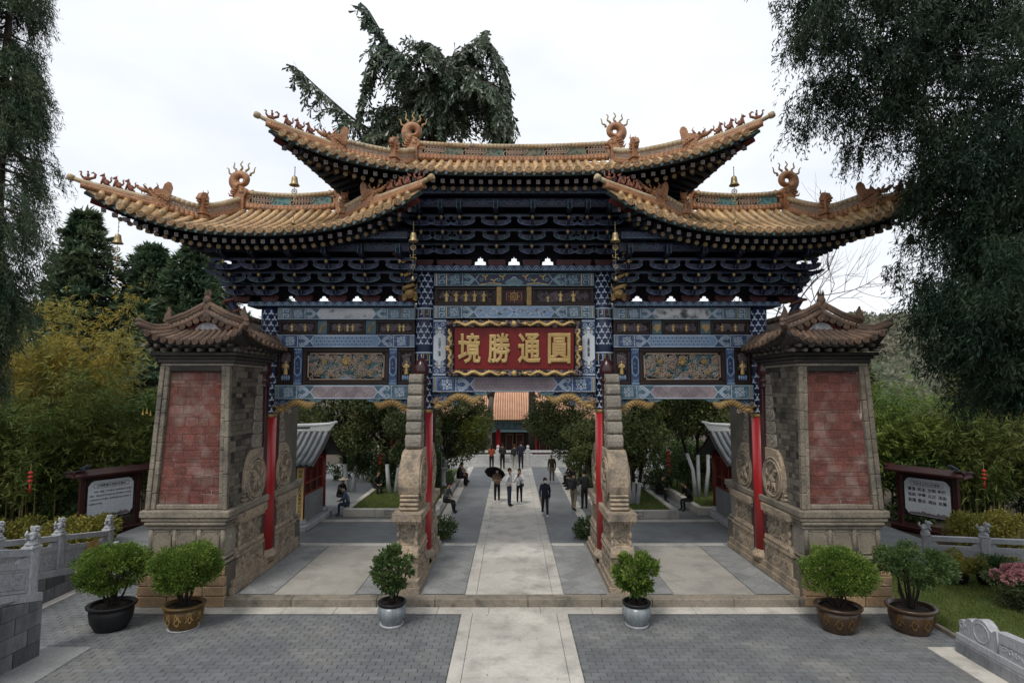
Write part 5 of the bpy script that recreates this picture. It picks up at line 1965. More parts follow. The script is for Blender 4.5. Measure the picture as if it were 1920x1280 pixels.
    while z < 6.03:
        h = min(rd.choice((.22, .24, .20, .25, .09, .10)), 6.05 - z)
        if 6.05 - z - h < .07: h = 6.05 - z
        off = rd.uniform(-.2, 0)
        x = 7.80 + off
        while x < 9.45:
            wd = rd.choice((.28, .36, .44, .34))
            a, b = max(7.81 + (z - 2.4) / 3.8 * .066, x), min(9.45 - (z - 2.4) / 3.8 * .22, x + wd)
            if b - a > .05:
                c, w = span(a, b)
                brick(P, 'brick', 'brick_red', (c, -2.40 + rd.uniform(-.006, .006), z + h / 2), (round(w, 2) - .008, .06, round(h, 2) - .009), .007)
            x += wd
        z += h
        k += 1
    # grey bricks on the inner flank
    z = 2.425
    k = 0
    while z < 6.15:
        h = (.13, .17, .13, .12, .18)[k % 5]
        y = -2.41 - (.15 if k % 2 else 0)
        while y < -.35:
            wd = rd.choice((.18, .28, .34, .24))
            a, b = max(-2.405, y), min(-.3, y + wd)
            if b - a > .06:
                m = 'brick_black' if rd.random() < .22 else 'brick_grey'
                brick(P, 'brick', m, (X(7.625), (a + b) / 2, z + h / 2), (.05, round(b - a, 2) - .012, round(h, 2) - .012), .006)
            y += wd
        z += h
        k += 1
    # cornice
    course(7.56, 9.50, 2.52, 6.2, 6.28, 'cornice', 'stone_grey', .015)
    course(7.50, 9.56, 2.58, 6.282, 6.38, 'cornice', 'brick_black', .02)
    course(7.44, 9.62, 2.64, 6.382, 6.47, 'cornice', 'brick_black', .03)
    course(7.36, 9.70, 2.74, 6.472, 6.56, 'cornice', 'brick_black', .03)
    # rafter ends: two rows in front, two along the inner flank
    b_ = MB()
    b_.tube([(0, 0, 0), (0, .5, .04)], .048, 9)
    re = b_.mesh('rafter_end', ['brick_grey'])
    for k in range(8):
        for row in (0, 1):
            link('rafter_end', re, P, (X(7.36 + .32 * k + .12 * row), -2.86 - .10 * row, 6.61 + .12 * row))
    for k in range(14):
        for row in (0, 1):
            link('rafter_end', re, P, (X(7.34 - .08 * row), -2.6 + .37 * k, 6.61 + .12 * row), sg * R(90) if sg > 0 else R(-90), scale=None).rotation_euler = (0, 0, -sg * R(90))
    course(7.30, 9.78, 2.80, 6.66, 6.69, 'eave_board', 'brick_black', .005)
    # roof: front eave, gable, flank slopes
    roof = empty_part('pier_roof', P)
    EX0, EX1, EY = 7.10, 9.72, -3.0
    cX = (EX0 + EX1) / 2
    def ev(a):
        s = (a - cX) / (EX1 - cX)
        return 6.80 + .34 * abs(s) ** 3.2, EY - .06 * abs(s) ** 3
    b_ = MB()
    vs = []
    n = 24
    for i in range(n + 1):
        a = EX0 + (EX1 - EX0) * i / n
        z, y = ev(a)
        s = abs((a - cX) / (EX1 - cX))
        vs += [(X(a), y, z), (X(cX + (a - cX) * .72), -2.25, 7.16 + .05 * s), (X(a), y + .02, z - .10), (X(a), -2.6, 6.70)]
    b_.add(vs, [(4 * i, 4 * i + 1, 4 * i + 5, 4 * i + 4) for i in range(n)], 0)
    b_.add(vs, [(4 * i + 2, 4 * i + 3, 4 * i + 7, 4 * i + 6) for i in range(n)], 1)
    b_.add(vs, [(4 * i, 4 * i + 4, 4 * i + 6, 4 * i + 2) for i in range(n)], 1)
    # flanks: from the side eaves up to the ridge
    for e, t in ((EX0, 1), (EX1, -1)):
        vs = []
        for i in range(17):
            y = EY + 2 * abs(EY) * i / 16
            zz = 6.80 + .34 * abs(y / EY) ** 3.2
            vs += [(X(e), y, zz), (X(cX - t * .95), max(-2.25, min(2.25, y)), 7.18), (X(cX), max(-2.25, min(2.25, y)), 7.72), (X(e + t * .1), y, zz - .1), (X(e + t * .5), y, 6.72)]
        b_.add(vs, [(5 * i + k, 5 * i + k + 1, 5 * i + k + 6, 5 * i + k + 5) for i in range(16) for k in (0, 1)], 0)
        b_.add(vs, [(5 * i + 3, 5 * i + 4, 5 * i + 9, 5 * i + 8) for i in range(16)], 1)
        b_.add(vs, [(5 * i, 5 * i + 3, 5 * i + 8, 5 * i + 5) for i in range(16)], 1)
    b_.build('roof_sheet', ['terracotta_old', 'brick_black'], roof)
    nrow = 12
    for i in range(nrow):
        a = EX0 + .18 + (EX1 - EX0 - .36) * i / (nrow - 1)
        z, y = ev(a)
        b_ = MB()
        b_.tube([(X(a), y - .02, z + .01), (X(a) * .5 + X(cX + (a - cX) * .72) * .5, (y - 2.25) / 2, (z + 7.18) / 2 - .02), (X(cX + (a - cX) * .72), -2.25, 7.19)], [.072, .07, .066], 8, 0)
        b_.build('tile_row', 'terracotta_old', roof)
        link('tile_end', TILE_END_OLD, roof, (X(a), y - .05, z + .01), scale=(.78, .78, .78))
    for i in range(19):
        y = -2.7 + i * .3
        zz = 6.80 + .34 * abs(y / EY) ** 3.2
        b_ = MB()
        b_.tube([(X(EX0 - .02), y, zz + .01), (X(cX - .95), max(-2.2, min(2.2, y)), 7.2)], .07, 8, 0)
        b_.build('tile_row', 'terracotta_old', roof)
        link('tile_end', TILE_END_OLD, roof, (X(EX0 - .06), y, zz + .01), -sg * R(90), scale=(.78, .78, .78))
    # gable face with bargeboards
    b_ = MB()
    b_.prism([(X(cX) - .75, 7.14), (X(cX) + .75, 7.14), (X(cX), 7.60)], -2.30, -2.22, 'y', 0)
    b_.patch([(X(cX) - .34, 7.20), (X(cX) + .34, 7.20), (X(cX) + .22, 7.34), (X(cX), 7.42), (X(cX) - .22, 7.34)], FY(-2.30), 1)
    b_.build('gable', ['hip_red', 'marble'], roof)
    for t in (-1, 1):
        b_ = MB()
        A, B = Vector((X(cX), -2.36, 7.70)), Vector((X(cX) + t * 1.08, -2.36, 7.20))
        d = B - A
        for dz, r_, mm in ((0, .075, 0), (.17, .06, 0), (.24, .07, 1)):
            b_.tube([A + Vector((0, 0, dz)), A.lerp(B, .5) + Vector((0, 0, dz - .05)), B + Vector((0, 0, dz))], r_, 8, mm)
        for i in range(10):
            q = A.lerp(B, (i + .5) / 10) + Vector((0, -.02, .085 - .05 * math.sin(PI * (i + .5) / 10)))
            b_.tube([(q.x + p[0] * 1, q.y, q.z + p[1]) for p in ring(0, 0, .045, 8)] + [(q.x + .045, q.y, q.z)], .012, 4, 2, cap=False)
        b_.build('bargeboard_ridge', ['terracotta_old', 'terracotta_old', 'lattice'], roof)
        for i in range(5):
            q = Vector((X(cX), -2.40, 7.52)).lerp(Vector((X(cX) + t * .92, -2.40, 7.14)), (i + .4) / 5)
            link('tile_end', TILE_END_OLD, roof, (q.x, q.y, q.z + .02 * math.sin(i)), scale=(.78, .78, .78))
        # hip tip
        b_ = MB()
        H = catmull([(X(cX) + t * .98, -2.30, 7.24), (X(cX) + t * 1.18, -2.72, 7.15), (X(cX) + t * 1.44, -3.08, 7.30)], 5)
        b_.tube([q + Vector((0, 0, .0)) for q in H], [.12, .12, .11, .11, .11, .1, .1, .1, .09, .08, .06], 8, 0)
        b_.tube([q + Vector((0, 0, .10)) for q in H], [.06] * 10 + [.05], 8, 1)
        b_.build('hip_tip', ['terracotta_old', 'terracotta_old'], roof)
        b_ = MB()                        # flame-shaped ear
        b_.prism([(t * .0, 0), (t * .16, .02), (t * .13, .16), (t * .05, .34), (t * .03, .44), (t * -.04, .30), (t * -.05, .14)][::t], -.04, .04, 'y', 0)
        b_.build('roof_ear', 'terracotta_old', roof, (X(cX) + t * 1.0, -2.36, 7.40))
    b_ = MB()
    b_.cbox((0, 0, .05), (.2, .2, .42), .02)
    b_.lathe([(.05, .26), (.12, .32), (.15, .42), (.1, .54), (.04, .58)], 10)
    for k in range(5):
        a = R(35 + 27 * k)
        b_.tube([(.09 * math.cos(a), 0, .45 + .1 * math.sin(a)), (.13 * math.cos(a), 0, .6 + .08 * math.sin(a)), (.11 * math.cos(a), 0, .72 + .09 * math.sin(a))], [.03, .022, .004], 5)
    for s_ in (-1, 1):
        b_.tube([(s_ * .08, -.08, .3), (s_ * .14, -.1, .2), (s_ * .1, -.12, .1)], [.04, .03, .01], 5)
    b_.build('ridge_finial', 'terracotta_old', roof, (X(cX), -2.34, 7.66)).scale = (.8, .8, .82)
    b_ = MB()
    for k in range(12):
        b_.tube([(X(cX), -2.2 + k * .37, 7.80), (X(cX), -1.84 + k * .37, 7.80)], [.10, .09], 8)
    b_.build('ridge_tiles', 'terracotta_old', roof)
pier(-1, 'battered red brick pier with grey stone trim beside the weeping conifer side of the gate')
pier(1, 'red brick pier with whitish stains beside the lawn end of the gate')

# ------------------------------------------------------------------ balustrades
def lion_mesh():
    b = MB()
    b.lathe([(.16, 0), (.16, .03), (.12, .06), (.13, .10), (.13, .12)], 12)
    b.ell((.02, 0, .22), (.15, .09, .11), 0, 10, 6)
    b.ell((-.08, 0, .27), (.09, .085, .12), 0, 10, 6)
    b.ell((-.12, 0, .38), (.10, .095, .09), 0, 10, 6)
    b.ell((-.20, 0, .36), (.055, .06, .045), 0, 8, 5)
    rd = random.Random(2)
    for k in range(26):
        a, c = rd.uniform(0, 6.28), rd.uniform(-.2, 1)
        b.ell((-.07 + .08 * abs(math.cos(a)) * .6, .095 * math.sin(a), .37 + .08 * c), .03, 0, 5, 4)
    for s in (-1, 1):
        b.tube([(-.10, s * .05, .27), (-.14, s * .06, .17), (-.16, s * .06, .11)], [.045, .035, .04], 6)
        b.ell((.08, s * .07, .17), (.09, .045, .07), 0, 7, 5)
    b.tube([(.16, 0, .22), (.22, 0, .30), (.18, 0, .40)], [.04, .045, .02], 6)
    return b.mesh('guardian_lion', ['marble'])
LION = lion_mesh()
def balustrade(label, p0, p1, n, hgt=.98, wall=None, lion_rz=0, m='marble', lions=True, scroll_end=False, name='stone_balustrade', group='carved stone balustrades'):
    """p0, p1: foot of the first and last post; n bays; wall = height of the coursed wall below"""
    A, B = Vector(p0), Vector(p1)
    d = (B - A)
    ang = math.atan2(d.y, d.x)
    Lh = math.hypot(d.x, d.y)
    t = thing(name, label, 'balustrade', p0, ang, group)
    sl = d.z / Lh
    def P(u, v, h=0): return (u, h, v + sl * u)
    q = Lh / n
    for i in range(n + 1):
        b = MB()
        b.cbox((0, 0, hgt / 2 - .1), (.22, .22, hgt + .2), .02)
        b.cbox((0, 0, hgt - .06), (.26, .26, .05), .01)
        for sy in (-1, 1):
            b.tube([(x, sy * .112, z) for x, z in ((-.07, .1), (.07, .1), (.07, hgt - .14), (-.07, hgt - .14), (-.07, .1))], .006, 4)
        po = b.build('post', m, t, P(i * q, 0))
        if lions:
            link('guardian_lion', LION, po, (0, 0, hgt), lion_rz + random.uniform(-.2, .2), scale=(.78, .78, .78))
    for i in range(n):
        u0, u1 = i * q + .11, (i + 1) * q - .11
        b = MB()
        for z0, z1, w in ((hgt - .24, hgt - .10, .17), (hgt - .50, hgt - .38, .16)):
            c = [P(u0, z0, -w / 2), P(u1, z0, -w / 2), P(u1, z0, w / 2), P(u0, z0, w / 2), P(u0, z1, -w / 2), P(u1, z1, -w / 2), P(u1, z1, w / 2), P(u0, z1, w / 2)]
            b.add(c, [(0, 1, 5, 4), (2, 3, 7, 6), (4, 5, 6, 7), (3, 2, 1, 0), (1, 2, 6, 5), (0, 4, 7, 3)])
        b.build('rail', m, t)
        b = MB()
        for uu, dd in ((u0, 1), (u1, -1)):
            b.add([P(uu, hgt - .38, -.05), P(uu + dd * .22, hgt - .38, -.05), P(uu + dd * .16, hgt - .30, -.05), P(uu, hgt - .24, -.05), P(uu, hgt - .38, .05), P(uu + dd * .22, hgt - .38, .05), P(uu + dd * .16, hgt - .30, .05), P(uu, hgt - .24, .05)], [(0, 1, 2, 3), (7, 6, 5, 4), (1, 5, 6, 2), (2, 6, 7, 3)])
        b.build('cloud_bracket', m, t)
        b = MB()
        w = .12
        c = [P(u0, .02, -w / 2), P(u1, .02, -w / 2), P(u1, .02, w / 2), P(u0, .02, w / 2), P(u0, hgt - .5, -w / 2), P(u1, hgt - .5, -w / 2), P(u1, hgt - .5, w / 2), P(u0, hgt - .5, w / 2)]
        b.add(c, [(0, 1, 5, 4), (2, 3, 7, 6), (4, 5, 6, 7), (3, 2, 1, 0), (1, 2, 6, 5), (0, 4, 7, 3)])
        rd = random.Random(i)
        for sy in (-1, 1):
            zt, zb = hgt - .56, .09
            b.tube([P(x, z, sy * w / 2) for x, z in ((u0 + .06, zb), (u1 - .06, zb), (u1 - .06, zt), (u0 + .06, zt), (u0 + .06, zb))], .008, 4)
            for _ in range(int((u1 - u0) * 26)):
                sp = spiral(rd.uniform(u0 + .14, u1 - .14), rd.uniform(zb + .06, zt - .06), .06, .015, rd.uniform(0, 6), rd.choice((-1, 1)), 6)
                b.tube([P(x, max(zb, min(zt, z)), sy * w / 2) for x, z in sp], .011, 4)
        b.build('carved_panel', m, t)
    b = MB()
    c = [P(-.16, -.16, -.17), P(Lh + .16, -.16, -.17), P(Lh + .16, -.16, .17), P(-.16, -.16, .17), P(-.16, 0.01, -.17), P(Lh + .16, 0.01, -.17), P(Lh + .16, 0.01, .17), P(-.16, 0.01, .17)]
    b.add(c, [(0, 1, 5, 4), (2, 3, 7, 6), (4, 5, 6, 7), (3, 2, 1, 0), (1, 2, 6, 5), (0, 4, 7, 3)])
    b.build('plinth_rail', m, t)
    if scroll_end:
        b = MB()
        P2 = [(.1, 0), (.62, 0), (.62, .12), (.55, .2)] + arc(.42, .30, .17, -.3, PI * 1.0, 9) + [(.18, .42), (.1, .62)]
        b.prism([(Lh + x, z + sl * Lh) for x, z in P2][::-1], -.08, .08, 'y')
        for sy in (-1, 1):
            b.tube([(Lh + x, sy * .08, z + sl * Lh) for x, z in spiral(.42, .30, .13, .03, 0, 1.5, 16)], .014, 5)
        b.build('scroll_end', m, t)
    if wall:
        base = min(A.z, B.z) - .16
        core = MB()
        zlow = -.1 - A.z
        c = [(-.14, -.15, zlow), (Lh + .14, -.15, zlow), (Lh + .14, .15, zlow), (-.14, .15, zlow), P(-.14, -.165, -.15), P(Lh + .14, -.165, -.15), P(Lh + .14, -.165, .15), P(-.14, -.165, .15)]
        core.add(c, [(0, 1, 5, 4), (2, 3, 7, 6), (4, 5, 6, 7), (1, 2, 6, 5), (0, 4, 7, 3)])
        core.build('wall_core', 'paver_joint', t)
        h = .33
        z = -A.z
        row = 0
        while z < max(0, sl * Lh) - .17:
            u = -.16 - (.3 if row % 2 else 0)
            while u < Lh + .16:
                wd = .62
                a, b2 = max(-.16, u), min(Lh + .16, u + wd)
                zt = min(z + h, min(sl * a, sl * b2) - .162)
                zt2 = min(z + h, max(sl * a, sl * b2) - .162)
                if b2 - a > .05 and zt2 - z > .04:
                    for sy in (-1, 1):
                        k = MB()
                        g = .011
                        za, zb = min(z + h - g, sl * a - .164), min(z + h - g, sl * b2 - .164)
                        za, zb = max(za, z + .01), max(zb, z + .01)
                        ya, yb = sorted((sy * .15, sy * .185))
                        pts = [(a + g, z), (b2 - g, z), (b2 - g, zb), (a + g, za)]
                        k.prism(pts[::-1], ya, yb, 'y')
                        k.build('wall_block', 'retaining', t)
                u += wd
            z += h
            row += 1
    return t
balustrade('tall stone balustrade on a retaining wall of grey blocks at the near corner', (-10.22, -5.45, 1.32), (-10.45, -9.05, 2.2), 2, 1.0, True, R(0))
balustrade('stone lion balustrade sloping down in front of the yellow hedge and white notice board', (-12.55, -5.6, 1.35), (-12.5, .15, .34), 3, 1.0, True, R(180), scroll_end=True)
balustrade('stone lion balustrade along the back of the lawn with pink azalea', (15.6, -.75, .25), (13.1, .75, .02), 2, 1.02, True, R(0), scroll_end=True)
# low sloping parapet with a round end stone beside the lawn
par = thing('stone_parapet', 'low stone parapet with round scroll end at the near corner of the lawn', 'parapet', (9.6, -5.15, 0), R(-90))
b_ = MB()
b_.cbox((1.8, 0, .13), (3.7, .34, .26), .015)
b_.build('base_course', 'retaining', par)
b_ = MB()
b_.cbox((1.8, 0, .335), (3.66, .30, .14), .01)
b_.build('plinth_rail', 'marble', par)
b_ = MB()
P_ = [(.02, .41), (.02, .60)] + arc(.10, .62, .09, PI, .2, 5) + arc(.30, .68, .12, PI * .95, .1, 5) + arc(.60, .68, .22, PI * .85, PI * .15, 8) + [(.86, .75), (.92, .80), (1.0, .82), (3.62, .98), (3.62, .41)]
b_.prism(P_[::-1], -.10, .10, 'y')
for sy in (-1, 1):
    b_.tube([(x, sy * .10, z) for x, z in ring(.60, .63, .19, 20)] + [(.79, sy * .10, .63)], .016, 6, cap=False)
    b_.tube([(x, sy * .10, z) for x, z in spiral(.12, .58, .09, .02, 0, 1.3, 10)], .014, 5)
    b_.tube([(1.0, sy * .10, .42), (1.0, sy * .10, .82)], .02, 5)
    for k in range(16):
        b_.tube([(x, sy * .10, z) for x, z in spiral(1.15 + .15 * k, .54, .07, .015, k, 1.1, 7)], .014, 5)
    b_.tube([(1.05, sy * .10, .62), (3.6, sy * .10, .72)], .012, 5)
b_.build('carved_end', 'marble', par)

# ------------------------------------------------------------------ notice boards
def notice_board(name_label, loc, rz, title, lines, big, W=2.7, Hh=2.35, solar=-1):
    t = thing('notice_board', name_label, 'sign', loc, rz, 'notice boards beside the gate')
    b = MB()
    b.cbox((0, 0, .09), (W + .2, .75, .18), .02)
    b.build('base', 'board_red', t)
    for s in (-1, 1):
        b = MB()
        b.cbox((s * (W / 2 - .12), 0, Hh / 2 + .1), (.16, .16, Hh), .015)
        b.build('post', 'board_red', t)
    b = MB()
    z = Hh
    b.add([(-W / 2 - .3, -.35, z - .02), (W / 2 + .3, -.35, z - .02), (W / 2 + .25, 0, z + .16), (-W / 2 - .25, 0, z + .16), (W / 2 + .3, .35, z - .02), (-W / 2 - .3, .35, z - .02),
           (-W / 2 - .3, -.35, z - .09), (W / 2 + .3, -.35, z - .09), (W / 2 + .3, .35, z - .09), (-W / 2 - .3, .35, z - .09)],
          [(0, 1, 2, 3), (3, 2, 4, 5), (6, 7, 1, 0), (5, 4, 8, 9), (7, 6, 9, 8), (1, 7, 8, 4, 2), (6, 0, 3, 5, 9)])
    for s in (-1, 1):
        b.cbox((s * (W / 2 + .27), 0, z + .1), (.1, .6, .12), .02)
    b.cbox((0, 0, z - .16), (W - .1, .14, .12), .01)
    b.build('canopy', 'board_red', t)
    b = MB()
    w2, z0, z1 = W / 2 - .32, .62, Hh - .3
    k = .2
    out = [(-w2 + k, z0), (w2 - k, z0), (w2 - k * .5, z0 + k * .25), (w2, z0 + k), (w2, z1 - k), (w2 - k * .5, z1 - k * .25), (w2 - k, z1), (-w2 + k, z1), (-w2 + k * .5, z1 - k * .25), (-w2, z1 - k), (-w2, z0 + k), (-w2 + k * .5, z0 + k * .25)]
    b.cbox((0, .02, (z0 + z1) / 2), (2 * w2 + .14, .07, z1 - z0 + .14), .02)
    b.build('backboard', 'dark_wood_and_hollow', t)
    b = MB()
    b.prism(out[::-1], -.035, -.017, 'y')
    F = lambda u, v, h: (u, -.036 - h, v)
    rd = random.Random(4)
    for q in range(9):                 # faint ink hills along the foot
        c = -w2 + .25 + q * (2 * w2 - .5) / 8
        b.patch([(c - .2, z0 + .02), (c + .2, z0 + .02), (c + .06, z0 + rd.uniform(.08, .16)), (c - .05, z0 + rd.uniform(.1, .2))], F, 1, .001)
    b.build('white_panel', ['white_paint', 'mauve'], t)
    def put(txt, x, z, size, bold=0.):
        vs, fs = TEXT[(txt, size, bold, 0., 0.)]
        bl.add([(x + v[0], -.040, z + v[1]) for v in vs], fs)
    bl = MB()
    tw = .052 * len(title) + .08
    F2 = lambda u, v, h: (u, -.040 - h, v)
    bl.ribbon([(-tw, z1 - .12), (tw, z1 - .12), (tw + .04, z1 - .2), (tw, z1 - .28), (-tw, z1 - .28), (-tw - .04, z1 - .2)], .012, F2, 0, 0, True)
    put(title, 0, z1 - .205, .105, .0015)
    zz = z1 - .43
    if big:
        for r in lines:
            for k, wd in enumerate(r.split()):
                put(wd, -w2 + .27 + k * (2 * w2 - .54) / 3, zz, .145, .003)
            zz -= .22
    else:
        for r in lines:
            put(r, 0, zz, .072, .001)
            zz -= .15
    bl.build('lettering', 'black_ink', t)
    b = MB()                           # little solar lamp on the roof end
    s = solar
    b.box((s * (W / 2 - .15), -.12, Hh + .27), (.30, .02, .20), 0, Matrix.Rotation(R(50), 3, 'X') @ Matrix.Rotation(s * R(50), 3, 'Y'))
    b.tube([(s * (W / 2 - .1), -.05, Hh + .1), (s * (W / 2 - .1), -.1, Hh + .26)], .02, 6)
    b.box((s * (W / 2 + .25), -.1, Hh + .15), (.55, .16, .03), 1)
    b.build('solar_lamp', ['glass_panel', 'c_darkgrey'], t)
    return t
notice_board('maroon notice board with a long paragraph on its white panel, by the yellow hedge', (-15.85, 5.0, .0), R(60), *BOARD_L, False, W=2.25, solar=-1)
notice_board('dark notice board with twelve two-character words on its white panel, near the lawn', (16.2, 4.9, .0), R(-62), *BOARD_R, True, W=2.25, solar=1)
# warning plate on the sloping balustrade
w_ = thing('warning_plate', 'small yellow warning plate with triangle on the sloping stone balustrade', 'sign', (-12.40, -.62, 1.02), R(90))
b_ = MB()
b_.cbox((0, 0, 0), (.44, .02, .24), .006)
b_.build('plate', 'sign_yellow', w_)
b_ = MB()
F = FY(-.012)
b_.ribbon([(-.07, -.085), (.07, -.085), (0, .035)], .014, F, 0, 0, True)
b_.ribbon([(0, -.065), (0, -.01)], .012, F, 0, 0)
vs, fs = text_mesh('小心台阶 注意安全', .045)
b_.add([(v[0], -.0125, v[1] + .08) for v in vs], fs)
b_.build('warning_print', 'black_ink', w_)
# ------------------------------------------------------------------ courtyard: planting beds, kiosks, pond balustrade, hall
CZ0 = .1
def bed(name, label, x0, x1, y0, y1, h=.30, sides='fbio', grass=True):
    t = thing(name, label, 'planter')
    b = MB()
    b.box(((x0 + x1) / 2, (y0 + y1) / 2, CZ0 + h / 2 - .04), (x1 - x0 - .1, y1 - y0 - .1, h))
    b.build('turf', 'lawn', t)
    def run(ax, fix, a, c):
        n = max(1, round((c - a) / 1.5))
        for i in range(n):
            m, w = a + (c - a) * (i + .5) / n, (c - a) / n - .01
            b = MB()
            b.cbox((0, 0, 0), (w, .26, h + .04) if ax == 'x' else (.26, w, h + .04), .02)
            b.build('kerb_stone', 'slab', t, (m, fix, CZ0 + h / 2 + .02) if ax == 'x' else (fix, m, CZ0 + h / 2 + .02))
    run('x', y0, x0 - .13, x1 + .13)
    run('y', x0, y0 + .13, y1)
    run('y', x1, y0 + .13, y1)
    b = MB()
    F = FY(y0 - .132)
    c = x0 * .5 + x1 * .5
    b.ribbon([(c - .25, CZ0 + .12), (c + .25, CZ0 + .12), (c + .25, CZ0 + .27), (c - .25, CZ0 + .27)], .03, F, 0, .003, True)
    b.build('kerb_mark', 'stone_grey', t)
    return t
bed('garden_bed', 'stone kerbed garden bed behind the bay beside the weeping conifer', -7.2, -3.35, 7.25, 20)
bed('garden_bed', 'stone kerbed garden bed with white trunks behind the bay beside the cedar', 3.6, 6.9, 6.95, 20)
bed('garden_bed', 'narrow stone kerbed bed beside the far kiosk on the cedar side', 8.15, 12, 7.6, 20)

pond_rail = balustrade('white stone balustrade across the end of the central path before the hall', (-9.5, 22.9, CZ0 + .12), (9.5, 22.9, CZ0 + .12), 9, 1.12, None, 0, 'marble_white', False, name='white_balustrade', group='white balustrades')
vs, fs = text_mesh('放生池', .4)
b_ = MB()
b_.add([(v[0] + 9.5, -.075, v[1] + .34) for v in vs], fs)
b_.build('lettering', 'stone_grey', pond_rail)
b_ = MB()
b_.lathe([(.09, 0), (.07, .04), (.10, .1), (.11, .17), (.07, .24), (.01, .28)], 10)
fin = b_.mesh('post_finial', ['marble_white'])
for po in [c for c in pond_rail.children if c.name.startswith('post')]:
    link('post_finial', fin, po, (0, 0, 1.12))

# hall beyond the pond
hall = thing('temple_hall', 'distant temple hall with orange tiled roof and dark doorway beyond the white balustrade', 'building', (0, 43, -3.4))
b_ = MB()
b_.cbox((0, 3, .2), (34, 13, .8), .05)
b_.build('terrace', 'marble_white', hall)
b_ = MB()
b_.box((0, 4.2, 3.2), (30, .3, 5.4))
b_.build('wall', 'hall_wall', hall)
for x in (-13.0, -9.1, -5.2, -1.55, 2.4, 6.3, 10.2):
    b_ = MB()
    b_.lathe([(.34, .6), (.34, .75), (.27, .8), (.25, 4.6)], 14)
    b_.build('column', 'lacquer_red', hall, (x, 1.2, 0))
b_ = MB()
b_.cbox((0, 1.2, 5.0), (31, .4, .8), .03)
for k in range(40):
    b_.ribbon(spiral(-14 + k * .7, 5.0, .25, .06, k, 1.2, 10), .05, FY(1.0), 1)
b_.cbox((0, 1.15, 4.45), (31, .2, .25), .03, 1)
b_.build('painted_beam', ['hall_blue', 'teal_line'], hall)
for x in (-4.3, -.35, -3.2, .8, 3.4, 4.5):
    b_ = MB()
    b_.cbox((0, 0, 1.75), (.95, .1, 3.4), .02)
    for z0, z1 in ((.2, .9), (1.0, 1.25), (1.4, 3.3)):
        b_.ribbon([(-.38, z0), (.38, z0), (.38, z1), (-.38, z1)], .04, FY(-.05), 1, .01, True)
    b_.build('door_leaf', ['board_red', 'gold_old'], hall, (x, 3.6, .6))
b_ = MB()
b_.cbox((0, 0, 0), (2.2, .1, .75), .03)
b_.patch([(-.95, -.25), (.95, -.25), (.95, .25), (-.95, .25)], FY(-.05), 1)
for k in range(4):
    b_.ribbon(spiral(-.66 + k * .44, 0, .15, .03, 0, 1.3, 8), .05, FY(-.055), 0)
b_.build('name_board', ['gold_old', 'blue_dark'], hall, (2.05, .85, 5.05))
rf = empty_part('roof', hall)
b_ = MB()
b_.add([(-17.5, -.9, 5.75), (17.5, -.9, 5.75), (15.5, 6, 11.0), (-15.5, 6, 11.0), (17.5, 12.5, 5.75), (-17.5, 12.5, 5.75)], [(0, 1, 2, 3), (3, 2, 4, 5), (1, 4, 2), (0, 3, 5)])
b_.add([(-17.5, -.9, 5.62), (17.5, -.9, 5.62), (17.5, 4, 5.9), (-17.5, 4, 5.9)], [(3, 2, 1, 0)])
b_.build('roof_sheet', 'hall_tile_gap', rf)
b_ = MB()
for k in range(132):
    x = -16.6 + k * .253
    s_ = abs(x) / 16.6
    yt = 5.9 if s_ < .92 else 5.9 * (1 - s_) / .08
    b_.tube([(x, -.95, 5.80), (x, 2.6, 8.46), (x, max(.2, yt), 5.82 + max(.2, yt) * .85)], .085, 6, 0)
    b_.ell((x, -.98, 5.79), (.1, .05, .1), 1, 8, 5)
    b_.box((x, -.5, 5.5), (.1, .9, .12), 2)
b_.build('tile_rows', ['hall_tile', 'tile_end', 'drip'], rf, kind='stuff')
b_ = MB()
b_.cbox((0, 6, 11.1), (31.5, .5, .6), .05)
b_.build('ridge', 'terracotta', rf)

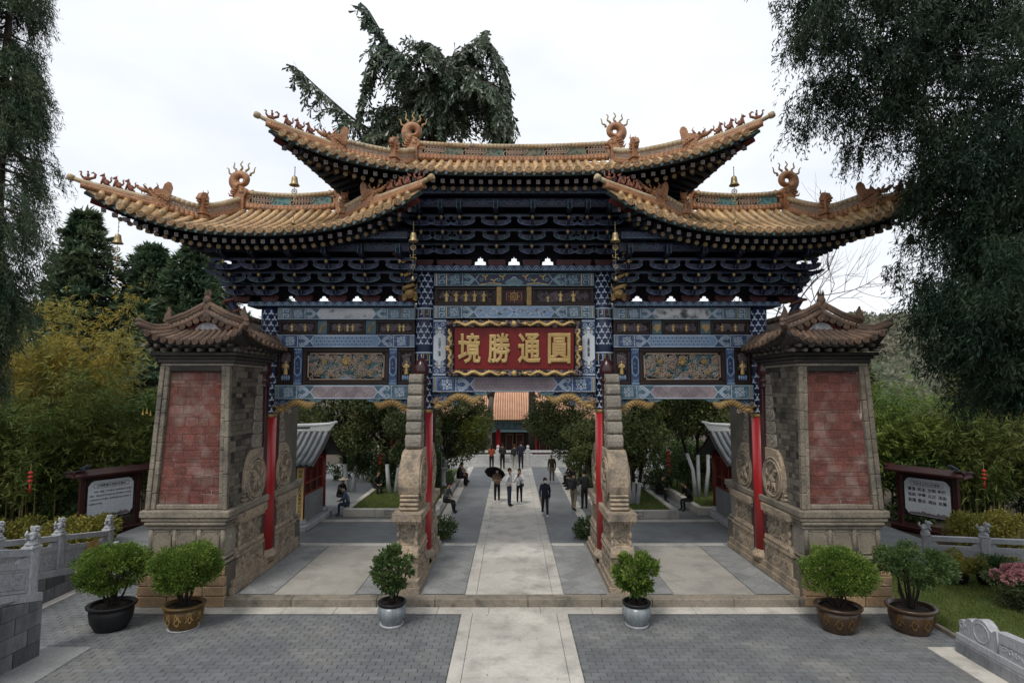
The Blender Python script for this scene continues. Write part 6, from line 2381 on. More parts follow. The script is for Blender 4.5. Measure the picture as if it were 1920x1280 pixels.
# small kiosks with grey tiled roofs
def kiosk(sg, label):
    """sg -1: kiosk towards the weeping conifer, its open corner faces the courtyard"""
    xc = -10.25 if sg < 0 else 10.75
    t = thing('kiosk', label, 'kiosk', (xc, 6.1, CZ0), 0, 'ticket kiosks with grey tiled roofs')
    X = lambda a: sg * (a - 10.0)
    b = MB()
    b.cbox((0, 0, .12), (4.6, 3.2, .24), .03)
    b.build('stone_base', 'marble', t)
    b = MB()
    b.lathe([(.24, .24), (.24, .30), (.17, .42), (.15, .44)], 14)
    bs = b.mesh('pillar_base', ['marble'])
    b = MB()
    b.lathe([(.14, .44), (.13, 2.75)], 14)
    pl = b.mesh('pillar', ['kiosk_red'])
    for a, y in ((8.05, -1.25), (8.05, 1.25), (11.9, -1.25), (11.9, 1.25)):
        link('pillar_base', bs, t, (X(a), y, 0))
        link('pillar', pl, t, (X(a), y, 0))
    b = MB()
    b.box((X(8.05), .0, .75), (.14, 2.2, 1.05))
    b.build('brick_dado', 'brick_wall_pale', t)
    for k in range(12):
        b = MB()
        b.box((X(7.972), 0, .28 + k * .088), (.012, 2.2, .076))
        b.build('dado_course', 'brick_wall_pale', t)
    w = empty_part('side_window', t)
    b = MB()
    for y in (-1.1, -.37, .37, 1.1):
        b.cbox((X(8.05), y, 1.95), (.1, .09, 1.3), .01)
    for z in (1.31, 1.75, 2.58):
        b.cbox((X(8.05), 0, z), (.09, 2.2, .08), .01)
    for y in (-.85, -.6, -.12, .12, .6, .85):
        b.box((X(8.05), y, 2.15), (.03, .03, .8))
    b.build('frame', 'kiosk_red', w)
    b = MB()
    b.box((X(8.08), 0, 1.95), (.02, 2.1, 1.25))
    b.build('pane', 'dark_wood_and_hollow', w)
    b = MB()
    b.box((X(10), 1.2, 1.5), (3.8, .1, 2.5))
    b.box((X(10), .2, 2.72), (3.9, 2.6, .06))
    b.build('back_wall', 'dark_wood_and_hollow', t)
    b = MB()
    b.cbox((X(9.45), -.95, .85), (2.2, .35, 1.25), .02)
    F = FY(-1.126)
    for a0, a1 in ((8.45, 9.4), (9.5, 10.45)):
        x0, x1 = sorted((X(a0), X(a1)))
        b.patch([(x0 + .05, .35), (x1 - .05, .35), (x1 - .05, 1.2), (x0 + .05, 1.2)], F, 1)
        c = (x0 + x1) / 2
        for k in range(5):
            b.ribbon(spiral(c, .5 + k * .13, .08, .02, k, 1, 8), .014, F, 2, .006)
        b.ribbon([(c - .12, 1.3), (c + .12, 1.3), (c + .15, 1.35), (c + .12, 1.4), (c - .12, 1.4), (c - .15, 1.35)], .014, F, 2, .004, True)
    b.build('counter', ['maroon', 'kiosk_red', 'gold_old'], t)
    b = MB()
    c = X(8.95)
    b.box((c, -1.15, 1.62), (.66, .01, .42))
    for k, tx in enumerate(PAPER):
        vs, fs = text_mesh(tx, .07)
        b.add([(c + v[0], -1.158, 1.74 - k * .12 + v[1]) for v in vs], fs, 1)
    b.build('paper_notice', ['white_paint', 'black_ink'], t)
    b = MB()
    b.cbox((X(9.97), -1.25, 2.55), (3.8, .12, .22), .01)
    for k in range(18):
        b.tube([(x, -1.32, 2.36 + z) for x, z in spiral(X(8.4) - sg * -.18 * k, 0, .07, .02, k, 1.1, 7)], .014, 4, 1)
    b.build('lintel', ['kiosk_red', 'gold_old'], t)
    b = MB()
    b.tube([(X(8.05) + x, -1.42, 2.1 + z) for x, z in ring(0, 0, .1, 8)] + [(X(8.05) + .1, -1.42, 2.1)], .04, 5)
    b.build('gilt_rosette', 'gold', t)
    bn = empty_part('vertical_banner', t, (X(8.05), -1.405, 1.42))
    b = MB()
    b.cbox((0, 0, 0), (.27, .02, 2.0), .005)
    b.build('board', 'banner_yellow' if sg < 0 else 'dark_wood_and_hollow', bn)
    b = MB()
    for k, ch in enumerate(BANNER[sg]):
        vs, fs = text_mesh(ch, .15, .001)
        b.add([(v[0], -.014, v[1] + .83 - k * .15) for v in vs], fs)
    b.build('lettering', 'black_ink' if sg < 0 else 'gold', bn)
    # roof
    r = empty_part('roof', t)
    b = MB()
    a0, a1 = 7.45, 12.6
    sec = [(-2.0, 2.62), (-1.4, 2.86), (-.7, 3.24), (0, 3.72), (.7, 3.24), (1.4, 2.86), (2.0, 2.62)]
    vs = [(X(a), y, z) for a in (a0, a1) for y, z in sec] + [(X(a), y, z - .08) for a in (a0, a1) for y, z in sec]
    n = len(sec)
    b.add(vs, [(i, i + 1, n + i + 1, n + i) for i in range(n - 1)] + [(2 * n + i + 1, 2 * n + i, 3 * n + i, 3 * n + i + 1) for i in range(n - 1)] + [(i, 2 * n + i, 2 * n + i + 1, i + 1) for i in range(n - 1)], 0)
    b.build('roof_sheet', 'roof_grey_dark', r)
    rows = MB()
    k = 0
    a = a0 + .06
    while a < a1:
        rows = MB()
        pts, rad = [], []
        for i in range(3):
            for j in range(2):
                q0, q1 = sec[i], sec[i + 1]
                for f, rr in ((0, .075), (.95, .066)):
                    u = (j + f) / 2
                    pts.append((X(a), q0[0] + (q1[0] - q0[0]) * u, q0[1] + (q1[1] - q0[1]) * u + .02))
                    rad.append(rr)
        rows.tube(pts, rad, 8, 0)
        rows.build('tile_row', 'roof_grey', r)
        a += .235
    b = MB()
    F_, L_ = path_frame([(X(a0 - .05), 0, 3.72), (X(a1), 0, 3.72)])
    pts = [(X(a0 - .35), 0, 4.12), (X(a0 - .05), 0, 4.02), (X(a0 + .5), 0, 3.98), (X(a0 + 1.2), 0, 3.96), (X(a1), 0, 3.96)]
    b.tube(pts, [.05, .07, .08, .08, .08], 8, 0)
    b.tube([(X(a0 - .0), 0, 3.74), (X(a1), 0, 3.74)], .09, 8, 0)
    b.prism([(X(a0 - .3), 4.10), (X(a0 - .05), 3.75), (X(a0 + .75), 3.75), (X(a0 + .75), 3.95), (X(a0 + .2), 3.98)][::sg], -.05, .05, 'y', 0)
    b.build('ridge', 'ridge_white', r)
    b = MB()
    a = a0 + .85
    while a < a1 - .2:
        for z in (3.81, 3.88):
            ring3(b, FY(-.01), X(a), z, .06, .008, 0, 8, .03)
        a += .07
    b.box((X(10.3), .02, 3.84), (4.2, .02, .22), 1)
    b.build('ridge_lattice', ['roof_grey', 'roof_grey_dark'], r)
    b = MB()
    for y, y2, z, z2 in ((-2.0, -.7, 2.62, 3.24), (-.7, 0, 3.24, 3.72), (2.0, .7, 2.62, 3.24), (.7, 0, 3.24, 3.72)):
        b.tube([(X(a0 - .02), y, z - .1), (X(a0 - .02), y2, z2 - .1)], .07, 4, 0, sm=False)
    b.build('bargeboard', 'dark_wood_and_hollow', r)
kiosk(-1, 'red kiosk with grey tiled roof and yellow vertical banner behind the gate')
kiosk(1, 'red kiosk with grey tiled roof and dark vertical banner behind the gate')

# strings of red lanterns
def lanterns(loc, n, r, label):
    t = thing('lantern_string', label, 'lantern', loc, 0, 'strings of red lanterns')
    b = MB()
    b.tube([(0, 0, .3), (0, 0, -n * r * 1.9)], .008, 4)
    b.build('cord', 'gold_old', t)
    for k in range(n):
        b = MB()
        b.lathe([(.35 * r, r * .72), (.8 * r, r * .5), (r, 0), (.8 * r, -r * .5), (.35 * r, -r * .72)], 12, (0, 0, -k * r * 1.85))
        b.build('lantern', 'lantern_red', t)
    b = MB()
    for k in range(7):
        b.tube([(0, 0, -n * r * 1.85 + r), (.05 * math.cos(k), .05 * math.sin(k), -n * r * 1.85 - .25)], .008, 4)
    b.build('tassel', 'lantern_red', t)
lanterns((-7.0, 12.6, 2.3), 4, .11, 'string of four red lanterns among dark trees behind the yellow banner kiosk')
lanterns((7.65, 10.6, 2.5), 5, .09, 'string of five small red lanterns hanging beside the white trunks')
lanterns((-16.56, 2.0, 2.72), 3, .075, 'red lantern string hanging from the bamboo above the yellow hedge')
lanterns((17.74, 4.0, 2.5), 3, .075, 'red lantern string hanging in the dark bamboo behind the lawn')
# stone lantern and slim pole by the path
sl = thing('stone_lantern', 'pale stone lantern post on the grass under the tree by the path', 'lantern', (-3.75, 13.2, .38))
b_ = MB()
b_.lathe([(.2, 0), (.2, .12), (.13, .2), (.12, .8), (.16, .9), (.24, .95), (.24, 1.02)], 12)
b_.build('shaft', 'marble', sl)
b_ = MB()
b_.lathe([(.17, 1.02), (.19, 1.25), (.3, 1.3), (.12, 1.45), (.02, 1.55)], 12)
b_.build('cap', 'marble', sl)
pl_ = thing('lamp_pole', 'slim grey metal pole standing on the grass beside the stone lantern', 'pole', (-3.42, 9.6, .3))
b_ = MB()
b_.tube([(0, 0, 0), (0, 0, 2.4)], .03, 8)
b_.build('shaft', 'c_grey', pl_)
b_ = MB()
b_.lathe([(.09, 2.4), (.1, 2.5), (.05, 2.6)], 10)
b_.build('lamp_head', 'c_grey', pl_)
# ------------------------------------------------------------------ vegetation
LM = {}
def lm(k, *a, **kw): LM[k] = M[k] = leaf_mat(k, *a, **kw)
lm('leaf_cypress', (.040, .075, .042), (.075, .100, .050), nscale=0.9)
lm('leaf_cedar', (.013, .032, .018), (.030, .052, .024), nscale=0.8)
lm('leaf_pine', (.072, .120, .070), (.125, .165, .085), nscale=0.35)
lm('leaf_bamboo', (.065, .105, .022), (.150, .165, .040), nscale=0.5, trans=0.35)
lm('leaf_bamboo_gold', (.36, .28, .06), (.23, .22, .055), nscale=0.7, trans=0.4)
lm('leaf_bamboo_fresh', (.09, .155, .028), (.18, .23, .05), nscale=0.5, trans=0.35)
lm('leaf_palm', (.045, .078, .046), (.090, .115, .070), nscale=0.5, trans=0.2, rough=0.35, spec=0.5)
lm('leaf_tree', (.045, .070, .024), (.090, .100, .036), nscale=0.7)
lm('leaf_tree_light', (.13, .165, .030), (.20, .215, .045), nscale=0.8, trans=0.35)
lm('leaf_olive', (.065, .092, .030), (.115, .130, .044), nscale=0.8)
lm('leaf_box', (.075, .135, .022), (.150, .215, .040), nscale=3, trans=0.3, rough=0.45)
lm('leaf_box_dark', (.045, .085, .026), (.090, .130, .042), nscale=3, rough=0.45)
lm('leaf_hedge', (.14, .145, .028), (.22, .195, .036), nscale=1.2)
lm('leaf_big', (.05, .10, .02), (.09, .14, .03), nscale=1.5, trans=.35)
lm('leaf_azalea', (.05, .075, .03), (.07, .09, .035), nscale=2)
lm('petal_pink', (.36, .15, .16), (.46, .24, .24), nscale=4, trans=.3)
lm('petal_yellow', (.62, .42, .09), (.66, .5, .15), nscale=4, trans=.3)
lm('grass_blade', (.085, .135, .026), (.150, .175, .045), nscale=1.1, trans=0.3)
lm('leaf_far', (.13, .145, .095), (.21, .195, .14), nscale=0.08)  # pale tone puts distance haze into the leaf colour

def unit(a):
    return a / np.maximum(1e-9, np.linalg.norm(a, axis=1, keepdims=True))
def leaves(p, a, L, W, tilt=None):
    """rhombic leaves: p base, a axis (unit), L length, W width"""
    n = len(p)
    L = np.broadcast_to(np.asarray(L, dtype=float), (n,))[:, None]
    W = np.broadcast_to(np.asarray(W, dtype=float), (n,))[:, None]
    r = rng.normal(size=(n, 3))
    if tilt is not None:
        r = r * (1 - tilt) + np.array([0, 0, 1.]) * tilt * 3
        s = unit(np.cross(a, r))
    else:
        s = unit(np.cross(a, r))
    V = np.stack([p, p + a * L * .5 + s * W * .5, p + a * L, p + a * L * .5 - s * W * .5], 1).reshape(-1, 3)
    return V
def quads(V):
    return np.arange(len(V), dtype=np.int32).reshape(-1, 4)
def shell(centers, radii, n, inner=.5):
    """points on the outer shells of ellipsoid clumps, with outward directions"""
    C = np.asarray(centers, dtype=float)
    Rr = np.asarray(radii, dtype=float)
    if Rr.ndim == 1:
        Rr = np.stack([Rr, Rr, Rr * .8], 1)
    idx = rng.integers(0, len(C), n) if True else None
    w = Rr.prod(1) ** (2 / 3)
    idx = rng.choice(len(C), n, p=w / w.sum())
    d = unit(rng.normal(size=(n, 3)))
    t = inner + (1 - inner) * rng.random((n, 1)) ** .6
    return C[idx] + d * Rr[idx] * t, d
def leaf_part(name, V, m, parent, extra=None):
    me = np_mesh(name, V, quads(V), [m])
    return link(name, me, parent)
def branch(mb, a, b, r0, r1, wob=.1, n=5, m=0, seg=6):
    a, b = Vector(a), Vector(b)
    L = (b - a).length
    pts = []
    for i in range(n + 1):
        t = i / n
        w = math.sin(PI * t) * wob * L
        pts.append(a.lerp(b, t) + Vector((random.uniform(-1, 1), random.uniform(-1, 1), random.uniform(-.5, 1))) * w * .5)
    mb.tube(pts, [r0 + (r1 - r0) * i / n for i in range(n + 1)], seg, m)
    return pts

def round_tree(name, label, loc, clumps, nleaf, L, W, m, trunk_r=.12, trunks=None, bark='bark', wash=0., droop=.3, cat='tree', group=None, m2=None, frac2=0):
    """broadleaf tree: clumps are (dx, dy, z, r)"""
    t = thing(name, label, cat, loc, 0, group)
    mb = MB()
    trunks = trunks or [(0, 0, .35)]
    C = np.array([c[:3] for c in clumps], float)
    Rr = np.array([c[3] for c in clumps], float)
    for (dx, dy, lean) in trunks:
        tops = sorted(range(len(clumps)), key=lambda i: (C[i, 0] - dx * 3) ** 2 + (C[i, 1] - dy * 3) ** 2)[:max(2, len(clumps) // len(trunks))]
        zf = min(c[2] - c[3] * .6 for c in clumps) * .9
        fork = Vector((dx * (1 + lean * 3), dy * (1 + lean), max(.5, zf)))
        pts = [Vector((dx * .6, dy * .6, -.1)), Vector((dx, dy, fork.z * .5)), fork]
        if wash:
            q = pts[0].lerp(pts[1], 1)
            mb.tube([pts[0], pts[1], pts[1].lerp(fork, wash)], [trunk_r * 1.25, trunk_r, trunk_r * .92], 8, 1)
            mb.tube([pts[1].lerp(fork, wash), fork], [trunk_r * .91, trunk_r * .8], 8, 0)
        else:
            mb.tube(pts, [trunk_r * 1.3, trunk_r, trunk_r * .8], 8, 0)
        for i in tops:
            branch(mb, fork, C[i], trunk_r * .55, trunk_r * .12, .18)
    mb.build('trunk', [bark, 'whitewash'], t)
    p, d = shell(C, np.stack([Rr, Rr, Rr * .8], 1), nleaf, .45)
    a = unit(d + rng.normal(size=d.shape) * .7 + np.array([0, 0, -droop]))
    V = leaves(p, a, L * rng.uniform(.6, 1.3, nleaf), W * rng.uniform(.7, 1.3, nleaf))
    Q = quads(V)
    mi = np.zeros(len(Q), np.int32)
    if m2:
        # leaves around the first clump take the second leaf colour
        sel = (np.linalg.norm(p - C[0], axis=1) < Rr[0] * 1.05)
        mi[sel] = 1
    me = np_mesh('crown', V, Q, [m] + ([m2] if m2 else []), mi)
    link('crown', me, t)
    return t

def conifer(name, label, loc, H, Rb, tiers, nleaf, m='leaf_pine', z0=.12, group=None, L=.5, W=.16):
    t = thing(name, label, 'tree', loc, 0, group)
    mb = MB()
    mb.tube([(0, 0, -.2), (0, 0, H * .5), (0, 0, H * .97)], [H * .016 + .1, H * .010, .03], 8)
    P, D = [], []
    per = nleaf // tiers
    for k in range(tiers):
        f = k / tiers
        z = H * (z0 + (1 - z0) * f)
        r = Rb * (1 - f) ** .8 + .25
        nb = random.randint(5, 8)
        a0 = random.uniform(0, 6.28)
        for j in range(nb):
            a = a0 + j * 2 * PI / nb + random.uniform(-.25, .25)
            rr = r * random.uniform(.65, 1.1)
            tip = Vector((math.cos(a) * rr, math.sin(a) * rr, z + rr * .08 - .12 * rr))
            mb.tube([(0, 0, z), tip * .6 + Vector((0, 0, z * .4 + .0)), tip], [.06, .04, .015], 5)
            n = max(10, per // nb)
            u = rng.random(n) ** .7
            side = rng.normal(size=n) * .22 * rr * (1.1 - u * .6)
            p = np.stack([math.cos(a) * rr * u - math.sin(a) * side, math.sin(a) * rr * u + math.cos(a) * side, z + (tip.z - z) * u + .10 * rr * np.sin(PI * u) + rng.normal(size=n) * .12], 1)
            d = np.stack([np.full(n, math.cos(a)), np.full(n, math.sin(a)), np.full(n, .1)], 1) + rng.normal(size=(n, 3)) * .5
            P.append(p)
            D.append(unit(d))
    P, D = np.concatenate(P), np.concatenate(D)
    mb.build('trunk', 'bark', t)
    leaf_part('crown', leaves(P, D, L * rng.uniform(.6, 1.3, len(P)), W, .5), m, t)
    return t

# far wooded hill and screens that close the view
def hill(name, cx, cy, w, d, h, seed):
    mb = MB()
    n = 26
    vs = []
    for j in range(n + 1):
        for i in range(n + 1):
            u, v = i / n * 2 - 1, j / n * 2 - 1
            r = max(0, 1 - u * u) * max(0, 1 - v * v)
            z = h * r ** .8 * (1 + .18 * math.sin(i * 1.3 + seed) * math.cos(j * 1.7 + seed))
            vs.append((cx + u * w, cy + v * d, z - .3))
    mb.add(vs, [(j * (n + 1) + i, j * (n + 1) + i + 1, (j + 1) * (n + 1) + i + 1, (j + 1) * (n + 1) + i) for j in range(n) for i in range(n)], 0, True)
    mb.build(name, 'hill', kind='structure')
    C, Rr = [], []
    rd = random.Random(seed)
    for _ in range(420):
        u, v = rd.uniform(-.95, .95), rd.uniform(-1, .35)
        r = max(0, 1 - u * u) * max(0, 1 - v * v)
        z = h * r ** .8
        if z < 1: continue
        k = rd.uniform(1.6, 3.4)
        C.append((cx + u * w, cy + v * d, z + k * .4))
        Rr.append(k)
    p, dd = shell(C, Rr, 30000, .6)
    V = leaves(p, unit(dd + rng.normal(size=dd.shape) * .5), 1.1, .55)
    o = link('hillside_forest', np_mesh('hillside_forest', V, quads(V), ['leaf_far']), None, kind='stuff')
    o['label'] = 'wooded hillside far behind the courtyard, haze put into its pale leaf colour'
    o['category'] = 'forest'
hill('hill', 120, 165, 110, 70, 26, 3)

# far conifers beyond the bamboo
for i, (x, y, H, Rb, lab) in enumerate([
        (-33.5, 26, 19.8, 6.2, 'tall blue green pine behind the golden bamboo, under the outermost wind bell'),
        (-28.6, 27, 17.2, 4.8, 'narrow dark pine between the two broad pines behind the golden bamboo'),
        (-24.5, 25, 16.6, 6.4, 'broad blue green pine rising behind the pier roof'),
        (-39.5, 24, 17.0, 5.2, 'dark pine mostly hidden behind the weeping conifer'),
        (-19.8, 30, 13.4, 4.4, 'low pale pine seen between the pier roof and the painted beams'),
        (-31.0, 30, 18.0, 6.6, 'broad pine filling the gap behind the two tallest pines'),
        (-26.4, 31, 17.6, 6.4, 'pine half hidden behind the narrow dark pine'),
        (-36.5, 29, 17.4, 6.0, 'pine between the weeping conifer and the tallest pine')]):
    conifer('pine_tree', lab, (x, y, 0), H, Rb, 22, 17000, group='pines beyond the bamboo', L=.62, W=.2)
for i, (x, y, H, Rb, lab) in enumerate([(26.5, 27, 8.6, 5.0, 'rounded dark tree behind the bamboo on the lawn side'), (35, 25, 9.0, 5.5, 'dark tree behind the cedar boughs on the lawn side')]):
    conifer('dark_tree', lab, (x, y, 0), H, Rb, 14, 9000, 'leaf_tree', .05, 'dark trees behind the lawn', .5, .22)

# weeping conifer at the picture's edge
def weeping(label, loc, zb, zt, prof, nst, m):
    t = thing('weeping_conifer', label, 'tree', loc)
    mb = MB()
    mb.tube([(0, 0, -.2), (.1, 0, 6), (-.1, .1, 13), (0, 0, zt)], [.42, .34, .22, .05], 10)
    P, D = [], []
    for k in range(nst):
        if k % 13 == 0:
            zc = random.uniform(zb, zt)
            rc = prof((zc - zb) / (zt - zb)) * random.uniform(.3, 1.0) ** .5 * random.choice((.8, 1, 1.15))
            ac = random.uniform(0, 2 * PI)
            branch(mb, (0, 0, zc + .35), (math.cos(ac) * rc, math.sin(ac) * rc, zc + .1), .05, .012, .12, 5, 0, 5)
        q = random.uniform(.45, 1.05)
        z = zc + random.gauss(0, .14) + (1 - q) * .3
        r = rc * q
        a = ac + random.gauss(0, .16)
        c = Vector((math.cos(a) * r, math.sin(a) * r, z))
        n = 60
        s = np.linspace(0, 1, n)
        Ls = random.uniform(.8, 1.7)
        out = np.array([math.cos(a + random.uniform(-.6, .6)), math.sin(a + random.uniform(-.6, .6)), 0])
        base = np.array(c)[None] + out[None] * (Ls * .45 * (s - .25 * s ** 2))[:, None] + np.array([0, 0, -1])[None] * (Ls * .75 * s ** 1.5)[:, None]
        base = base + rng.normal(size=base.shape) * .05
        d = out[None] * .3 + np.array([0, 0, -.9])[None] + rng.normal(size=(n, 3)) * .5
        P.append(base)
        D.append(unit(d))
    mb.build('trunk', 'bark', t)
    P, D = np.concatenate(P), np.concatenate(D)
    leaf_part('crown', leaves(P, D, rng.uniform(.10, .24, len(P)), rng.uniform(.016, .034, len(P))), m, t)
def wprof(f):
    pts = [(0, .3), (.1, .8), (.22, 1.3), (.4, 1.75), (.54, 1.95), (.64, 1.2), (.8, .95), (1, .95)]
    for (a, b), (c, d) in zip(pts, pts[1:]):
        if f <= c:
            return b + (d - b) * (f - a) / (c - a)
    return 1
weeping('tall weeping conifer with hanging dark green sprays at the picture edge', (-17.75, 1.2, 0), 6.2, 20.5, wprof, 2300, 'leaf_cypress')

# big cedar with outstretched boughs in front of the lawn side roof
def cedar(label, loc):
    t = thing('cedar_tree', label, 'tree', loc)
    mb = MB()
    mb.tube([(0, 0, -.2), (.1, .1, 7), (-.1, .2, 14), (0, 0, 20)], [.55, .42, .28, .1], 10)
    P, D, Ls = [], [], []
    rd = random.Random(21)
    # short hanging clusters spread through the crown; reach on the gate side by height
    lim = [(5.2, 1.8), (6.0, 2.6), (6.8, 3.7), (8.9, 3.1), (10.8, 3.5), (11.7, 4.1), (12.6, 5.5), (13.8, 6.3), (16, 6.5), (20, 6.5)]
    def reach(z):
        for (u0, l0), (u1, l1) in zip(lim, lim[1:]):
            if u0 <= z <= u1:
                return l0 + (l1 - l0) * (z - u0) / (u1 - u0)
        return 1.5
    for k in range(540):
        z = rd.uniform(5.4, 19)
        x = -reach(z - .35) * rd.uniform(.0, 1) ** .75
        y = rd.gauss(0, .85)
        c = Vector((x, y, z))
        o = Vector((-1, rd.uniform(-.8, .8), 0)).normalized()
        sd = Vector((-o.y, o.x, 0))
        if k % 7 == 0:
            b0 = Vector((0, 0, z + rd.uniform(-.4, .5)))
            mb.tube(catmull([b0, b0.lerp(c, .5) + Vector((0, 0, .25)), c], 3), [.05, .04, .032, .026, .02, .014, .008], 5)
        sp = rd.uniform(.18, .34)
        for i in range(22):
            q = c + Vector((rd.gauss(0, sp), rd.gauss(0, sp), rd.gauss(0, sp * .45)))
            ln = rd.uniform(.3, .75)
            dirv = (o * rd.uniform(-.15, .5) + sd * rd.uniform(-.6, .6) + Vector((0, 0, rd.uniform(-1.0, -.15)))).normalized()
            n = 24
            u = np.linspace(.0, 1, n)
            base = np.array(q)[None] + np.array(dirv)[None] * (ln * u)[:, None] + np.array([0, 0, -1.])[None] * (.35 * ln * u ** 2)[:, None]
            base = base + rng.normal(size=base.shape) * .035
            d = np.array(dirv)[None] * .6 + np.array([0, 0, -.45])[None] + rng.normal(size=(n, 3)) * .55
            P.append(base)
            D.append(unit(d))
    mb.build('trunk', 'bark_black', t)
    P, D = np.concatenate(P), np.concatenate(D)
    leaf_part('crown', leaves(P, D, rng.uniform(.09, .19, len(P)), rng.uniform(.020, .038, len(P))), "leaf_cedar", t)
cedar('large dark cedar with drooping boughs reaching over the lawn side of the gate', (13.7, -4.1, 0))

# bamboo
def bamboo(label, loc, W, Dp, H, nc, nl, m, canes=True, low=.8, plume=None):
    t = thing('bamboo_clump', label, 'bamboo', loc, 0, 'bamboo clumps beside the gate')
    mb = MB()
    P, D = [], []
    for k in range(nc):
        x, y = random.uniform(-W, W), random.uniform(-Dp, Dp)
        h = H * random.uniform(.6, 1.05) * (1 - .25 * abs(x) / W)
        lx, ly = random.uniform(-.16, .16) * h, random.uniform(-.22, .06) * h
        pts = [Vector((x + lx * s ** 2, y + ly * s ** 2, h * (s - .16 * s ** 3))) for s in [i / 8 for i in range(9)]]
        mb.tube(pts, [.028 * (1 - .8 * i / 8) for i in range(9)], 5)
        ncl = nl // nc // 6
        for i in range(ncl):
            s = random.uniform(low / h if h > low else .1, 1) ** .75
            kk = min(7, int(s * 8))
            q = pts[kk].lerp(pts[kk + 1], s * 8 - kk) + Vector((random.gauss(0, .45), random.gauss(0, .45), random.gauss(0, .25)))
            a = random.uniform(0, 2 * PI)
            o = np.array([math.cos(a), math.sin(a), random.uniform(-.9, .1)])
            n = 6
            P.append(np.array(q)[None] + rng.normal(size=(n, 3)) * .05)
            D.append(unit(o[None] + rng.normal(size=(n, 3)) * .45))
    mb.build('canes', 'cane', t)
    P, D = np.concatenate(P), np.concatenate(D)
    leaf_part('foliage', leaves(P, D, rng.uniform(.20, .42, len(P)), rng.uniform(.03, .055, len(P)), .3), m, t)
bamboo('tall golden yellow bamboo rising behind the green bamboo, under the pines', (-20.0, 9.0, 0), 1.8, .8, 12.0, 26, 15000, 'leaf_bamboo_gold', low=5)
bamboo('yellowish bamboo plume between the weeping conifer and the golden bamboo', (-23.4, 9.0, 0), 1.2, .7, 11.6, 14, 7500, 'leaf_bamboo_gold', low=6)
bamboo('dense green bamboo bank behind the sloping lion balustrade, towards the weeping conifer', (-21.5, 6.2, 0), 2.6, 1.1, 7.6, 46, 26000, 'leaf_bamboo')
bamboo('dense green bamboo bank behind the notice board with the paragraph', (-17.6, 7.5, 0), 2.2, .8, 7.6, 44, 26000, 'leaf_bamboo')
bamboo('dark green bamboo at the picture edge under the weeping conifer', (-25.5, 5.4, 0), 2.4, 1.2, 8.0, 30, 15000, 'leaf_bamboo')
bamboo('fresh green bamboo behind the notice board with twelve words', (16.6, 8.2, 0), 2.2, 1.0, 7.2, 42, 24000, 'leaf_bamboo_fresh')
bamboo('green bamboo behind the lawn under the cedar boughs', (20.6, 7.2, 0), 2.5, 1.1, 7.0, 42, 24000, 'leaf_bamboo')
bamboo('dark bamboo at the picture edge beyond the cedar trunk', (24.6, 6.0, 0), 2.2, 1.1, 6.6, 28, 14000, 'leaf_bamboo')
# dense dark undergrowth at the foot of the bamboo
def shrub_mass(name, label, loc, W, Dp, H, n, L, Wd, m, cat='shrub', group=None):
    t = thing(name, label, cat, loc, 0, group)
    C, Rr = [], []
    for _ in range(int(14 * W)):
        r = random.uniform(.35, .6) * min(1, H)
        C.append((random.uniform(-W, W), random.uniform(-Dp, Dp), random.uniform(r * .5, max(r, H - r))))
        Rr.append(r)
    mb = MB()
    for c in C[::2]:
        branch(mb, (c[0] * .9, c[1] * .8, -.05), c, .03, .008, .1, 4, 0, 5)
    mb.build('stems', 'bark_black', t)
    p, d = shell(C, Rr, n, .4)
    leaf_part('foliage', leaves(p, unit(d + rng.normal(size=d.shape) * .6), L * rng.uniform(.6, 1.3, n), Wd), m, t)
    return t
shrub_mass('dark_shrub', 'deep green undergrowth in front of the bamboo behind the paragraph notice board', (-21.3, 7.0, 0), 4.6, .6, 2.8, 15000, .22, .09, 'leaf_box_dark', group='undergrowth below the bamboo')
shrub_mass('dark_shrub', 'deep green undergrowth below the bamboo behind the lawn', (21.6, 7.2, 0), 5.2, .6, 2.6, 16000, .22, .09, 'leaf_box_dark', group='undergrowth below the bamboo')
shrub_mass('hedge', 'clipped yellow green hedge behind the sloping lion balustrade', (-17.4, 2.4, 0), 2.9, .7, 1.35, 15000, .12, .06, 'leaf_hedge', 'hedge')
shrub_mass('hedge', 'yellow green hedge behind the lawn balustrade', (18.0, 2.6, 0), 2.6, .7, 1.45, 13000, .12, .06, 'leaf_hedge', 'hedge')
# angel's trumpet beside the pier
at_ = thing('flowering_shrub', 'large leaved shrub with yellow trumpet flowers beside the brick pier', 'shrub', (-15.6, 7.4, .6))
mb = MB()
C = []
for k in range(16):
    c = (random.uniform(-.9, 1.0), random.uniform(-.5, .5), random.uniform(1.4, 4.3))
    C.append(c)
    branch(mb, (random.uniform(-.2, .2), 0, 0), c, .045, .012, .12)
mb.build('stems', 'bark', at_)
p, d = shell(C, [.55] * len(C), 1500, .4)
leaf_part('foliage', leaves(p, unit(d + rng.normal(size=d.shape) * .4 + np.array([0, 0, -.45])), rng.uniform(.22, .42, 1500), rng.uniform(.1, .18, 1500), .4), 'leaf_big', at_)
mb = MB()
mb.lathe([(.012, .12), (.02, .06), (.03, 0), (.04, -.06), (.075, -.12), (.09, -.125)], 8)
tm = mb.mesh('trumpet_flower', ['petal_yellow'])
for c in ((-.35, -.55, 4.0), (-.15, -.6, 4.05), (-.05, -.5, 3.95), (.55, -.6, 3.2), (.85, -.5, 2.6), (1.0, -.4, 2.05), (.9, -.5, 1.7), (.25, -.62, 3.5)):
    link('trumpet_flower', tm, at_, c, scale=(.8, .8, 1.0))

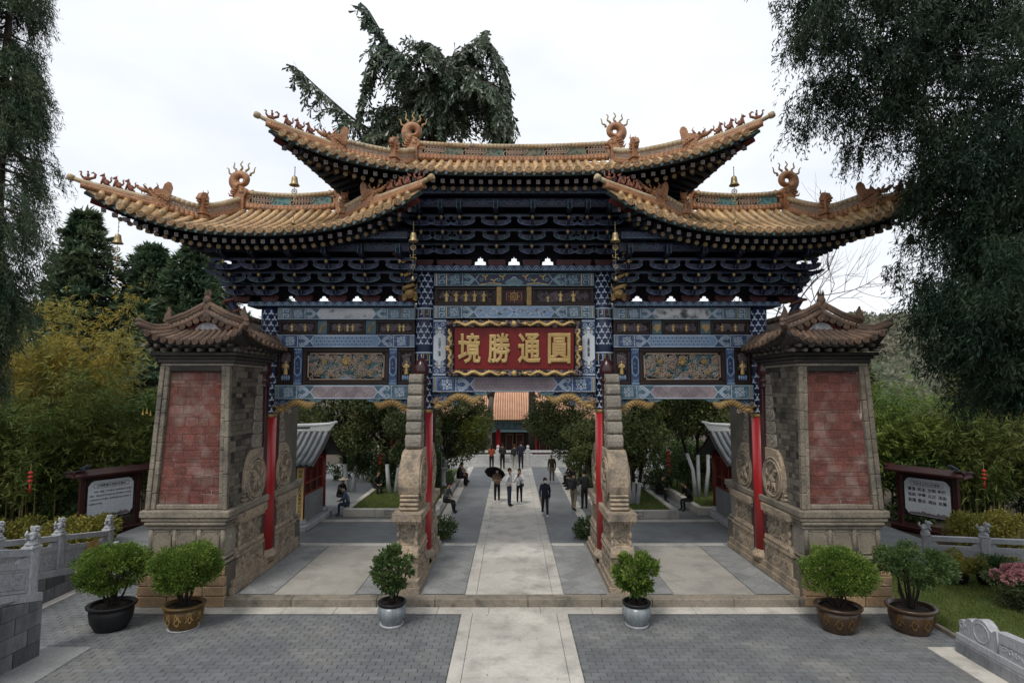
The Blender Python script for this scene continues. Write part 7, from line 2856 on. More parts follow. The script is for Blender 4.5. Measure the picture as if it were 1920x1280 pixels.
# fishtail palm behind the gate
def palm(label, loc):
    t = thing('fishtail_palm', label, 'palm', loc)
    mb = MB()
    top = Vector((.1, 0, 15.4))
    mb.tube([(0, 0, -.2), (.05, 0, 6), (-.05, 0, 11), top], [.28, .24, .22, .18], 10)
    fr = [  # control points of each frond rachis, relative to the trunk foot
        [top, (-.6, 0, 18.3), (-1.7, -.2, 20.6), (-3.05, -.3, 23.0)],
        [top, (.5, -.2, 18.6), (1.3, -.4, 20.6), (2.35, -.6, 21.3), (3.1, -.8, 20.4), (3.5, -.9, 18.6)],
        [top, (-1.6, -.3, 16.5), (-3.6, -.6, 17.6), (-6.0, -.9, 19.7)],
        [top, (.4, .4, 18.0), (1.0, .9, 19.8), (1.9, 1.4, 20.6), (2.6, 1.9, 19.9), (2.9, 2.2, 18.4)],
        [top, (.9, -.8, 17.2), (1.9, -1.6, 18.6), (2.9, -2.2, 18.2), (3.4, -2.5, 16.8)],
        [top, (-.2, .8, 18.3), (-.5, 1.8, 20.2), (-.6, 2.6, 20.6), (-.4, 3.2, 19.4)],
        [top, (-1.0, .6, 17.0), (-2.2, 1.2, 18.3), (-3.2, 1.6, 17.8), (-3.8, 1.8, 16.4)],
        [top, (-.5, -.3, 18.4), (-1.3, -.5, 20.4), (-2.2, -.6, 20.9), (-2.9, -.7, 19.8), (-3.2, -.8, 18.2)],
        [top, (.1, .2, 18.4), (.2, .5, 20.4), (.8, .8, 21.4), (1.6, 1.0, 21.4), (2.1, 1.1, 20.0)],
        [top, (.3, -.1, 18.0), (.9, -.3, 19.6), (1.7, -.5, 20.0), (2.5, -.7, 19.0), (2.8, -.8, 17.2)],
        [top, (.6, .3, 17.6), (1.6, .6, 19.2), (2.7, .9, 19.4), (3.4, 1.1, 18.0), (3.6, 1.2, 16.4)],
        [top, (0, -.4, 17.6), (.1, -.9, 19.0), (.3, -1.3, 19.3), (.5, -1.6, 18.2), (.6, -1.7, 16.8)],
        [top, (-.7, .2, 17.2), (-1.7, .4, 18.6), (-2.5, .6, 18.4), (-3.0, .7, 17.0)],
        [top, (-.4, -.6, 17.6), (-.6, -1.2, 19.4), (-.2, -1.6, 20.4), (.5, -1.9, 20.0), (1.0, -2.0, 18.5)]]
    P, D, LL, WW = [], [], [], []
    for f, pts in enumerate(fr):
        C = catmull(pts, 9)
        n = len(C)
        mb.tube(C, [.09 * (1 - .85 * i / (n - 1)) + .01 for i in range(n)], 6)
        for i in range(int(n * .22), n, 1):
            tan = (C[min(n - 1, i + 1)] - C[max(0, i - 1)]).normalized()
            sd = tan.cross(Vector((0, 0, 1)))
            if sd.length < .1: sd = Vector((0, 1, 0))
            sd.normalize()
            fr_ = i / (n - 1)
            for sgn in (-1, 1):
                for rep in range(1):
                    ln = (2.5 - 1.7 * fr_) * random.uniform(.35, 1.2) * (1.35 if f in (0, 2) else 1.15)
                    o = (sd * sgn * random.uniform(.35, 1) + tan * random.uniform(.0, .9) + Vector((0, 0, random.uniform(-.5, .25)))).normalized()
                    dr = random.uniform(.35, .9)
                    k = 19
                    for j in range(k):
                        u = (j + 1) / k
                        q = C[i] + o * (ln * u * .85) + Vector((0, 0, -dr * ln * u * u))
                        for s2 in (-1, 1):
                            P.append(q)
                            dd = (Vector((0, 0, -1)) + o * .5 + tan * s2 * .6 + Vector((random.gauss(0, .35), random.gauss(0, .35), random.gauss(0, .25)))).normalized()
                            D.append(dd)
                            LL.append(random.uniform(.20, .40))
                            WW.append(random.uniform(.06, .12))
    mb.build('trunk', 'bark', t)
    P, D = np.array([tuple(v) for v in P]), np.array([tuple(v) for v in D])
    L, W = np.array(LL)[:, None], np.array(WW)[:, None]
    s = unit(np.cross(D, rng.normal(size=D.shape)))
    # fishtail leaflet: narrow foot, broad ragged end
    V = np.stack([P + s * .008, P - s * .008, P + D * L - s * W * .55, P + D * L * .86 + s * W * .55], 1).reshape(-1, 3)
    link('fronds', np_mesh('fronds', V, quads(V), ['leaf_palm']), t)
palm('tall fishtail palm with drooping fronds rising behind the high middle roof', (-3.75, 7.9, .3))
# small dome of leaves behind the ridge
round_tree('distant_tree', 'rounded treetop just showing over the middle ridge', (1.6, 30, -3), [(0, 0, 23.6, 1.5), (1.2, 0, 23.2, 1.2), (-1.2, .3, 23.0, 1.2)], 2500, .5, .2, 'leaf_tree', .25)

# courtyard trees, some with unseen upper clumps added to shade the beds
def cl(seed, cx, cz, rx, rz, n, r0=.5, r1=.9, dy=1.0):
    rd = random.Random(seed)
    out = []
    for _ in range(n):
        a, q = rd.uniform(0, 2 * PI), rd.uniform(0, 1) ** .5
        out.append((cx + rx * q * math.cos(a), rd.uniform(-dy, dy), cz + rz * q * math.sin(a), rd.uniform(r0, r1)))
    return out
G = 'courtyard trees with clipped crowns'
round_tree('garden_tree', 'light green rounded tree beside the central path, on the weeping conifer side', (-3.9, 14, .35), [(1.85, -.4, 3.1, .8), (2.0, -.3, 2.3, .65)] + cl(1, .75, 3.3, 1.6, 1.6, 26, .55, .9), 14000, .17, .07, 'leaf_olive', .09, None, 'bark', group=G, m2='leaf_tree_light')
round_tree('garden_tree', 'dark green rounded tree beside the central path, on the cedar side', (3.75, 14.5, .35), [(-1.9, -.3, 3.2, .6)] + cl(2, -.85, 3.4, 1.65, 1.7, 26, .55, .9), 14500, .17, .07, 'leaf_tree', .09, None, 'bark', group=G, m2='leaf_olive')
round_tree('garden_tree', 'small yellowish tree in front of the dark rounded tree by the path', (4.15, 11.5, .35), cl(3, -.55, 2.4, .75, 1.1, 11, .35, .6, .6), 5500, .15, .06, 'leaf_olive', .07, None, 'bark', group=G)
round_tree('garden_tree', 'dense dark tree with white painted trunks behind the bay with yellow banner kiosk', (-6.1, 11.4, .35), cl(4, -.2, 3.6, 1.9, 1.35, 24, .55, .95) + cl(24, 0, 6, 2.2, 1.2, 12, .9, 1.3), 19000, .17, .075, 'leaf_tree', .10, [(-.25, 0, .1), (.25, .1, .1)], 'bark_black', .5, group=G)  # second clump set is an unseen upper crown added to shade the bed
round_tree('garden_tree', 'dark olive tree filling the bay behind the grey roofed kiosk, under the carved beam', (-8.8, 13.2, .2), cl(5, 0, 4.2, 2.4, 1.6, 28, .6, 1.0) + cl(25, 0, 6.6, 2.4, 1.2, 12, .9, 1.3), 19000, .19, .08, 'leaf_olive', .12, [(-.2, 0, .2), (.3, .1, .2)], 'bark_black', .4, group=G)  # upper clumps added out of view to darken the bay below
round_tree('garden_tree', 'low dark tree leaning out behind the inner drum stone, weeping conifer side', (-4.6, 9.4, .35), cl(6, -.2, 2.9, 1.0, 1.2, 13, .4, .7), 7000, .16, .07, 'leaf_tree', .08, [(-.15, 0, .1), (.15, 0, .1)], 'bark_black', .45, group=G)
round_tree('garden_tree', 'dark tree with a cluster of white painted trunks behind the bay on the cedar side', (5.5, 8.6, .35), cl(7, .1, 2.9, 1.45, 1.25, 22, .5, .85) + cl(27, 0, 5.6, 2.0, 1.2, 12, .9, 1.2), 17000, .16, .07, 'leaf_olive', .085, [(-.22, 0, .1), (.0, .1, .1), (.22, 0, .15)], 'bark_black', .42, group=G)  # higher clumps are a hidden canopy added to shade the bed
round_tree('garden_tree', 'bright green topped tree behind the bay on the cedar side', (7.7, 13.6, .2), [(-.1, -.9, 4.3, .75)] + cl(8, .2, 4.0, 2.0, 1.4, 22, .55, .95) + cl(28, 0, 6.4, 2.4, 1.2, 12, .9, 1.3), 18000, .18, .08, 'leaf_tree', .10, [(-.3, 0, .25), (.2, .1, .15)], 'bark_black', .5, group=G, m2='leaf_tree_light')  # last clumps hide behind the gate panels, added for shade below
round_tree('garden_tree', 'tree with three leaning white painted trunks beside the far kiosk', (9.0, 10.2, .35), cl(9, .4, 4.0, 1.6, 1.1, 16, .5, .85) + cl(29, .4, 6.0, 2.0, 1.1, 10, .9, 1.2), 13000, .17, .075, 'leaf_olive', .085, [(-.3, 0, .5), (0, .1, .3), (.45, 0, .0)], 'bark_black', .6, group=G)  # top clumps added out of sight to deepen shade around the trunks
round_tree('garden_tree', 'broad dark tree closing the view behind the grey roofed kiosk with yellow banner', (-12.8, 13.5, 0), cl(10, 0, 3.6, 2.6, 2.6, 26, .7, 1.1), 10000, .2, .09, 'leaf_tree', .12, group=G)
round_tree('garden_tree', 'broad dark tree closing the view behind the far kiosk with dark banner', (13.2, 13.5, 0), cl(11, 0, 3.4, 2.6, 2.4, 26, .7, 1.1), 10000, .2, .09, 'leaf_tree', .12, group=G)
for i, (x, lab) in enumerate(((-7.5, 'dark shrub row behind the seated people, weeping conifer side'), (8.2, 'dark shrub row behind the seated people, cedar side'))):
    shrub_mass('dark_shrub', lab, (x, 17.5, .2), 3.6, .8, 2.6, 12000, .2, .08, 'leaf_box_dark', group='shrub rows in the courtyard')
for x, y, W, lab in ((-6.2, 13.4, 2.6, 'black green shrub thicket added to darken the ground under the trees behind the bay by the yellow banner kiosk'), (7.6, 12.6, 3.6, 'black green shrub thicket added to darken the ground under the trees behind the white trunks')):
    shrub_mass('dark_shrub', lab, (x, y, .2), W, .6, 2.3, 10000, .18, .08, 'leaf_box_dark', group='shrub rows in the courtyard')  # thickets added so the bays look darker beneath the crowns
shrub_mass('path_shrub', 'small leafy shrub at the foot of the inner drum stone, weeping conifer side', (-2.72, 3.75, .1), .22, .22, .85, 1400, .12, .05, 'leaf_box_dark', group='shrubs beside the central path')
shrub_mass('path_shrub', 'small leafy shrub at the foot of the inner drum stone, cedar side', (2.78, 3.75, .1), .22, .22, .85, 1400, .12, .05, 'leaf_box_dark', group='shrubs beside the central path')
# grey forked trunk in front of the hall
fk = thing('bare_trunk_tree', 'grey forked tree trunk standing before the hall roof', 'tree', (-1.75, 23.6, 0))
mb = MB()
mb.tube([(0, 0, -.2), (.05, 0, 2), (.1, 0, 4.0), (.2, 0, 5.0)], [.24, .2, .19, .2], 9)
mb.tube([(.2, 0, 4.9), (.7, 0, 7.5), (1.0, 0, 9.5)], [.19, .15, .08], 8)
mb.tube([(.15, 0, 4.7), (-.4, 0, 6.2), (-.9, 0, 9)], [.14, .11, .06], 8)
mb.build('trunk', 'bark_grey', fk)
p, d = shell([(.8, 0, 9.3), (-.9, 0, 9), (0, .4, 9.8)], [1.1, 1.0, 1.1], 1500, .4)
leaf_part('crown', leaves(p, d, .2, .08), 'leaf_olive', fk)
# bare tree beyond the pier on the lawn side
bt = thing('bare_tree', 'leafless tree with thin red brown twigs behind the pier roof', 'tree', (23.6, 24, 0))
mb = MB()
def grow(p, d, L, r, lvl):
    pts = [p]
    q = p
    for i in range(4):
        d = (d + Vector((random.gauss(0, .12), random.gauss(0, .12), random.gauss(.05, .07)))).normalized()
        q = q + d * (L / 4)
        pts.append(q)
    mb.tube(pts, [r * (1 - .45 * i / 4) for i in range(5)], 5 if lvl > 1 else 4)
    if lvl > 0:
        for k in range(random.choice((3, 4))):
            b = pts[random.choice((2, 3, 4, 4))]
            ax = d.cross(Vector((random.gauss(0, 1), random.gauss(0, 1), random.gauss(0, 1)))).normalized()
            grow(b, (d + ax * random.uniform(.45, .95)).normalized(), L * random.uniform(.6, .8), r * .55, lvl - 1)
random.seed(12)
grow(Vector((0, 0, -.2)), Vector((0, 0, 1)), 7.4, .2, 5)
mb.build('trunk', 'bark_grey', bt)

# ------------------------------------------------------------------ potted shrubs before the gate
def potted(label, loc, kind, crown, rx, rz, zc, nleaf, m, stems, pr, ph, L=.075, W=.036, oval=1.0, yaw=0):
    t = thing('potted_shrub', label, 'potted plant', loc, yaw, 'potted shrubs before the gate')
    mb = MB()
    if kind == 'glaze':
        mb.lathe([(pr * .62, .04), (pr * .70, .08), (pr * .98, ph * .45), (pr * 1.0, ph * .6), (pr * .92, ph * .85)], 22, m=0)
        mb.lathe([(pr * .90, ph * .84), (pr * .98, ph * .90), (pr * 1.0, ph * .97), (pr * .97, ph), (pr * .86, ph), (pr * .84, ph * .8)], 22, m=1)
        mb.lathe([(pr * .80, 0), (pr * .84, .05), (pr * .78, .06), (pr * .6, .04)], 22, m=2)
        mats = ['pot_glaze', 'pot_black', 'marble']
    else:
        mb.lathe([(pr * .66, 0), (pr * .70, .05), (pr * .86, ph * .35), (pr * .92, ph * .65), (pr * .90, ph * .86)], 26, sx=oval, m=0)
        mb.lathe([(pr * .90, ph * .85), (pr * 1.02, ph * .90), (pr * 1.05, ph * .97), (pr * 1.02, ph), (pr * .88, ph), (pr * .86, ph * .8)], 26, sx=oval, m=0)
        if kind != 'black':
            for k in range(9):
                a0 = R(-150 + 34 * k)
                F = lambda u, v, h: (math.cos(a0 + u) * (pr * .91 + .006) * oval, math.sin(a0 + u) * (pr * .91 + .006), v)
                mb.ribbon(spiral(0, ph * .52, .17, .03, k, 1.2 * (-1) ** k, 12), .035, F, 1)
                mb.ribbon([(-.2, ph * .4), (0, ph * .62), (.2, ph * .45)], .03, F, 1)
                for q in range(3):
                    mb.ribbon([(.0, ph * .6), (-.1 + .1 * q, ph * .75)], .02, F, 1)
        mats = [{'black': 'pot_black', 'gold': 'pot_gold', 'brown': 'pot_brown'}[kind], 'gold_old' if kind == 'gold' else 'pot_gold', 'marble']
        if kind == 'gold':
            mb.lathe([(pr * .74, -.0), (pr * .78, .015), (pr * .6, .02)], 26, sx=oval, m=2)
    pot = mb.build('pot', mats, t)
    mb = MB()
    mb.lathe([(.001, ph * .90), (pr * .5, ph * .91), (pr * .89, ph * .88)], 20, sx=oval if kind != 'glaze' else 1)
    for k in range(30):
        a = random.uniform(0, 6.28)
        mb.ell((math.cos(a) * pr * .6 * oval, math.sin(a) * pr * .6, ph * .9), random.uniform(.012, .03), 0, 5, 3)
    mb.build('soil', 'soil', t)
    mb = MB()
    for k in range(stems):
        a = 2 * PI * k / stems + random.uniform(-.3, .3)
        q = random.uniform(.25, .8)
        b0 = Vector((math.cos(a) * .06, math.sin(a) * .06, ph * .88))
        f = Vector((math.cos(a) * rx * q * .5, math.sin(a) * rx * q * .5, zc - rz * .75))
        e = Vector((math.cos(a) * rx * q, math.sin(a) * rx * q, zc + rz * random.uniform(-.3, .2)))
        mb.tube(catmull([b0, b0.lerp(f, .5) + Vector((random.gauss(0, .03), random.gauss(0, .03), -.02)), f, e], 3), [.030 - .0022 * i for i in range(10)], 6)
        for j in range(3):
            branch(mb, f.lerp(e, .4 + .2 * j), e + Vector((random.gauss(0, .25), random.gauss(0, .25), random.gauss(0, .12))), .014, .004, .15, 4, 0, 5)
    mb.build('stems', 'bark_black', t)
    C, Rr = [], []
    for k in range(crown):
        d = Vector((random.gauss(0, 1), random.gauss(0, 1), random.gauss(.15, 1))).normalized()
        q = random.uniform(.62, .84)
        C.append((d.x * rx * q, d.y * rx * q, zc + d.z * rz * q))
        Rr.append(random.uniform(.16, .24) * rx * 1.15)
    p, d = shell(C, Rr, nleaf, .45)
    out = unit((p - np.array([0, 0, zc - rz * .5])) * np.array([1, 1, 1.3]))
    p = p + out * (rng.exponential(.022, (nleaf, 1)) * (rng.random((nleaf, 1)) < .5))
    a = unit(d * .6 + out * .8 + rng.normal(size=d.shape) * .45)
    leaf_part('foliage', leaves(p, a, L * rng.uniform(.6, 1.3, nleaf), W * rng.uniform(.7, 1.2, nleaf)), m, t)
    return t
potted('rounded bush in a black oval pot by the retaining wall', (-9.48, -3.95, 0), 'black', 90, .80, .54, 1.40, 26000, 'leaf_box', 9, .46, .58, .058, .03, oval=1.12)
potted('rounded bush in a brown pot painted with a yellow dragon before the pier', (-7.80, -3.9, 0), 'gold', 90, .82, .54, 1.40, 26000, 'leaf_box', 8, .42, .56, .058, .03, oval=1.1)
potted('loose leafy bush in a pale grey glazed pot, nearer the yellow dragon pot', (-2.93, -3.75, 0), 'glaze', 26, .58, .50, 1.28, 2800, 'leaf_box_dark', 5, .34, .56, .11, .055)
potted('fuller leafy bush in a pale grey glazed pot, nearer the lawn', (2.90, -3.78, 0), 'glaze', 30, .56, .46, 1.22, 3400, 'leaf_box', 5, .34, .56, .11, .055)
potted('dense bright bush in a brown dragon pot before the lawn side pier', (7.55, -4.05, 0), 'brown', 90, .84, .52, 1.32, 26000, 'leaf_box', 8, .46, .58, .058, .03, oval=1.1)
potted('open branched dark bush in a brown dragon pot at the lawn corner', (9.22, -4.1, 0), 'brown', 40, .92, .38, 1.50, 9500, 'leaf_box_dark', 10, .48, .58, oval=1.1)
# small pots and azalea on the lawn
def low_pot(label, loc, m, r, nl, mp='pot_black'):
    t = thing('low_potted_shrub', label, 'potted plant', loc, 0, 'low pots on the lawn')
    mb = MB()
    mb.lathe([(.22, 0), (.27, .15), (.30, .30), (.33, .33), (.28, .33), (.26, .25)], 18)
    mb.build('pot', mp, t)
    mb = MB()
    for k in range(7):
        branch(mb, (0, 0, .25), (random.uniform(-.3, .3), random.uniform(-.3, .3), .55), .018, .006)
    mb.build('stems', 'bark_black', t)
    C = [(random.uniform(-r, r) * .7, random.uniform(-r, r) * .7, .58 + random.uniform(-.1, .16)) for _ in range(16)]
    p, d = shell(C, [.2] * 16, nl, .4)
    leaf_part('foliage', leaves(p, unit(d + rng.normal(size=d.shape) * .5), .075, .032), m, t)
low_pot('yellow green bush in a low black pot before the lawn balustrade', (12.75, -.9, 0), 'leaf_hedge', .62, 4200)
low_pot('dark green bush in a low pot beside the yellow green one', (13.55, -1.05, 0), 'leaf_box_dark', .55, 3600)
low_pot('pale green bush between the dark pot bush and the pink azalea', (14.2, -1.7, 0), 'leaf_hedge', .6, 4000, 'pot_brown')
az = thing('azalea_bush', 'pink flowering azalea bush behind the low stone parapet', 'shrub', (13.0, -3.0, -.05))
mb = MB()
C = []
for k in range(24):
    c = (random.uniform(-.7, .7), random.uniform(-.6, .6), random.uniform(.25, .85))
    C.append(c)
    branch(mb, (c[0] * .3, c[1] * .3, 0), c, .02, .006)
mb.build('stems', 'bark_black', az)
p, d = shell(C, [.2] * len(C), 3600, .4)
leaf_part('foliage', leaves(p, unit(d + rng.normal(size=d.shape) * .5), .08, .035), 'leaf_azalea', az)
Ct = [(x * .95, y * .95, .72 + .35 * (1 - (x * x + y * y) / .8)) for x, y in [(random.uniform(-.65, .65), random.uniform(-.6, .6)) for _ in range(34)]]
p, d = shell(Ct, [.13] * len(Ct), 5200, .6)
leaf_part('blossoms', leaves(p, unit(d + rng.normal(size=d.shape) * .4), .07, .06), 'petal_pink', az)

# lawn
mb = MB()
nx, ny = 16, 16
vs = [(9.98 + 9.5 * i / nx, -8.5 + 9.7 * j / ny, .03 + .03 * math.sin(i * 1.9) * math.cos(j * 1.3)) for j in range(ny + 1) for i in range(nx + 1)]
mb.add(vs, [(j * (nx + 1) + i, j * (nx + 1) + i + 1, (j + 1) * (nx + 1) + i + 1, (j + 1) * (nx + 1) + i) for j in range(ny) for i in range(nx)], 0, True)
mb.build('lawn', 'lawn', kind='structure')
n = 60000
p = np.stack([rng.uniform(10.0, 17.5, n), rng.uniform(-7.0, .9, n), np.full(n, .02)], 1)
a = unit(np.stack([rng.normal(size=n) * .5, rng.normal(size=n) * .5, np.ones(n)], 1))
V = leaves(p, a, rng.uniform(.05, .12, n), .012)
go = link('grass', np_mesh('grass', V, quads(V), ['grass_blade']), None, kind='stuff')
go['label'] = 'short green grass covering the lawn beside the pier'
go['category'] = 'grass'
n = 30000
p = np.concatenate([np.stack([rng.uniform(a0, a1, n // 3), rng.uniform(b0, b1, n // 3), np.full(n // 3, .36)], 1) for a0, a1, b0, b1 in ((-7.1, -3.45, 7.4, 16), (3.7, 6.8, 7.1, 15), (8.3, 11.5, 7.8, 15))])
a = unit(np.stack([rng.normal(size=len(p)) * .5, rng.normal(size=len(p)) * .5, np.ones(len(p))], 1))
V = leaves(p, a, rng.uniform(.05, .12, len(p)), .018)
go = link('bed_grass', np_mesh('bed_grass', V, quads(V), ['grass_blade']), None, kind='stuff')
go['label'] = 'green grass in the courtyard garden beds'
go['category'] = 'grass'
for i in range(7):
    b_ = MB()
    b_.cbox((0, 0, 0), (.10, .98, .12), .015)
    b_.build('lawn_kerb', 'step', plaza, (9.93, -8.2 + i * 1.0, .03))

# a few fallen leaves on the paving
n = 190
px = np.concatenate([rng.uniform(-9, 9, 110), rng.uniform(7, 10, 40), rng.uniform(-10.5, -7, 40)])
py = np.concatenate([rng.uniform(-6.4, -3.1, 110), rng.uniform(-4.6, -3.2, 40), rng.uniform(-4.6, -3.0, 40)])
p = np.stack([px, py, np.full(n, .012)], 1)
a = unit(np.stack([rng.normal(size=n), rng.normal(size=n), rng.normal(size=n) * .12], 1))
V = leaves(p, a, rng.uniform(.03, .075, n), rng.uniform(.015, .03, n), .9)
V[:, 2] = np.maximum(V[:, 2], .008)
fo = link('fallen_leaves', np_mesh('fallen_leaves', V, quads(V), ['leaf_olive']), None, kind='stuff')
fo['label'] = 'scattered dry leaves lying on the grey brick paving'
fo['category'] = 'leaves'
# ------------------------------------------------------------------ people
def skeleton(pose, k):
    """joint positions for a figure 1.7 m tall that faces -Y; k holds small pose tweaks"""
    J = {}
    if pose == 'sit':
        J['pel'] = (0, .05, .52)
        lean = k.get('lean', .10)
        J['spi'] = (0, .05 - lean * .3, .72)
        J['che'] = (0, .05 - lean, .96)
        J['nec'] = (0, .03 - lean * 1.4, 1.10)
        for s, n in ((-1, 'l'), (1, 'r')):
            J['hip' + n] = (s * .09, .03, .50)
            J['kne' + n] = (s * (.11 + k.get('spread', 0)), -.40, .50)
            J['ank' + n] = (s * .11, -.38 + k.get('foot' + n, 0), .08)
            J['toe' + n] = (s * .12, -.55 + k.get('foot' + n, 0), .03)
            J['sho' + n] = (s * .17, .04 - lean * 1.1, 1.02)
            J['elb' + n] = (s * .23, -.02 - lean, .77)
            J['wri' + n] = (s * .10, -.27 - lean * .4, .66 + k.get('hand', 0))
            J['han' + n] = (s * .07, -.34 - lean * .4, .66 + k.get('hand', 0))
        top = J['nec']
    else:
        st = k.get('stride', 0)
        J['pel'] = (0, 0, .92)
        J['spi'] = (0, .01, 1.12)
        J['che'] = (0, .0, 1.34)
        J['nec'] = (0, -.01, 1.46)
        for s, n in ((-1, 'l'), (1, 'r')):
            f = st * s
            J['hip' + n] = (s * .085, 0, .88)
            J['kne' + n] = (s * .095, -f * .12 - .02 * abs(st), .48)
            J['ank' + n] = (s * .10, -f * .22 + (.06 if f < 0 else 0), .08 + (.05 if f < 0 else 0))
            J['toe' + n] = (s * .11, -f * .22 - .15 + (.06 if f < 0 else 0), .03)
            J['sho' + n] = (s * .175, 0, 1.39)
            a = k.get('arm' + n, 'down')
            if a == 'down':
                J['elb' + n] = (s * .23, .03 + f * .10, 1.13)
                J['wri' + n] = (s * .23, -.03 + f * .18, .90)
                J['han' + n] = (s * .22, -.06 + f * .2, .81)
            elif a == 'front':
                J['elb' + n] = (s * .22, .0, 1.12)
                J['wri' + n] = (s * .10, -.22, 1.12)
                J['han' + n] = (s * .05, -.29, 1.15)
            elif a == 'face':
                J['elb' + n] = (s * .22, -.10, 1.16)
                J['wri' + n] = (s * .08, -.24, 1.36)
                J['han' + n] = (s * .04, -.26, 1.44)
            elif a == 'up':
                J['elb' + n] = (s * .24, -.06, 1.15)
                J['wri' + n] = (s * .17, -.20, 1.30)
                J['han' + n] = (s * .16, -.21, 1.38)
            elif a == 'hip':
                J['elb' + n] = (s * .32, .05, 1.14)
                J['wri' + n] = (s * .18, -.06, .98)
                J['han' + n] = (s * .12, -.08, .96)
        top = J['nec']
    nod = k.get('nod', 0)
    J['hd0'] = (top[0], top[1] - .015 - nod * .04, top[2] + .07)
    J['hd1'] = (top[0], top[1] - .03 - nod * .09, top[2] + .16)
    J['hd2'] = (top[0], top[1] - .02 - nod * .12, top[2] + .24)
    return J
BONES = [('pel', 'spi', 's'), ('spi', 'che', 's'), ('che', 'nec', 's'), ('nec', 'hd0', 'k'), ('hd0', 'hd1', 'k'), ('hd1', 'hd2', 'k')]
for n in 'lr':
    BONES += [('che', 'sho' + n, 's'), ('sho' + n, 'elb' + n, 's'), ('elb' + n, 'wri' + n, 's'), ('wri' + n, 'han' + n, 'k'), ('pel', 'hip' + n, 'p'), ('hip' + n, 'kne' + n, 'p'), ('kne' + n, 'ank' + n, 'p'), ('ank' + n, 'toe' + n, 'f')]
RAD = dict(pel=(.15, .115), spi=(.145, .105), che=(.165, .12), nec=(.055, .055), hd0=(.065, .075), hd1=(.082, .098), hd2=(.06, .075), sho=(.068, .068), elb=(.052, .052), wri=(.036, .036), han=(.035, .025), hip=(.10, .10), kne=(.066, .066), ank=(.046, .05), toe=(.042, .034))
PEOPLE = []
def person(label, loc, rz, pose, h, top, legs, shoe, hair='hair', k=None, bulk=1., extras=()):
    PEOPLE.append(dict(label=label, loc=loc, rz=rz, pose=pose, h=h, top=top, legs=legs, shoe=shoe, hair=hair, k=k or {}, bulk=bulk, extras=extras))
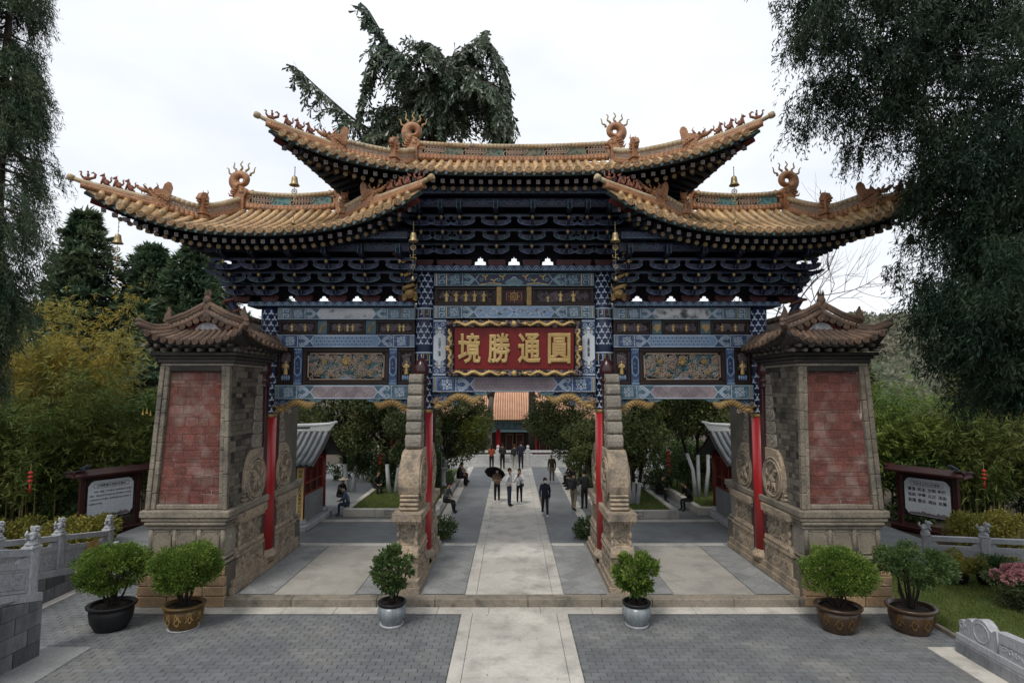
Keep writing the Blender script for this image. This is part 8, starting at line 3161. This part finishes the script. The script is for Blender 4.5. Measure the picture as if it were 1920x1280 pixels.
def build_people():
    made = []
    for p in PEOPLE:
        J = skeleton(p['pose'], p['k'])
        names = list(J)
        me = bpy.data.meshes.new('figure')
        me.from_pydata([J[n] for n in names], [(names.index(a), names.index(b)) for a, b, _ in BONES], [])
        o = bpy.data.objects.new('figure', me)
        COL.objects.link(o)
        md = o.modifiers.new('skin', 'SKIN')
        md.use_smooth_shade = True
        o.modifiers.new('sub', 'SUBSURF').levels = 1
        for i, n in enumerate(names):
            r = RAD[n if n in RAD else n[:3]]
            b = p['bulk'] if n[:3] not in ('hd0', 'hd1', 'hd2', 'nec', 'han', 'wri', 'toe') else 1
            sv = me.skin_vertices[0].data[i]
            sv.radius = (r[0] * b, r[1] * b)
            sv.use_root = (n == 'pel')
        made.append((p, J, o, me))
    dg = bpy.context.evaluated_depsgraph_get()
    done = [(p, J, bpy.data.meshes.new_from_object(o.evaluated_get(dg))) for p, J, o, me in made]
    for p, J, o, me in made:
        bpy.data.objects.remove(o)
        bpy.data.meshes.remove(me)
    for p, J, me in done:
        t = thing('person', p['label'], 'person', p['loc'], p['rz'])
        sc = p['h'] / 1.70
        t.scale = (sc, sc, sc)
        me.materials.clear()
        for m in (p['top'], p['legs'], p['shoe'], 'skin'):
            me.materials.append(M[m])
        seg = [(Vector(J[a]), Vector(J[b]), c) for a, b, c in BONES]
        mi = []
        for f in me.polygons:
            c = f.center
            best, bc = 9, 's'
            for a, b, cc in seg:
                ab = b - a
                u = max(0, min(1, (c - a).dot(ab) / max(1e-9, ab.length_squared)))
                d = (c - a - ab * u).length
                if cc == 'f': d *= .8
                if cc == 'p' and d < .25: d *= .95
                if d < best:
                    best, bc = d, cc
            mi.append({'s': 0, 'p': 1, 'f': 2, 'k': 3}[bc])
        me.polygons.foreach_set('material_index', mi)
        # fingers and face joined into the body mesh
        me2 = MB()
        for n in 'lr':
            w, hnd = Vector(J['wri' + n]), Vector(J['han' + n])
            d = (hnd - w).normalized()
            sd = d.cross(Vector((0, 0, 1)))
            sd = sd.normalized() if sd.length > .1 else Vector((0, 1, 0))
            for q in range(4):
                b = hnd + sd * ((q - 1.5) * .017)
                L = (.075, .088, .083, .066)[q]
                me2.tube([b - d * .02, b + d * L * .5, b + d * L * .8 + Vector((0, -.02, -.01))], [.010, .009, .006], 5)
            me2.tube([w + d * .03 + sd * .02, w + d * .06 + sd * .05, w + d * .10 + sd * .055], [.012, .010, .007], 5)
        hc = Vector(J['hd1'])
        me2.ell(hc + Vector((0, -.098, -.01)), (.014, .018, .022), 0, 6, 4)
        for s in (-1, 1):
            me2.ell(hc + Vector((s * .082, .0, -.005)), (.012, .022, .03), 0, 6, 4)
        base = len(me.vertices)
        V = [tuple(v.co) for v in me.vertices] + me2.v
        Fc = [tuple(f.vertices) for f in me.polygons] + [tuple(i + base for i in f) for f in me2.f]
        Mi = mi + [3] * len(me2.f)
        bm = MB()
        bm.v, bm.f, bm.m, bm.sm = V, Fc, Mi, [True] * len(Fc)
        bm.build('body', [p['top'], p['legs'], p['shoe'], 'skin'], t)
        bpy.data.meshes.remove(me)
        b = MB()
        for s in (-1, 1):
            b.ell(hc + Vector((s * .032, -.088, .02)), (.012, .008, .006), 0, 6, 4)
        b.tube([hc + Vector((-.025, -.092, -.055)), hc + Vector((.025, -.092, -.055))], .005, 4, 1)
        b.build('face', ['black_ink', 'c_maroon'], t)
        hm = p['hair']
        b = MB()
        if hm == 'hood':
            b.ell(hc + Vector((0, .025, .03)), (.125, .13, .145), 0, 10, 7)
            b.build('hood', p['top'], t)
        elif hm in ('cap', 'sunhat', 'beanie', 'mask_hood'):
            b.ell(hc + Vector((0, .02, .05)), (.095, .11, .10), 0, 10, 7)
            if hm == 'sunhat':
                b.lathe([(.10, .05), (.24, .03), (.25, .02), (.10, .04)], 16, hc + Vector((0, 0, .02)))
            if hm == 'cap':
                b.ell(hc + Vector((0, -.12, .055)), (.07, .08, .012), 0, 8, 4)
            b.build('hat', {'sunhat': 'c_beige', 'cap': 'c_darkgrey', 'beanie': 'c_white'}.get(hm, 'c_black'), t)
        else:
            b.ell(hc + Vector((0, .028, .035)), (.094, .098, .105), 0, 10, 7)
            if 'long' in p['extras']:
                b.tube([hc + Vector((0, .08, .03)), hc + Vector((0, .11, -.10)), hc + Vector((0, .10, -.24))], [.07, .065, .03], 8)
            b.build('hair', hm, t)
        ex = p['extras']
        if 'mask' in ex:
            b = MB()
            b.ell(hc + Vector((0, -.062, -.045)), (.066, .05, .05), 0, 9, 6)
            b.build('face_mask', 'mask_white', t)
        ch = Vector(J['che'])
        if 'backpack' in ex:
            b = MB()
            b.cbox(ch + Vector((0, .20, -.12)), (.30, .17, .44), .05)
            b.cbox(ch + Vector((0, .30, -.2)), (.22, .06, .22), .025)
            for s in (-1, 1):
                b.tube([ch + Vector((s * .1, .12, .08)), ch + Vector((s * .11, -.02, .12)), ch + Vector((s * .12, -.13, -.02)), ch + Vector((s * .13, .1, -.25))], .02, 5)
            b.build('backpack', 'c_darkgrey', t)
        if 'bag' in ex:
            b = MB()
            pe = Vector(J['pel'])
            b.cbox(pe + Vector((.14, -.15, .04)), (.22, .09, .16), .03)
            b.tube([pe + Vector((.14, -.13, .1)), ch + Vector((0, -.16, -.05)), ch + Vector((-.13, -.02, .12)), ch + Vector((-.05, .14, -.05)), pe + Vector((.2, .05, .1))], .012, 5)
            b.build('shoulder_bag', 'c_black', t)
        if 'phone' in ex:
            b = MB()
            q = (Vector(J['hanl']) + Vector(J['hanr'])) / 2
            b.cbox(q + Vector((0, -.05, .04)), (.075, .012, .15), .005)
            b.build('phone', 'c_black', t)
        if 'umbrella' in ex:
            b = MB()
            q = Vector(J['hanr'])
            T = Matrix.Rotation(R(-42), 3, 'X') @ Matrix.Rotation(R(10), 3, 'Y')
            c = q + Vector((-.16, .30, .34))
            prof = [(.02, .24), (.22, .20), (.42, .10), (.55, -.02)]
            n = 16
            vs = []
            for r_, z_ in prof:
                for j in range(n):
                    a = 2 * PI * j / n
                    rr = r_ * (1 if j % 2 == 0 else .95)
                    vs.append(c + T @ Vector((rr * math.cos(a), rr * math.sin(a), z_ - (.0 if j % 2 == 0 else -.02))))
            fs = [(i * n + j, i * n + (j + 1) % n, (i + 1) * n + (j + 1) % n, (i + 1) * n + j) for i in range(3) for j in range(n)]
            b.add(vs, fs, 0, True)
            b.tube([q + Vector((0, 0, -.06)), c + T @ Vector((0, 0, .28))], .010, 6, 1)
            um = b.build('umbrella', ['c_black', 'c_grey'], None)
            um.matrix_world = Matrix.Translation(p['loc']) @ Matrix.Rotation(p['rz'], 4, 'Z') @ Matrix.Scale(sc, 4)
            tag(um, 'open black umbrella tilted behind the person in the brown jacket', 'umbrella')
gz = .108
person('person in dark navy hooded jacket and patterned trousers walking towards the gate, white mask', (1.36, 7.28, gz), 0, 'stand', 1.60, 'c_navy', 'c_darkgrey', 'c_white', 'hair', dict(stride=1), 1.08, ('mask', 'bag'))
person('person in white T-shirt and dark trousers standing sideways with hand on hip', (-.19, 9.39, gz), R(70), 'stand', 1.72, 'c_white', 'c_jean', 'c_black', 'hair', dict(arml='hip', armr='front'))
person('person in white striped blouse and black trousers raising a phone', (.29, 9.89, gz), R(-10), 'stand', 1.62, 'c_white', 'c_black', 'c_white', 'hair', dict(arml='face', armr='face'), .9, ('bag', 'phone', 'long'))
person('person in brown jacket and black trousers holding the black umbrella', (-.79, 10.27, gz), 0, 'stand', 1.60, 'c_brown', 'c_black', 'c_white', 'hair', dict(arml='front', armr='front'), 1, ('mask', 'umbrella'))
person('person in brown plaid jacket and khaki trousers standing with arms down', (2.27, 16.04, gz), R(-20), 'stand', 1.62, 'c_plaid', 'c_khaki', 'c_white', 'beanie', dict(nod=1), 1.1)
person('person in orange jacket looking over the white balustrade', (-1.46, 21.6, gz), R(180), 'stand', 1.62, 'c_orange', 'c_black', 'c_black', 'hair', dict(arml='front', armr='front'), 1.05, ('long',))
person('person in black with grey backpack at the balustrade', (-.72, 21.6, gz), R(180), 'stand', 1.70, 'c_black', 'c_black', 'c_black', 'hair', dict(arml='front', armr='front'), 1.05, ('backpack',))
person('person in white trousers with dark backpack leaning at the balustrade', (.10, 21.6, gz), R(175), 'stand', 1.64, 'c_darkgrey', 'c_cream', 'c_white', 'hair_brown', dict(stride=.8), 1, ('backpack',))
person('tall person in a dark suit at the balustrade', (.55, 21.8, gz), R(180), 'stand', 1.80, 'c_navy', 'c_navy', 'c_black', 'hair', dict(arml='front', armr='front'), 1.05)
person('person in grey jacket with black hood sitting low at the bed corner', (-3.02, 8.3, gz - .02), R(60), 'sit', 1.64, 'c_grey', 'c_black', 'c_black', 'mask_hood', dict(hand=.06, footl=-.12, nod=1))
person('seated person in black coat, first of three on the kerb', (-3.12, 15.2, gz - .02), R(80), 'sit', 1.62, 'c_black', 'c_black', 'c_black', 'hair_brown', dict(nod=1))
person('seated person in beige jacket, middle of three on the kerb', (-3.12, 15.9, gz - .02), R(75), 'sit', 1.62, 'c_beige', 'c_maroon', 'c_black', 'beanie', dict(hand=.02))
person('seated person in maroon jacket and dark hat, last of three on the kerb', (-3.12, 16.6, gz - .02), R(78), 'sit', 1.64, 'c_maroon', 'c_maroon', 'c_black', 'cap', dict(lean=.05), 1.05)
person('standing person in khaki trousers with dark backpack in front of the seated row', (2.72, 8.35, gz), R(150), 'stand', 1.72, 'c_olive', 'c_khaki', 'c_black', 'hair', dict(arml='front', armr='front', stride=.5), 1.05, ('backpack',))
person('standing person all in black beside the inner drum stone', (3.25, 8.75, gz), R(200), 'stand', 1.72, 'c_darkgrey', 'c_black', 'c_black', 'hair', dict(arml='down', armr='front'), 1.05)
for i, (y, top, legs, hat, lab) in enumerate(((13.9, 'c_black', 'c_black', 'hair', 'seated person in black, nearest on the kerb behind the khaki trousers'), (14.8, 'c_olive', 'c_darkgrey', 'cap', 'seated person in olive jacket and dark cap on the kerb'), (15.7, 'c_darkgrey', 'c_black', 'cap', 'seated person in dark grey, farthest on the kerb on the cedar side'))):
    person(lab, (3.36, y, gz - .02), R(-80), 'sit', 1.64, top, legs, 'c_black', hat, dict(nod=1, lean=.14))
person('person in pale blue jacket and jeans sitting on the kerb beside the kiosk', (-7.25, 7.6, gz - .02), R(-75), 'sit', 1.62, 'c_blue', 'c_jean', 'c_grey', 'hair', dict(nod=1, lean=.18))
person('person in black with a pale sun hat sitting behind the kiosk', (-8.2, 9.6, gz - .02), R(60), 'sit', 1.62, 'c_black', 'c_black', 'c_black', 'sunhat', dict(lean=.15))
person('person in dark clothes crouched on the grass under the trees', (-6.9, 11.3, gz + .1), R(40), 'sit', 1.6, 'c_darkgrey', 'c_black', 'c_black', 'hair', dict(lean=.2))
person('person in black sitting by the narrow path, farther of two', (7.0, 10.4, gz - .02), R(70), 'sit', 1.7, 'c_black', 'c_black', 'c_black', 'cap', dict(lean=.2, nod=1), 1.1)
person('person in black reading by the narrow path, nearer of two', (8.02, 8.6, gz - .02), R(-70), 'sit', 1.62, 'c_black', 'c_black', 'c_black', 'hair', dict(lean=.2, nod=1, hand=.1), 1.05)
person('person in black standing half hidden behind the inner drum stone', (-4.05, 4.6, gz), R(-120), 'stand', 1.66, 'c_black', 'c_black', 'c_black', 'hair', dict(arml='front', armr='front'))
build_people()
